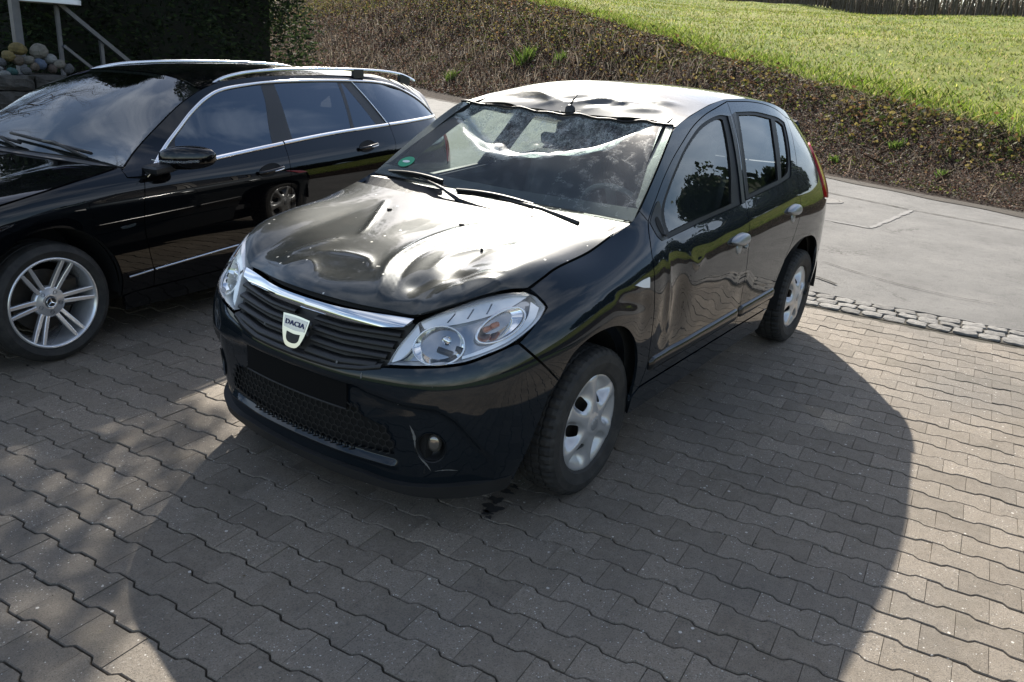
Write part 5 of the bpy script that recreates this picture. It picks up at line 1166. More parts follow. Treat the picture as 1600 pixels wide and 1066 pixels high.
    # scuffs and chips from the crash
    for pts, w_ in (([(.330,.592),(.332,.570)], .008), ([(.518,.432),(.535,.395),(.540,.345)], .010), ([(.552,.318),(.585,.285),(.600,.262)], .008), ([(.615,.262),(.66,.270),(.705,.268)], .005), ([(.47,.505),(.478,.500)], .012), ([(.60,.598),(.603,.590)], .007), ([(.215,.605),(.222,.598)], .009), ([(-.20,.640),(-.19,.636)], .010)):
        C = resample(spl(pts), .006); T_ = np.gradient(C, axis=0); T_ /= np.linalg.norm(T_, axis=1)[:, None]; Nn = np.stack([-T_[:, 1], T_[:, 0]], 1); tp = np.sin(np.linspace(.15, math.pi - .15, len(C)))[:, None] * w_ * .5 * rng.uniform(.5, 1.2, (len(C), 1))
        G = np.stack([(lambda q: DS.P(q[:, 0], q[:, 1], _bstep(np.abs(q[:, 0]), q[:, 1]) - .0012, False))(C + Nn * tp * a) for a in (-1, 1)], 0); m = MB(); m.grid(G); m.build("scuff_mark", SCUFF, bo)
    # chrome bar
    ch = full_front(loop([(1e-3,.7375),(.13,.737),(.25,.738),(.35,.741),(.448,.756)], [(.448,.756),(.478,.783)], [(.478,.783),(.40,.780),(.306,.777),(.136,.774),(1e-3,.774)], step=.012)[:-1])
    def chf(u, w):
        return DS.P(u, w, -.010 + .018 * ((w - .757) / .022) ** 2 * .35, False)
    panel("chrome_bar", chf, ch, CHROME, root, step=.009, thick=.014)
    # filler under the bonnet lip
    fl = full_front(loop([(1e-3,.770),(.30,.772),(.48,.782)], [(.48,.782),(.50,.80)], [(.50,.80),(.30,.80),(1e-3,.80)], step=.02)[:-1])
    panel("lip_filler", DS.fn(.03, False), fl, BLACK, root, step=.02, thick=0)
    # grille: backing, slats and badge
    gr = bpy.data.objects.new("grille", None); link(gr, root)
    gp = full_front(loop([(1e-3,.578),(.091,.578),(.216,.580),(.321,.594),(.415,.620)], [(.415,.620),(.440,.69),(.475,.76)], [(.475,.76),(.35,.748),(1e-3,.744)], step=.02)[:-1])
    panel("grille_backing", DS.fn(.030, False), gp, GRILLE_BACK, gr, step=.03, thick=0)
    def slat(z_of, h_of, u0, u1):
        us = np.linspace(u0, u1, 26); z = np.array([z_of(abs(q)) for q in us]); h = np.array([h_of(abs(q)) for q in us])
        G = np.stack([DS.P(us, z + h * a, t, False) for a, t in ((-.5, .045), (-.5, .016), (-.25, .003), (.15, .001), (.42, .012), (.5, .045))], 0)
        m = MB(); m.grid(G); o = m.build("grille_slat", BLACK_PL, gr, True); fix_normals(o)
    for sg in (1, -1):
        for k in range(4):
            zf = lambda q, k=k: .604 + k * .0355 + (.0 + .022 * max(0, (q - .22)) / .2 if k == 0 else .012 * max(0, (q - .2)) / .2)
            umax = (.375, .408, .425, .44)[k]
            slat(zf, lambda q, k=k: .021 if k else .026, sg * .055, sg * umax)
    us = np.linspace(-.40, .40, 50); G = np.stack([DS.P(us, np.interp(np.abs(us), [0,.091,.216,.321,.415], [.585,.585,.588,.603,.628]) + a, t, False) for a, t in ((-.010, .012), (-.008, -.003), (.004, -.003), (.010, .02))], 0)
    m = MB(); m.grid(G); o = m.build("grille_frame", BLACK_PL, gr, True); fix_normals(o)
    # badge: silver shield, narrower at the foot, with a dark opening
    def badge_pt(a, b): return np.stack([.757 - .30 * (b - .66) + 0 * a, a, b], -1)
    bsh = loop([(-.072,.712),(0,.715),(.068,.712)], [(.068,.712),(.058,.66),(.042,.622)], [(.042,.622),(.025,.607),(-.003,.603),(-.030,.607),(-.046,.622)], [(-.046,.622),(-.062,.66),(-.072,.712)], step=.006)
    bo2 = panel("badge", lambda u, w: badge_pt(u, w) + np.array([.014, 0, 0]), bsh, CHROME, gr, step=.01, thick=.02)
    op = loop([(-.036,.655),(0,.652),(.033,.655)], [(.033,.655),(.030,.633),(.018,.622),(-.002,.619),(-.022,.622),(-.033,.633),(-.036,.655)], step=.005)
    panel("badge_window", lambda u, w: badge_pt(u, w) + np.array([.0155, 0, 0]), op, BLACK_PL, bo2, step=.01, thick=.001)
    pl = loop([(-.064,.706),(0,.708),(.060,.706)], [(.060,.706),(.052,.668)], [(.052,.668),(0,.664),(-.056,.668)], [(-.056,.668),(-.064,.706)], step=.006)
    panel("badge_plate", lambda u, w: badge_pt(u, w) + np.array([.0152, 0, 0]), pl, SATIN2, bo2, step=.01, thick=.0008)
    tx = bpy.data.curves.new("badge_lettering", 'FONT'); tx.body = "DACIA"; tx.size = .031; tx.extrude = .0004; tx.align_x = 'CENTER'; tx.align_y = 'CENTER'; tx.space_character = 1.1; tx.offset = .0007
    to = bpy.data.objects.new("badge_lettering", tx); link(to, bo2); to.data.materials.append(BLUE)
    tn = Vector((1, 0, .30)).normalized(); up = Vector((-.30, 0, 1)).normalized(); rt = up.cross(tn)
    p = badge_pt(np.array([-.002]), np.array([.687]))[0] + np.array([.0170, 0, 0])
    to.matrix_local = Matrix(((rt.x, up.x, tn.x, p[0]), (rt.y, up.y, tn.y, p[1]), (rt.z, up.z, tn.z, p[2]), (0, 0, 0, 1))) @ Matrix.Diagonal((1.0, .78, 1, 1))
    bpy.context.view_layer.update(); lm = bpy.data.meshes.new_from_object(to.evaluated_get(bpy.context.evaluated_depsgraph_get())); mw = to.matrix_local.copy(); bpy.data.objects.remove(to); lo_ = bpy.data.objects.new("badge_lettering", lm); link(lo_, bo2); lo_.matrix_local = mw
    if not lm.materials: lm.materials.append(BLUE)
    # headlights
    for sd in (1, -1):
        h = bpy.data.objects.new("headlight", None); link(h, root)
        def mk(name, fn, outline, mat_, par, **kw):
            o = panel(name, fn, outline, mat_, par, **kw)
            if sd < 0:
                q = mirror_copy(o, par); bpy.data.objects.remove(o); o = q
            return o
        HLs = shrink(HL, .004)
        lens = mk("lens", DS.fn(-.002, False), HLs, LENS, h, step=.02, thick=.006)
        # housing: bright tray, with a brow along the top that carries three slashes
        mk("housing", DS.fn(.040, False), shrink(HL, .006), TRAY, h, step=.016, thick=0)
        rim_ = np.vstack([HLs, HLs[:1]]); G = np.stack([DS.P(rim_[:, 0], rim_[:, 1], t, False) for t in (.002, .042)], 0); G[..., 1] *= sd
        m = MB(); m.grid(G); o = m.build("housing_wall", BROW, h, True); fix_normals(o)
        top = [(.505,.774),(.573,.801),(.693,.832),(.823,.855),(.944,.866),(1.030,.865)]; low = [(1.030,.865),(.93,.836),(.82,.812),(.70,.790),(.60,.772),(.53,.757)]
        br = loop(top, low, [(.53,.757),(.505,.774)], step=.01)
        slashes = [loop([(a_, b_), (a_ + .035, b_ + .030)], [(a_ + .035, b_ + .030), (a_ + .043, b_ + .030)], [(a_ + .043, b_ + .030), (a_ + .008, b_)], [(a_ + .008, b_), (a_, b_)], step=.006) for a_, b_ in ((.625,.786),(.72,.803),(.81,.818))]
        mk("brow", DS.fn(.012, False), br, BROW, h, holes=slashes, step=.012, thick=.02)
        inn_ = loop([(.434,.640),(.47,.66),(.50,.70),(.515,.745)], [(.515,.745),(.497,.768)], [(.497,.768),(.452,.70),(.430,.642)], [(.430,.642),(.434,.640)], step=.01)
        mk("inner_bezel", DS.fn(.010, False), inn_, BROW, h, step=.012, thick=.02)
        fl_ = loop([(.70,.684),(.80,.710),(.90,.742),(1.0,.788),(1.045,.826)], [(1.045,.826),(1.02,.845)], [(1.02,.845),(.98,.80),(.93,.775),(.86,.742),(.78,.716),(.70,.692)], [(.70,.692),(.70,.684)], step=.01)
        mk("lower_bezel", DS.fn(.012, False), fl_, BROW, h, step=.012, thick=.02)
        # main reflector bowl and bulb shield
        def bowl(name, s0, z0, rs, rz, depth, mat_, tilt=0.0):
            u = np.linspace(0, 2 * np.pi, 41); rings = []
            for sc in np.linspace(1.0, .02, 12):
                du = rs * sc * np.cos(u); dz = rz * sc * np.sin(u); ss_ = s0 + du; zz = z0 + dz + tilt * du
                t = .016 + depth * (1 - sc ** 2) + (.0022 * np.sin(ss_ * 210) * (np.sin(u) > .15) * (sc > .3) if name == 'main_reflector' else 0)
                q = DS.P(ss_, zz, t, False); q[:, 1] *= sd; rings.append(q)
            m = MB(); m.grid(np.stack(rings, 0)); o = m.build(name, mat_, h, True); fix_normals(o); return o
        def ring(name, s0, z0, rs, rz, tilt, rad, mat_, t0=.012):
            u = np.linspace(0, 2 * np.pi, 48); q = DS.P(s0 + rs * np.cos(u), z0 + rz * np.sin(u) + tilt * rs * np.cos(u), t0, False); q[:, 1] *= sd
            m = MB(); m.tube([tuple(p) for p in q], rad, 6, cap=False); return m.build(name, mat_, h, True)
        bowl("main_reflector", .605, .716, .105, .058, .085, REFLECTOR, .10); ring("reflector_rim", .605, .716, .105, .058, .10, .0035, CHROME)
        q = DS.P(np.array([.64, .66]), np.array([.722, .732]), .060, False); q[:, 1] *= sd
        m = MB(); m.lathe([(.001, .0), (.014, .002), (.018, .012), (.018, .05), (.012, .055), (.001, .055)], 18, 'X', q[0] - np.array([.03, 0, 0])); o = m.build("bulb_shield", CHROME, h, True); fix_normals(o)
        for a, b in (((.60, .70), (.66, .69)), ((.685, .70), (.69, .715))):
            q = DS.P(np.array([a[0], b[0]]), np.array([a[1], b[1]]), .030, False); q[:, 1] *= sd; m = MB(); m.tube([q[0], q[1]], .011, 10); o = m.build("bulb_socket", BLACK_PL, h, True); fix_normals(o)
        bowl("indicator_reflector", .865, .785, .105, .036, .045, REFLECTOR, .30); ring("indicator_rim", .865, .785, .108, .038, .30, .0045, CHROME, .006)
        for s0, z0 in ((.805, .772), (.84, .783)):
            q = DS.P(np.array([s0]), np.array([z0]), .020, False)[0]; q[1] *= sd; m = MB()
            m.lathe([(.001, .014), (.008, .012), (.010, .004), (.010, -.02)], 14, 'X', q); o = m.build("indicator_bulb", AMBER, h, True); fix_normals(o)
    # ---- wheels
    dacia_wheel(0, .742, 1, root, 0.0, .55); dacia_wheel(0, -.742, -1, root, 0.0, .2)
    dacia_wheel(-2.588, .742, 1, root, 0, .15); dacia_wheel(-2.588, -.742, -1, root, 0, .9)
    # ---- underbody and cabin
    m = MB(); m.box((-1.25, 0, .25), (3.6, 1.28, .12), None, .03); m.box((.42, 0, .34), (.5, 1.1, .28), None, .05); m.build("underbody", BLACK, root)
    m = MB(); m.box((-1.5, 0, .33), (2.4, 1.5, .04)); m.build("cabin_floor", FABRIC, root)
    G = []
    for y in np.linspace(-.70, .70, 29):
        hump = .035 * math.exp(-((y - .36) / .17) ** 2)
        G.append([(-.33, y, .97), (-.52, y, 1.005 + .3 * hump), (-.66, y, .995 + hump), (-.76, y, .96 + hump), (-.80, y, .88 + hump * .5), (-.74, y, .72), (-.66, y, .55)])
    m = MB(); m.grid(np.array(G)); da = m.build("dashboard", DASH, root, True); fix_normals(da)
    st = bpy.data.objects.new("steering_wheel", None); link(st, root); st.location = (-.90, .36, .93); st.rotation_euler = (0, R(-62), 0)
    t = np.linspace(0, 2 * math.pi, 40); m = MB(); m.tube([(.185 * math.cos(a), .185 * math.sin(a), 0) for a in t], .016, 8, cap=False); m.build("wheel_ring", DASH, st, True)
    m = MB(); m.lathe([(.001, .02), (.07, .015), (.085, -.01), (.08, -.03)], 24, 'Z')
    for a in (0.0, math.pi, -math.pi / 2): m.box((.12 * math.cos(a + math.pi/2), .12 * math.sin(a + math.pi/2), -.005), (.05 if abs(math.cos(a)) > .5 else .14, .14 if abs(math.cos(a)) > .5 else .05, .02), None, .006)
    m.build("wheel_boss", DASH, st, True)
    def seat(y, x, wdt, nm):
        s = bpy.data.objects.new(nm, None); link(s, root)
        def cushion(name, prof, w_):
            G = []
            for v in np.linspace(-1, 1, 13):
                k = 1 - .16 * abs(v) ** 4; G.append([(x + px * k if name != "x" else 0, y + v * w_ / 2, pz) for px, pz in prof])
            m = MB(); m.grid(np.array(G)); m.f.append(tuple(range(len(prof)))); m.f.append(tuple(12 * len(prof) + i for i in range(len(prof))))
            o = m.build(name, FABRIC, s, True); fix_normals(o)
        cushion("seat_cushion", [(.28, .42), (.30, .52), (.22, .58), (0, .56), (-.22, .52), (-.22, .42), (.28, .42)], wdt)
        cushion("backrest", [(-.14, .50), (-.12, .62), (-.20, .85), (-.30, 1.08), (-.36, 1.12), (-.42, 1.08), (-.34, .80), (-.26, .50), (-.14, .50)], wdt * .94)
        n = 1 if wdt < .8 else 2
        for k in range(n):
            yy = y + (0 if n == 1 else (k - .5) * .7); m = MB(); m.box((x - .37, yy, 1.22), (.09, .26, .17), Matrix.Rotation(-.2, 3, 'Y'), .03); m.tube([(x - .36, yy - .05, 1.08), (x - .37, yy - .05, 1.17)], .006, 6); m.tube([(x - .36, yy + .05, 1.08), (x - .37, yy + .05, 1.17)], .006, 6)
            m.build("headrest", FABRIC, s)
    seat(.36, -1.32, .50, "front_seat"); seat(-.36, -1.32, .50, "front_seat"); seat(0, -2.15, 1.25, "rear_bench")
    m = MB(); m.box((-.985, -.03, 1.255), (.03, .24, .06), Matrix.Rotation(.2, 3, 'Y'), .01); m.tube([(-.97, -.03, 1.28), (-.93, -.03, 1.33)], .008, 6); m.build("rear_view_mirror", BLACK_PL, root)
    return root
CHROME2 = simple("fog_glass", (.30, .28, .25), .15, .8)
BROW = simple("lamp_bezel", (.82, .83, .84), .20, .45)
SATIN2 = simple("badge_plate_silver", (.62, .63, .66), .25, .8)
def crack_material():
    m = bpy.data.materials.new("cracked_glass"); m.use_nodes = True; nt = m.node_tree; nt.nodes.clear()
    o = nt.nodes.new("ShaderNodeOutputMaterial"); t = nt.nodes.new("ShaderNodeBsdfTransparent"); g = nt.nodes.new("ShaderNodeBsdfGlossy")
    t.inputs[0].default_value = (.83, .93, .90, 1); g.inputs['Roughness'].default_value = .01
    cl = nt.nodes.new("ShaderNodeMixShader"); L(nt, schlick(nt, .055), cl.inputs[0]); L(nt, t.outputs[0], cl.inputs[1]); L(nt, g.outputs[0], cl.inputs[2])
    # crushed glass: diffuse + translucent white-green
    df = nt.nodes.new("ShaderNodeBsdfDiffuse"); df.inputs[0].default_value = (.70, .78, .75, 1); tl = nt.nodes.new("ShaderNodeBsdfTranslucent"); tl.inputs[0].default_value = (.74, .84, .80, 1)
    gl = nt.nodes.new("ShaderNodeBsdfGlossy"); gl.inputs['Roughness'].default_value = .35
    a1 = nt.nodes.new("ShaderNodeMixShader"); a1.inputs[0].default_value = .55; L(nt, df.outputs[0], a1.inputs[1]); L(nt, tl.outputs[0], a1.inputs[2])
    a2 = nt.nodes.new("ShaderNodeMixShader"); a2.inputs[0].default_value = .25; L(nt, a1.outputs[0], a2.inputs[1]); L(nt, gl.outputs[0], a2.inputs[2])
    uv = nt.nodes.new("ShaderNodeUVMap"); uv.uv_map = "pane"; sep = nt.nodes.new("ShaderNodeSeparateXYZ"); L(nt, uv.outputs[0], sep.inputs[0])
    def M(op, a, b=None, c=None):
        n = nt.nodes.new("ShaderNodeMath"); n.operation = op
        for i, q in enumerate((a, b, c)):
            if q is None: continue
            if hasattr(q, 'links'): L(nt, q, n.inputs[i])
            else: n.inputs[i].default_value = q
        return n.outputs[0]
    A, Bv = sep.outputs[0], sep.outputs[1]
    ns = nt.nodes.new("ShaderNodeTexNoise"); ns.inputs['Scale'].default_value = 9; ns.inputs['Detail'].default_value = 8; L(nt, uv.outputs[0], ns.inputs['Vector'])
    nf = nt.nodes.new("ShaderNodeTexNoise"); nf.inputs['Scale'].default_value = 60; nf.inputs['Detail'].default_value = 6; nf.inputs['Roughness'].default_value = .75; L(nt, uv.outputs[0], nf.inputs['Vector'])
    # distance of a point to the fold arc
    q = M('DIVIDE', M('ADD', A, .12), .86); q = M('SUBTRACT', 1.0, M('MULTIPLY', q, q)); q = M('POWER', M('MAXIMUM', q, 0.0), .8)
    arc = M('SUBTRACT', .97, M('MULTIPLY', q, .60)); arc = M('ADD', arc, M('ADD', M('MULTIPLY', M('SINE', M('ADD', M('MULTIPLY', A, 9.0), 1.0)), .016), M('MULTIPLY', M('SINE', M('MULTIPLY', A, 23.0)), .009)))
    d = M('SUBTRACT', M('ADD', Bv, M('MULTIPLY', M('SUBTRACT', ns.outputs[0], .5), .10)), arc)
    band = M('SUBTRACT', 1.0, M('DIVIDE', M('ABSOLUTE', M('SUBTRACT', d, .085)), M('ADD', .05, M('MULTIPLY', q, .09)))); band = M('MAXIMUM', band, 0.0); band = M('MULTIPLY', M('MULTIPLY', band, 1.5), M('ADD', .12, M('MULTIPLY', M('GREATER_THAN', M('ADD', M('MULTIPLY', nf.outputs[0], .55), M('MULTIPLY', ns.outputs[0], .45)), .46), .88)))
    above = M('GREATER_THAN', d, .0)
    # webs of fine cracks
    vo = nt.nodes.new("ShaderNodeTexVoronoi"); vo.feature = 'DISTANCE_TO_EDGE'; vo.inputs['Scale'].default_value = 26; mp = nt.nodes.new("ShaderNodeMapping"); mp.inputs['Scale'].default_value = (1.5, .34, 1); mp.inputs['Rotation'].default_value = (0, 0, .5)
    dst = nt.nodes.new("ShaderNodeMix"); dst.data_type = 'RGBA'; dst.inputs[0].default_value = .10; L(nt, uv.outputs[0], dst.inputs[6]); L(nt, nf.outputs['Color'], dst.inputs[7]); L(nt, dst.outputs[2], mp.inputs[0]); L(nt, mp.outputs[0], vo.inputs['Vector'])
    web = M('LESS_THAN', vo.outputs['Distance'], .055)
    vo2 = nt.nodes.new("ShaderNodeTexVoronoi"); vo2.feature = 'DISTANCE_TO_EDGE'; vo2.inputs['Scale'].default_value = 8.5; L(nt, dst.outputs[2], vo2.inputs['Vector'])
    web2 = M('MULTIPLY', M('LESS_THAN', vo2.outputs['Distance'], .0065), M('GREATER_THAN', ns.outputs[0], .50))
    edge = M('MULTIPLY', M('GREATER_THAN', A, .45), M('MULTIPLY', M('GREATER_THAN', nf.outputs[0], .55), M('GREATER_THAN', ns.outputs[0], .52)))
    haze = M('MULTIPLY', above, M('MULTIPLY', M('MAXIMUM', M('SUBTRACT', M('ADD', M('MULTIPLY', nf.outputs[0], .5), M('MULTIPLY', ns.outputs[0], .5)), .47), 0.0), 2.2))
    tot = M('ADD', band, M('MULTIPLY', web, M('MULTIPLY', above, .30))); tot = M('ADD', tot, M('MULTIPLY', web2, M('ADD', .14, M('MULTIPLY', M('GREATER_THAN', A, .35), .30)))); tot = M('ADD', tot, haze); tot = M('ADD', tot, M('MULTIPLY', edge, .10))
    tot = M('ADD', tot, M('ADD', .045, M('MULTIPLY', M('MAXIMUM', M('SUBTRACT', ns.outputs[0], .45), 0.0), .22)))
    tot = M('MULTIPLY', tot, M('ADD', .55, M('MULTIPLY', nf.outputs[0], .9)))
    cl_ = nt.nodes.new("ShaderNodeClamp"); L(nt, tot, cl_.inputs[0])
    mx = nt.nodes.new("ShaderNodeMixShader"); L(nt, cl_.outputs[0], mx.inputs[0]); L(nt, cl.outputs[0], mx.inputs[1]); L(nt, a2.outputs[0], mx.inputs[2]); L(nt, mx.outputs[0], o.inputs[0])
    bp = nt.nodes.new("ShaderNodeBump"); bp.inputs['Strength'].default_value = .5; bp.inputs['Distance'].default_value = .01; L(nt, M('MULTIPLY', nf.outputs[0], M('ADD', above, .03)), bp.inputs['Height']); L(nt, bp.outputs[0], g.inputs['Normal'])
    return m
CRACKED = crack_material()
def _bstep(s, z):
    """recess of the lower bumper middle below the styling line"""
    zl = np.interp(s, [0, .30, .37, .483, .62, .684, .754, .81, .86, .95], [.545, .545, .530, .518, .517, .482, .405, .345, .29, .20])
    k = np.clip((zl - z) / .024, 0, 1); k = k * k * (3 - 2 * k)
    c = np.clip((z - .250) / .006, 0, 1) * np.clip((.274 - z) / .008, 0, 1) * np.clip((.475 - s) / .02, 0, 1)
    return .024 * k * np.clip((.86 - s) / .10, 0, 1) - .020 * c
build_dacia.bstep = _bstep
build_dacia.creases = [
 ('r', ([(-.10,.27),(-.043,.227),(.064,.168),(.207,.139),(.351,.139),(.456,.164),(.538,.209),(.615,.266)], .034, .017)),
 ('r', ([(.10,.30),(.223,.218),(.336,.205),(.463,.243),(.58,.308)], .030, -.011)),
 ('r', ([(.06,.47),(.124,.447),(.199,.354),(.298,.313),(.402,.326)], .040, .013)),
 ('r', ([(.47,.52),(.527,.479),(.473,.518),(.412,.580),(.403,.654)], .028, .010)), ('r', ([(.34,.60),(.42,.50),(.52,.42),(.60,.40)], .030, .010)),
 ('r', ([(-.069,-.368),(.103,-.257),(.241,-.175),(.287,-.157)], .018, .009)),
 ('b', ((.514,.351), .05, .045, -.020)), ('b', ((.414,.469), .05, .05, -.018)), ('b', ((.30,.42), .06, .08, -.008)),
 ('b', ((.575,.0), .060, .110, -.015)), ('r', ([(.50,-.16),(.47,-.05),(.47,.06),(.52,.14)], .026, .012)), ('r', ([(.552,-.277),(.465,-.229),(.382,-.192)], .030, .014)),
 ('r', ([(.62,-.22),(.57,-.14),(.62,-.05)], .022, .009)), ('b', ((.53,-.36), .06, .08, -.010)), ('b', ((.15,.02), .12, .10, -.007)), ('b', ((.25,-.30), .12, .14, -.006)),
 ('r', ([(.64,.30),(.60,.38),(.57,.46)], .020, .008)),
]
build_dacia.jets = [(.021,.147,.010),(.012,-.263,.010),(.189,.383,.005)]
build_dacia.roofr = [([(-1.03,-.46),(-1.075,-.25),(-1.045,-.05),(-1.095,.16),(-1.055,.42)], .026, .012), ([(-1.14,-.34),(-1.17,-.05),(-1.13,.28)], .030, -.009), ([(-1.01,.08),(-1.10,.26),(-1.20,.44)], .024, .011), ([(-1.22,.12),(-1.15,.34),(-1.08,.46)], .022, -.009), ([(-1.02,-.12),(-1.11,-.28),(-1.13,-.42)], .020, .008)]
build_dacia.roofd = [((-1.055,-.34),.030,.13,-.013,.12),((-1.10,-.20),.026,.10,.009,-.2),((-1.07,-.05),.028,.08,-.012,.3),((-1.12,.06),.026,.10,.010,-.15),((-1.06,.17),.026,.09,-.012,.2),((-1.13,.30),.034,.09,-.016,-.25),((-1.05,.36),.024,.07,.009,.1),((-1.19,.14),.036,.16,-.007,.1),((-1.22,-.18),.05,.20,.006,0),((-1.02,-.16),.018,.06,.007,.4),((-1.16,.42),.030,.06,.008,.5)]
dacia = build_dacia()
# ------------------------------------------------------------------ the black estate: body surfaces
M_PLAN = [(.86,0),(.85,.25),(.81,.45),(.73,.62),(.58,.765),(.33,.868),(0,.905),(-.5,.920),(-1.2,.925),(-2.2,.925),(-2.87,.925),(-3.3,.900),(-3.7,.84),(-3.92,.73),(-4.01,.5),(-4.03,.25),(-4.035,0)]
_ml = [(.15,.09),(.20,.06),(.28,.028),(.36,.012),(.45,.004),(.55,0)]
M_ST = [
 (0,_ml+[(.62,.01),(.72,.05),(.80,.11),(.86,.2),(.95,.36),(1.1,.6),(1.5,1.2)]),
 (2,_ml+[(.62,.008),(.72,.04),(.80,.10),(.86,.17),(.95,.3),(1.1,.5),(1.5,1.0)]),
 (3,_ml+[(.62,.006),(.70,.026),(.78,.075),(.84,.135),(.90,.21),(1.1,.42),(1.5,.8)]),
 (4,_ml+[(.62,.002),(.70,.012),(.76,.034),(.82,.085),(.87,.15),(.92,.23),(1.1,.4),(1.5,.7)]),
 (5,_ml+[(.64,0),(.72,.006),(.78,.022),(.83,.055),(.87,.10),(.91,.17),(.95,.25),(1.1,.4),(1.5,.65)]),
 (6,_ml+[(.66,0),(.74,.004),(.80,.014),(.85,.036),(.89,.070),(.92,.115),(.95,.17),(1.0,.27),(1.1,.38),(1.5,.55)]),
 (7,_ml+[(.66,0),(.74,.002),(.80,.009),(.86,.027),(.90,.052),(.94,.090),(.97,.13),(1.0,.17),(1.06,.225),(1.2,.31),(1.35,.38),(1.5,.47)]),
 (8,_ml+[(.66,0),(.74,.001),(.80,.006),(.86,.020),(.92,.052),(.96,.083),(1.0,.107),(1.06,.140),(1.15,.185),(1.25,.235),(1.35,.292),(1.40,.325),(1.5,.42)]),
 (9,_ml+[(.66,0),(.74,0),(.82,.005),(.90,.024),(.96,.056),(1.0,.083),(1.06,.118),(1.15,.165),(1.25,.220),(1.35,.282),(1.40,.318),(1.5,.42)]),
 (10,_ml+[(.66,0),(.74,0),(.84,.005),(.92,.024),(.98,.056),(1.02,.083),(1.08,.120),(1.15,.160),(1.25,.222),(1.35,.292),(1.40,.332),(1.5,.44)]),
 (11,_ml+[(.66,0),(.74,.001),(.84,.008),(.92,.027),(.98,.058),(1.02,.085),(1.08,.125),(1.15,.172),(1.25,.245),(1.35,.33),(1.40,.38),(1.5,.48)]),
 (12,_ml+[(.66,0),(.74,.004),(.84,.014),(.92,.034),(.98,.064),(1.05,.11),(1.15,.185),(1.25,.265),(1.35,.355),(1.5,.5)]),
 (13,_ml+[(.66,.004),(.74,.014),(.84,.03),(.92,.055),(1.0,.10),(1.1,.17),(1.2,.25),(1.3,.34),(1.5,.52)]),
 (14,_ml+[(.66,.008),(.74,.02),(.84,.036),(.92,.06),(1.0,.10),(1.1,.17),(1.2,.25),(1.3,.34),(1.5,.52)]),
 (16,_ml+[(.66,.008),(.74,.02),(.84,.036),(.92,.06),(1.0,.10),(1.1,.17),(1.2,.25),(1.3,.34),(1.5,.52)]),
]
MS = Sheet(M_PLAN, M_ST, .14, 1.5)
# ------------------------------------------------------------------ the black estate car
M_CHR = [(2.048,.889),(2.173,.956),(2.383,1.095),(2.546,1.206),(2.702,1.285),(2.855,1.328),(3.116,1.358),(3.304,1.370),(3.6,1.379),(3.913,1.382),(4.2,1.380),(4.456,1.372),(4.719,1.345),(4.938,1.285),(5.12,1.205),(5.235,1.12),(5.27,1.098)]
M_BELT = [(2.048,.889),(2.3,.918),(2.538,.943),(2.894,.974),(3.153,.997),(3.582,1.029),(4.0,1.052),(4.4,1.070),(4.9,1.087),(5.27,1.098)]
M_RAIL = [(1.93,.925),(2.02,.972),(2.12,1.027),(2.3,1.135),(2.45,1.225),(2.58,1.287),(2.70,1.330),(2.86,1.368),(3.12,1.394),(3.3,1.405),(3.9,1.416),(4.45,1.408),(4.75,1.378),(5.0,1.31),(5.2,1.22),(5.33,1.12)]
M_GF = [(2.02,.28),(2.016,.38),(1.99,.517),(1.98,.652),(2.0,.78),(2.03,.879)]
M_GB = [(3.157,.985),(3.128,.84),(3.112,.65),(3.105,.45),(3.105,.28)]
M_GR = [(4.345,1.055),(4.31,.92),(4.24,.80),(4.10,.685),(4.00,.56),(3.955,.42),(3.95,.28)]
def arc_pts(s0, z0, r, a0, a1, n=16): return [(s0 + r * math.cos(t), z0 + r * math.sin(t)) for t in np.linspace(a0, a1, n)]
M_AF = arc_pts(1.457, .325, .365, math.pi + .22, -.16)      # front edge to rear edge
M_AR = arc_pts(4.332, .325, .365, math.pi + .22, -.22)
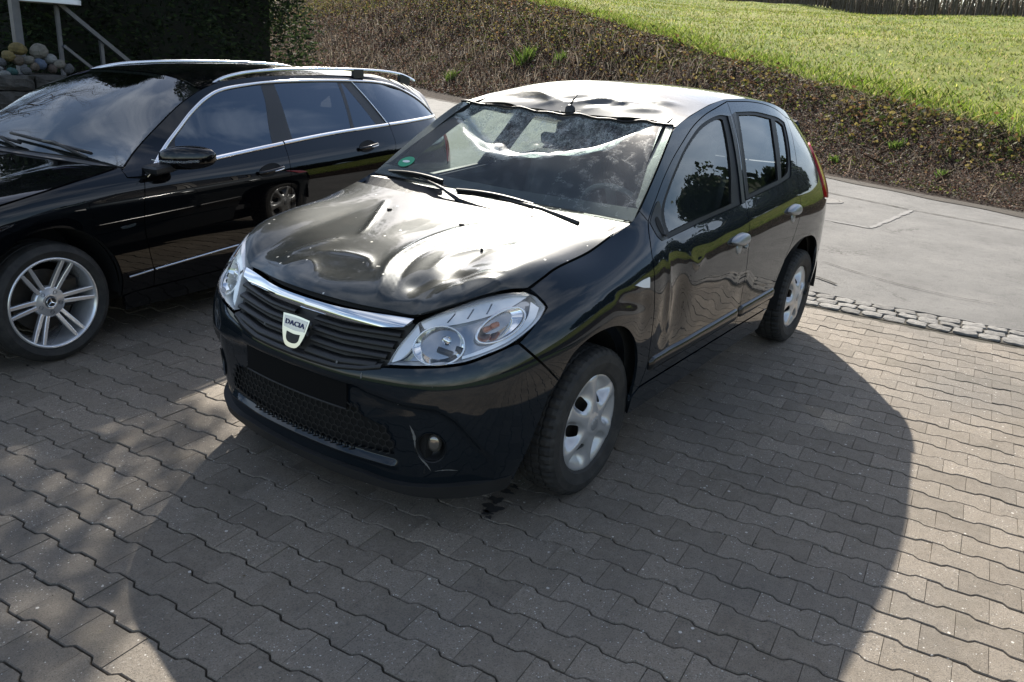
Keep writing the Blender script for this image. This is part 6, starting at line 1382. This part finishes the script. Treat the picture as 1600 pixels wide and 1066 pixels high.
def alloy_wheel(x, y, side, parent, steer=0.0, rot=0.0):
    w = bpy.data.objects.new("wheel", None); link(w, parent); w.location = (x, y, .3065); w.scale = (.962, 1, .962); w.rotation_euler = (0, rot, (0 if side > 0 else math.pi) + steer)
    make_tyre("tyre", .318, .238, .225, w, 80, False)
    rim = bpy.data.objects.new("rim", None); link(rim, w)
    m = MB(); m.lathe([(.244, .098), (.240, .104), (.231, .102), (.226, .085), (.214, .06), (.206, -.05), (.214, -.09), (.238, -.10)], 72); o = m.build("rim_barrel", ALLOY, rim, True); fix_normals(o)
    # six pairs of slim spokes running into a dished hub
    for k in range(6):
        a = 2 * math.pi * k / 6
        for s in (-1, 1):
            pts = []
            for t in np.linspace(0, 1, 7):
                r = .062 + (.232 - .062) * t; off = s * (.0145 + .012 * t); pts.append((r, off, .060 + .034 * t ** 1.3))
            G = []
            for r, off, h in pts:
                wd_ = .0108 - .001 * (r > .2); ring = [(r, off - wd_, h - .022), (r, off - wd_, h - .002), (r, off - wd_ * .7, h), (r, off + wd_ * .7, h), (r, off + wd_, h - .002), (r, off + wd_, h - .022)]
                G.append([(p[0] * math.cos(a) - p[1] * math.sin(a), p[2], p[0] * math.sin(a) + p[1] * math.cos(a)) for p in ring])
            m = MB(); m.grid(np.array(G)); o = m.build("spoke", ALLOY, rim); fix_normals(o); auto_smooth(o, 30)
    m = MB(); m.lathe([(.001, .058), (.030, .060), (.036, .066), (.042, .060), (.075, .062), (.084, .056), (.086, .030)], 48); o = m.build("hub", ALLOY, rim, True); fix_normals(o)
    for k in range(5):
        a = 2 * math.pi * k / 5 - math.pi / 2; m = MB(); m.lathe([(.010, .064), (.010, .050), (.001, .048)], 12, 'Y', (.057 * math.cos(a), 0, .057 * math.sin(a))); m.build("bolt_hole", BLACK, rim)
    m = MB(); m.lathe([(.028, .066), (.026, .069), (.001, .069)], 32); o = m.build("hub_cap", BLACK_PL, rim); 
    m = MB(); m.lathe([(.0235, .0700), (.0255, .0712), (.0265, .0700)], 32)
    for k in range(3):
        a = math.pi / 2 + 2 * math.pi * k / 3; c, s_ = math.cos(a), math.sin(a)
        m.add([(.024 * c, .0702, .024 * s_), (.0045 * math.cos(a + 1.05), .0702, .0045 * math.sin(a + 1.05)), (0, .0725, 0), (.0045 * math.cos(a - 1.05), .0702, .0045 * math.sin(a - 1.05))], [(0, 1, 2), (0, 2, 3)])
    m.build("hub_star", CHROME, rim)
    m = MB(); m.lathe([(.06, -.01), (.165, -.01), (.165, -.03), (.06, -.03)], 40); o = m.build("brake_disc", DARKMET, w); fix_normals(o)
    m = MB(); m.box((-.13, .0, .02), (.09, .06, .16), None, .015); m.build("brake_caliper", DARKMET, w)
    return w
def build_merc():
    root = empty("estate_car", (.7992, -2.7614, -.0155), .1295, "black estate car with bright roof rails, chrome window line and alloy wheels", "car"); root.rotation_euler = (R(1.1), 0, .1295)
    sP = MS.P; f = MS.fn()
    DLO = loop(M_BELT, M_CHR[::-1], step=.03)
    for sd in (1, -1):
        fine = 1.0 if sd > 0 else 2.0
        def mk(name, outline, mat_, par, **kw):
            kw['step'] = kw.get('step', .02) * fine
            o = panel(name, kw.pop('fn', f), outline, mat_, par, **kw)
            if sd < 0:
                q = mirror_copy(o, par); bpy.data.objects.remove(o); o = q
            return o
        SH = loop([(1.02,.70),(1.24,.77),(1.415,.81),(1.633,.85),(1.94,.91)], M_RAIL, [(5.33,1.12),(5.36,.30)], [(5.36,.30),(4.69,.28)], M_AR[::-1], [(3.95,.26),(1.83,.25)], M_AF[::-1], [(1.08,.30),(1.02,.70)], step=.04)
        mk("dark_backing", SH, BLACK, root, fn=MS.fn(.03), holes=[shrink(DLO, .005)], step=.06, thick=0)  # black sheet in place of the dark seen through the panel gaps
        FE = loop(M_AF[::-1], [(1.10,.25),(1.06,.24)], [(1.06,.24),(1.02,.55),(1.00,.70)], [(1.00,.70),(1.10,.762),(1.221,.814)], [(1.221,.814),(1.415,.852),(1.633,.891),(1.80,.918),(1.93,.940)], [(1.93,.940),(1.935,.89)], [(1.935,.89),(2.03,.879)], M_GF[::-1], [(2.02,.28),(1.82,.268)])
        fe = mk("front_fender", FE, PAINT_M, root, gap=.0025, step=.018)
        em = loop([(1.835,.645),(1.88,.652),(1.925,.657)], [(1.925,.657),(1.918,.642)], [(1.918,.642),(1.88,.636),(1.842,.634)], [(1.842,.634),(1.835,.645)], step=.006)
        mk("fender_emblem", em, CHROME, fe, fn=MS.fn(-.004), step=.01, thick=.005)
        lowb = lambda P_: [(a, b - .010) for a, b in P_]
        dF = loop(M_GF, [(2.03,.879)] + lowb([q for q in M_BELT if 2.04 < q[0] < 3.1]) + [(3.157,.985)], M_GB, [(3.105,.28),(2.5,.28),(2.02,.28)])
        do = mk("front_door", dF, PAINT_M, root, gap=.0022, step=.02)
        dR = loop(M_GB[::-1], [(3.157,.985)] + lowb([q for q in M_BELT if 3.2 < q[0] < 4.3]) + [(4.345,1.055)], M_GR, [(3.95,.28),(3.5,.28),(3.105,.28)])
        dr = mk("rear_door", dR, PAINT_M, root, gap=.0022, step=.022)
        rq = loop(M_GR[::-1], [(4.345,1.055),(4.9,1.075),(5.27,1.088)], M_RAIL[-1:] + [(5.36,1.08)], [(5.36,1.08),(5.20,1.0),(5.16,.85),(5.16,.70)], [(5.16,.70),(5.12,.60),(4.75,.42),(4.69,.28)], M_AR[::-1], [(3.97,.26),(3.95,.28)], step=.02)
        qp = mk("quarter_panel", rq, PAINT_M, root, gap=.0022, step=.025)
        # roof side above the chrome line
        rs = loop(M_RAIL, [(5.33,1.12),(5.27,1.098)], M_CHR[::-1], [(2.048,.889),(1.938,.892)], [(1.938,.892),(1.93,.925)])
        mk("roof_pillar", rs, PAINT_M, root, gap=.0015, step=.018)
        # glass house
        wf = loop([(2.33,.925),(2.538,.947),(2.894,.978),(3.06,.992)], [(3.06,.992),(3.10,1.12),(3.15,1.25),(3.175,1.345)], [(3.175,1.345),(3.116,1.345),(2.855,1.315),(2.715,1.275),(2.56,1.198),(2.44,1.115),(2.35,1.04),(2.33,.925)])
        wr = loop([(3.255,1.007),(3.582,1.032),(3.878,1.049)], [(3.878,1.049),(3.92,1.20),(3.955,1.365)], [(3.955,1.365),(3.6,1.366),(3.30,1.357)], [(3.30,1.357),(3.28,1.2),(3.255,1.007)])
        qt = loop([(3.915,1.051),(4.05,1.058),(4.19,1.064)], [(4.19,1.064),(4.10,1.22),(4.015,1.355)], [(4.015,1.355),(3.992,1.362)], [(3.992,1.362),(3.955,1.2),(3.915,1.051)], step=.012)
        rg = loop([(4.31,1.070),(4.7,1.083),(5.21,1.093)], [(5.21,1.093),(5.10,1.195),(4.93,1.270),(4.70,1.328),(4.45,1.355),(4.14,1.365)], [(4.14,1.365),(4.22,1.23),(4.31,1.070)])
        fw = mk("window_frame", DLO, BLACK_PL, root, holes=[wf, wr, qt, rg], step=.022, thick=.004, fn=MS.fn(.004))
        for o_, nm, par in ((wf, "side_window", do), (wr, "side_window", dr), (qt, "vent_window", dr), (rg, "quarter_window", qp)):
            mk(nm, o_, GLASS_M, par, fn=MS.fn(.005), step=.035, thick=0, e=.04)
        # bright mouldings
        def strip(name, pts, hgt, mat_, par, proud=.006, nn=70):
            C = resample(spl(pts), .03); T_ = np.gradient(C, axis=0); T_ /= np.linalg.norm(T_, axis=1)[:, None]; Nn = np.stack([-T_[:, 1], T_[:, 0]], 1); G = []
            for a, t in ((-.5, -.004), (-.45, proud), (0, proud * 1.35), (.45, proud), (.5, -.004)):
                q = C + Nn * a * hgt; P = sP(q[:, 0], q[:, 1], -t); P[:, 1] *= sd; G.append(P)
            m = MB(); m.grid(np.array(G)); o = m.build(name, mat_, par, True); fix_normals(o); return o
        strip("window_moulding", M_CHR, .016, CHROME, root)
        strip("belt_moulding", [(2.44,.933)] + [q for q in M_BELT if 2.5 < q[0] < 3.14] + [(3.15,.996)], .020, CHROME, do)
        strip("belt_moulding", [(3.162,.998)] + [q for q in M_BELT if 3.2 < q[0] < 4.3] + [(4.33,1.067)], .020, CHROME, dr)
        strip("belt_moulding", [(4.345,1.068)] + [q for q in M_BELT if 4.36 < q[0]], .020, CHROME, qp)
        strip("pillar_moulding", [(4.325,1.078),(4.22,1.24),(4.125,1.375)], .010, SATIN, qp, .003)
        strip("rub_strip", [(1.856,.368),(2.008,.380)], .012, SATIN, fe, .008); strip("rub_strip", [(2.022,.381),(2.6,.415),(3.10,.438)], .012, SATIN, do, .008); strip("rub_strip", [(3.112,.439),(3.5,.448),(3.94,.455)], .012, SATIN, dr, .008)
        sl = loop([(1.83,.262),(1.95,.275),(2.5,.278),(3.5,.278),(3.955,.274)], [(3.955,.274),(3.95,.17)], [(3.95,.17),(2.8,.165),(1.86,.17)], [(1.86,.17),(1.83,.262)], step=.03)
        mk("sill", sl, PAINT_M, root, fn=MS.fn(-.006), step=.03, thick=.04)
        # handles: chrome-tipped bars over bowls
        for s0, z0, par in ((2.945, .848, do), (3.965, .932, dr)):
            u = np.linspace(0, 2 * np.pi, 25); rings = []
            for sc, t in ((1.0, .001), (.85, -.012), (.4, -.018), (.02, -.019)):
                P = sP(s0 + .095 * sc * np.cos(u), z0 + .038 * sc * np.sin(u) + .012 * np.cos(u), -t - .003 if sc == 1.0 else -(.002 + .0 * t)); P[:, 1] *= sd; rings.append(P)
            m = MB(); m.grid(np.array(rings)); o = m.build("handle_bowl", BLACK, par, True); fix_normals(o)
            pts = [sP(np.array([s0 + a]), np.array([z0 + .010 * a / .1]), -t)[0] * [1, sd, 1] for a, t in ((-.105, .008), (-.08, .028), (0, .034), (.08, .030), (.108, .012))]
            m = MB(); m.tube([tuple(p) for p in spl(pts, 4)], .0125, 10); o = m.build("door_handle", PAINT_M, par, True)
            pts = [sP(np.array([s0 + a]), np.array([z0 + .010 * a / .1 - .004]), -t)[0] * [1, sd, 1] for a, t in ((0, .0445), (.05, .044), (.09, .036))]
            m = MB(); m.tube([tuple(p) for p in spl(pts, 4)], .004, 6); m.build("handle_trim", CHROME, par, True)
        # door mirror: rounded housing on a foot, with a light strip along its face
        mr = bpy.data.objects.new("door_mirror", None); link(mr, root); c = np.array([-.77, 1.00, .985]); G = []
        for t in np.linspace(0, 1, 15):
            y = -.13 + .26 * t; k = math.sin(math.pi * min(max(t * .90 + .08, 0), 1)) ** .35; ring = []
            for a in np.linspace(0, 2 * math.pi, 21):
                ca, sa = math.cos(a), math.sin(a); px = .085 * k * math.copysign(abs(ca) ** .7, ca) * (1.0 if ca > 0 else .55); pz = .066 * k * math.copysign(abs(sa) ** .6, sa)
                ring.append((c[0] + px - .10 * (t - .3), (c[1] + y) * sd, c[2] + pz + .018 * (t - .5)))
            G.append(ring)
        m = MB(); m.grid(np.array(G)); m.f.append(tuple(range(20))); m.f.append(tuple(14 * 21 + i for i in range(20))); o = m.build("mirror_housing", PAINT_M, mr, True); fix_normals(o)
        m = MB(); m.tube([(-.70 + .078 * (1), .90 * sd, .972), (-.715 + .085, 1.0 * sd, .975), (-.745 + .080, 1.08 * sd, .977), (-.80 + .06, 1.125 * sd, .98)], .007, 8); m.build("mirror_lamp", LENS, mr, True)
        m = MB(); m.box((-.66, .90 * sd, .925), (.13, .12, .045), Matrix.Rotation(.1, 3, 'Y'), .012); m.build("mirror_foot", BLACK_PL, mr)
        # roof rail on feet
        rl = [(-1.248,.600,1.315),(-1.337,.600,1.362),(-1.435,.600,1.403),(-1.6,.60,1.434),(-1.8,.60,1.452),(-2.1,.598,1.466),(-2.5,.596,1.472),(-2.9,.592,1.470),(-3.15,.588,1.462),(-3.35,.584,1.442),(-3.5,.580,1.408),(-3.55,.578,1.392)]
        C = spl(rl, 5); C[:, 1] *= sd; rr_ = bpy.data.objects.new("roof_rail", None); link(rr_, root); G = []
        for a, b in ((-.012, -.022), (-.012, -.008), (-.008, -.004), (.008, -.004), (.012, -.008), (.012, -.022), (-.012, -.022)): G.append(C + np.array([0, a, b]))
        m = MB(); m.grid(np.array(G)); o = m.build("rail_bar", SATIN, rr_); fix_normals(o); auto_smooth(o, 50)
        for x0, x1 in ((-1.24, -1.40), (-2.72, -2.84), (-3.33, -3.47)):
            G = []
            for x in np.linspace(x0, x1, 6):
                z = np.interp(-x, -C[:, 0], C[:, 2]); y = np.interp(-x, -C[:, 0], C[:, 1]); G.append([(x, y - .012, z - .012), (x, y + .012, z - .012), (x, y + .014, z - .075), (x, y - .014, z - .075)])
            G = np.array(G); m = MB(); m.grid(np.concatenate([G, G[:, :1]], 1)); n_ = 5; m.f.append(tuple(range(4))); m.f.append(tuple(25 + i for i in range(4))); o = m.build("rail_foot", BLACK_PL, rr_); fix_normals(o)
        tl = loop([(5.17,.74),(5.20,.72),(5.45,.74)], [(5.45,.74),(5.46,.90),(5.44,.99)], [(5.44,.99),(5.30,1.0),(5.22,.97),(5.17,.86),(5.17,.74)], step=.02)
        mk("tail_light", tl, RED_L, root, fn=MS.fn(-.006), step=.03, thick=.03)
        rbh = loop([(4.70,.28),(4.76,.42),(5.13,.60),(5.17,.70),(5.45,.72),(MS.S - .001,.72)], [(MS.S - .001,.72),(MS.S - .001,.20)], [(MS.S - .001,.20),(5.3,.19),(4.72,.22),(4.70,.28)], step=.04)
        mk("rear_bumper", rbh, PAINT_M, root, step=.05, thick=.02)
        hl = loop([(.50,.60),(.75,.62),(.95,.66),(1.05,.72)], [(1.05,.72),(1.12,.77),(1.05,.775),(.85,.755),(.60,.725),(.48,.70)], [(.48,.70),(.50,.60)], step=.02)
        hl_o = bpy.data.objects.new("headlight", None); link(hl_o, root)
        mk("lens", hl, LENS, hl_o, fn=MS.fn(-.002), step=.04, thick=.006); mk("housing", hl, REFLECTOR, hl_o, fn=MS.fn(.03), step=.04, thick=0)
        fb = loop([(.001,.20),(.5,.20),(.9,.205),(1.06,.235)], [(1.06,.235),(1.02,.55),(1.0,.69)], [(1.0,.69),(.95,.655),(.75,.612),(.50,.595),(.40,.59)], [(.40,.59),(.36,.48),(.001,.47)], [(.001,.47),(.001,.20)], step=.03)
        mk("front_bumper", fb, PAINT_M, root, step=.04, thick=.02)
        for cx, x_ in ((0, 1), (-2.874, -1)):
            t = np.linspace(-.12, math.pi + .12, 24); G = np.array([[(cx + .37 * math.cos(a), y * sd, .325 + .37 * math.sin(a)) for y in (.86, .80, .55)] for a in t])
            m = MB(); m.grid(G); m.add([(cx + .37 * math.cos(a), .55 * sd, .325 + .37 * math.sin(a)) for a in t], [tuple(range(len(t)))]); m.build("wheel_arch_liner", BLACK, root)
    ev = lambda s, z: sP(np.atleast_1d(np.float64(s)), np.atleast_1d(np.float64(z)))[0]
    # grille
    gr = bpy.data.objects.new("grille", None); link(gr, root); m = MB(); m.box((.815, 0, .60), (.05, .74, .24), None, .02); m.build("grille_backing", BLACK, gr)
    for k in range(4):
        m = MB(); m.box((.845, 0, .515 + .055 * k), (.02, .72, .012), None, .004); m.build("grille_slat", CHROME, gr)
    m = MB(); m.lathe([(.075, -.006), (.085, 0), (.075, .006), (.068, 0), (.075, -.006)], 36, 'X', (.86, 0, .60))
    for k in range(3):
        a = math.pi / 2 + 2.0944 * k; m.add([(.86, .072 * math.cos(a), .60 + .072 * math.sin(a)), (.86, .012 * math.cos(a + 1.05), .60 + .012 * math.sin(a + 1.05)), (.868, 0, .60), (.86, .012 * math.cos(a - 1.05), .60 + .012 * math.sin(a - 1.05))], [(0, 1, 2), (0, 2, 3)])
    m.build("grille_star", CHROME, gr)
    # bonnet
    front = [np.array([.735, 0, .735]), np.array([.725, .25, .735]), np.array([.68, .45, .742]), ev(.80, .765), ev(1.0, .785), ev(1.215, .818)]
    left = [ev(*q) for q in [(1.215,.818),(1.415,.856),(1.633,.895),(1.80,.922),(1.93,.944)]]
    rear = [np.array([-.42, 0, .935]), np.array([-.43, .35, .936]), np.array([-.44, .6, .938]), left[-1]]
    HC = coons(front, rear, left)
    def hood(u, w):
        a = np.clip(u / .75, -1.02, 1.02); b = np.clip(w / 1.15, 0, 1); P = HC(a, b); t = np.abs(a)
        P[..., 2] += (.04 * (1 - np.exp(-b / .10)) * (1 - b) ** 1.3 + .010 * np.sin(np.pi * b)) * np.clip(1 - t ** 4, 0, 1) + .010 * np.exp(-((t - .62) / .10) ** 2) * np.sin(np.pi * np.clip(b, 0, 1)); return P
    full = resample(np.array([(-.75, 0.0), (.75, 0.0), (.75, 1.15), (-.75, 1.15)]), .03, True); panel("hood", hood, full, PAINT_M, root, step=.03, thick=.015, gap=.003)
    # windscreen, wipers and roof
    wl = [ev(*q) - np.array([0, .003, 0]) for q in [(1.95,.940),(2.02,.977),(2.12,1.032),(2.3,1.140),(2.45,1.229),(2.58,1.291),(2.66,1.322)]]
    base = [np.array([-.54, 0, .945]), np.array([-.545, .35, .946]), np.array([-.53, .6, .947]), wl[0]]
    head = [np.array([-1.20, 0, 1.400]), np.array([-1.205, .25, 1.395]), np.array([-1.215, .45, 1.372]), wl[-1]]
    WC = coons(base, head, wl)
    def wsc(u, w):
        a = np.clip(u / .70, -1.01, 1.01); b = np.clip(w / .80, 0, 1); P = WC(a, b); bu = .03 * np.sin(np.pi * b) * (1 - np.abs(a) ** 2.2); P[..., 0] += bu * .5; P[..., 2] += bu * .86; return P
    full = resample(np.array([(-.70, 0.0), (.70, 0.0), (.70, .80), (-.70, .80)]), .03, True); ws = panel("windscreen", wsc, full, GLASS_W, root, step=.03, thick=0)
    inn = spl([(-.65,.06),(0,.045),(.65,.06),(.675,.10),(.65,.40),(.62,.75),(.55,.77),(0,.772),(-.55,.77),(-.62,.75),(-.65,.40),(-.675,.10)], 8, closed=True)
    panel("windscreen_border", lambda u, w: wsc(u, w) - np.array([-.001, 0, .003]), full, BLACK_PL, ws, holes=[inn], step=.03, thick=0)
    G = np.array([[HC(np.array([u]), np.array([1.0]))[0] + [.03, 0, -.03], wsc(np.array([u * .70]), np.array([0.0]))[0] + [.02, 0, -.015], wsc(np.array([u * .70]), np.array([0.0]))[0] + [-.03, 0, 0.0]] for u in np.linspace(-1, 1, 25)]); m = MB(); m.grid(G); m.build("cowl", BLACK, root)
    for y0, y1 in ((.45, -.25), (-.1, -.62)):
        w = bpy.data.objects.new("wiper", None); link(w, root); pts = [wsc(np.array([u]), np.array([v]))[0] + [.02, 0, .022] for u, v in zip(np.linspace(y0, y1, 8), np.linspace(.02, .085, 8))]
        m = MB(); m.tube([tuple(p) for p in pts], .009, 6); m.build("wiper_blade", RUBBER, w, True); m = MB(); m.tube([tuple(pts[0] + np.array([.03, 0, -.02])), tuple(pts[3] + np.array([.01, 0, .012])), tuple(pts[4])], .009, 6); m.build("wiper_arm", BLACK_PL, w, True)
    RL = [q for q in M_RAIL if q[0] >= 2.65]; RL = [(2.66, 1.322)] + RL[1:]
    xr = np.array([ev(*q)[0] for q in RL]); yr = np.array([ev(*q)[1] for q in RL]); zr = np.array([q[1] for q in RL]); o_ = np.argsort(xr)
    xc = np.array([-3.95,-3.8,-3.6,-3.3,-2.9,-2.4,-1.9,-1.5,-1.2]); zc = np.array([1.30,1.365,1.40,1.432,1.450,1.458,1.452,1.432,1.402])
    def roof(u, w):
        Y = np.interp(u, xr[o_], yr[o_]); Z = np.interp(u, xr[o_], zr[o_]); C = pchip(xc, zc, u); t = np.clip(np.abs(w) / Y, 0, 1.05); return np.stack([u, w, Z + (C - Z) * (1 - t ** 3.2)], -1)
    hdp = np.array([wsc(np.array([u]), np.array([.80]))[0][:2] for u in np.linspace(-.695, .695, 30)]) - [.006, 0]
    sl_ = resample(spl(np.stack([xr, yr - .002], 1)), .03); sl_ = sl_[sl_[:, 0] > -3.82]; rearL = resample(spl(np.array([(-3.83, .50), (-3.87, .25), (-3.88, 0), (-3.87, -.25), (-3.83, -.50)])), .03)
    ro = panel("roof", roof, np.vstack([hdp[1:-1], sl_[1:], rearL, (sl_ * [1, -1])[::-1][:-1]]), PAINT_M, root, step=.035, thick=.01)
    # tailgate with window
    def tail(u, w):
        P = sP(MS.S - np.abs(u), w); P[..., 1] *= np.where(u < 0, -1, 1); return P
    tg = np.vstack([(lambda h: np.vstack([h, (h * [-1, 1])[::-1]]))(loop([(.001,.725),(.62,.73)], [(.62,.73),(.66,.98),(.60,1.10),(.55,1.30)], [(.55,1.30),(.001,1.33)], step=.05)[:-1])])
    wn = spl([(-.5,1.03),(0,1.02),(.5,1.03),(.48,1.26),(0,1.29),(-.48,1.26)], 6, closed=True)
    t_ = panel("tailgate", tail, tg, PAINT_M, root, holes=[wn], step=.05, flip=True); panel("rear_window", lambda u, w: tail(u, w) + np.array([.01, 0, 0]), wn, GLASS_M, t_, step=.06, thick=0, flip=True)
    alloy_wheel(0, .765, 1, root, -.04, R(3)); alloy_wheel(0, -.765, -1, root, -.04, 0); alloy_wheel(-2.874, .775, 1, root, 0, .4); alloy_wheel(-2.874, -.775, -1, root, 0, .8)
    m = MB(); m.box((-1.5, 0, .24), (4.4, 1.35, .12), None, .03); m.build("underbody", BLACK, root)
    m = MB(); m.box((-1.9, 0, .45), (3.0, 1.45, .05)); m.build("cabin_floor", FABRIC, root)
    G = np.array([[(-.48, y, .93), (-.75, y, .96), (-.95, y, .93), (-1.0, y, .75), (-.9, y, .5)] for y in np.linspace(-.75, .75, 9)]); m = MB(); m.grid(G); m.build("dashboard", DASH, root, True)
    for x, y, w_ in ((-1.65, .38, .52), (-1.65, -.38, .52), (-2.55, 0, 1.3)):
        s = bpy.data.objects.new("seat", None); link(s, root); m = MB(); m.box((x + .05, y, .53), (.52, w_, .16), None, .05); m.build("seat_cushion", FABRIC, s)
        m = MB(); m.box((x - .26, y, .85), (.16, w_ * .95, .62), Matrix.Rotation(-.32, 3, 'Y'), .05); m.build("backrest", FABRIC, s)
        for yy in ((y,) if w_ < 1 else (-.4, .4)):
            m = MB(); m.box((x - .38, yy, 1.22), (.10, .27, .17), Matrix.Rotation(-.2, 3, 'Y'), .03); m.build("headrest", FABRIC, s)
    return root
GLASS_W = glass_mat("estate_windscreen_glass", (.35, .39, .38), 0, .13)
merc = build_merc()
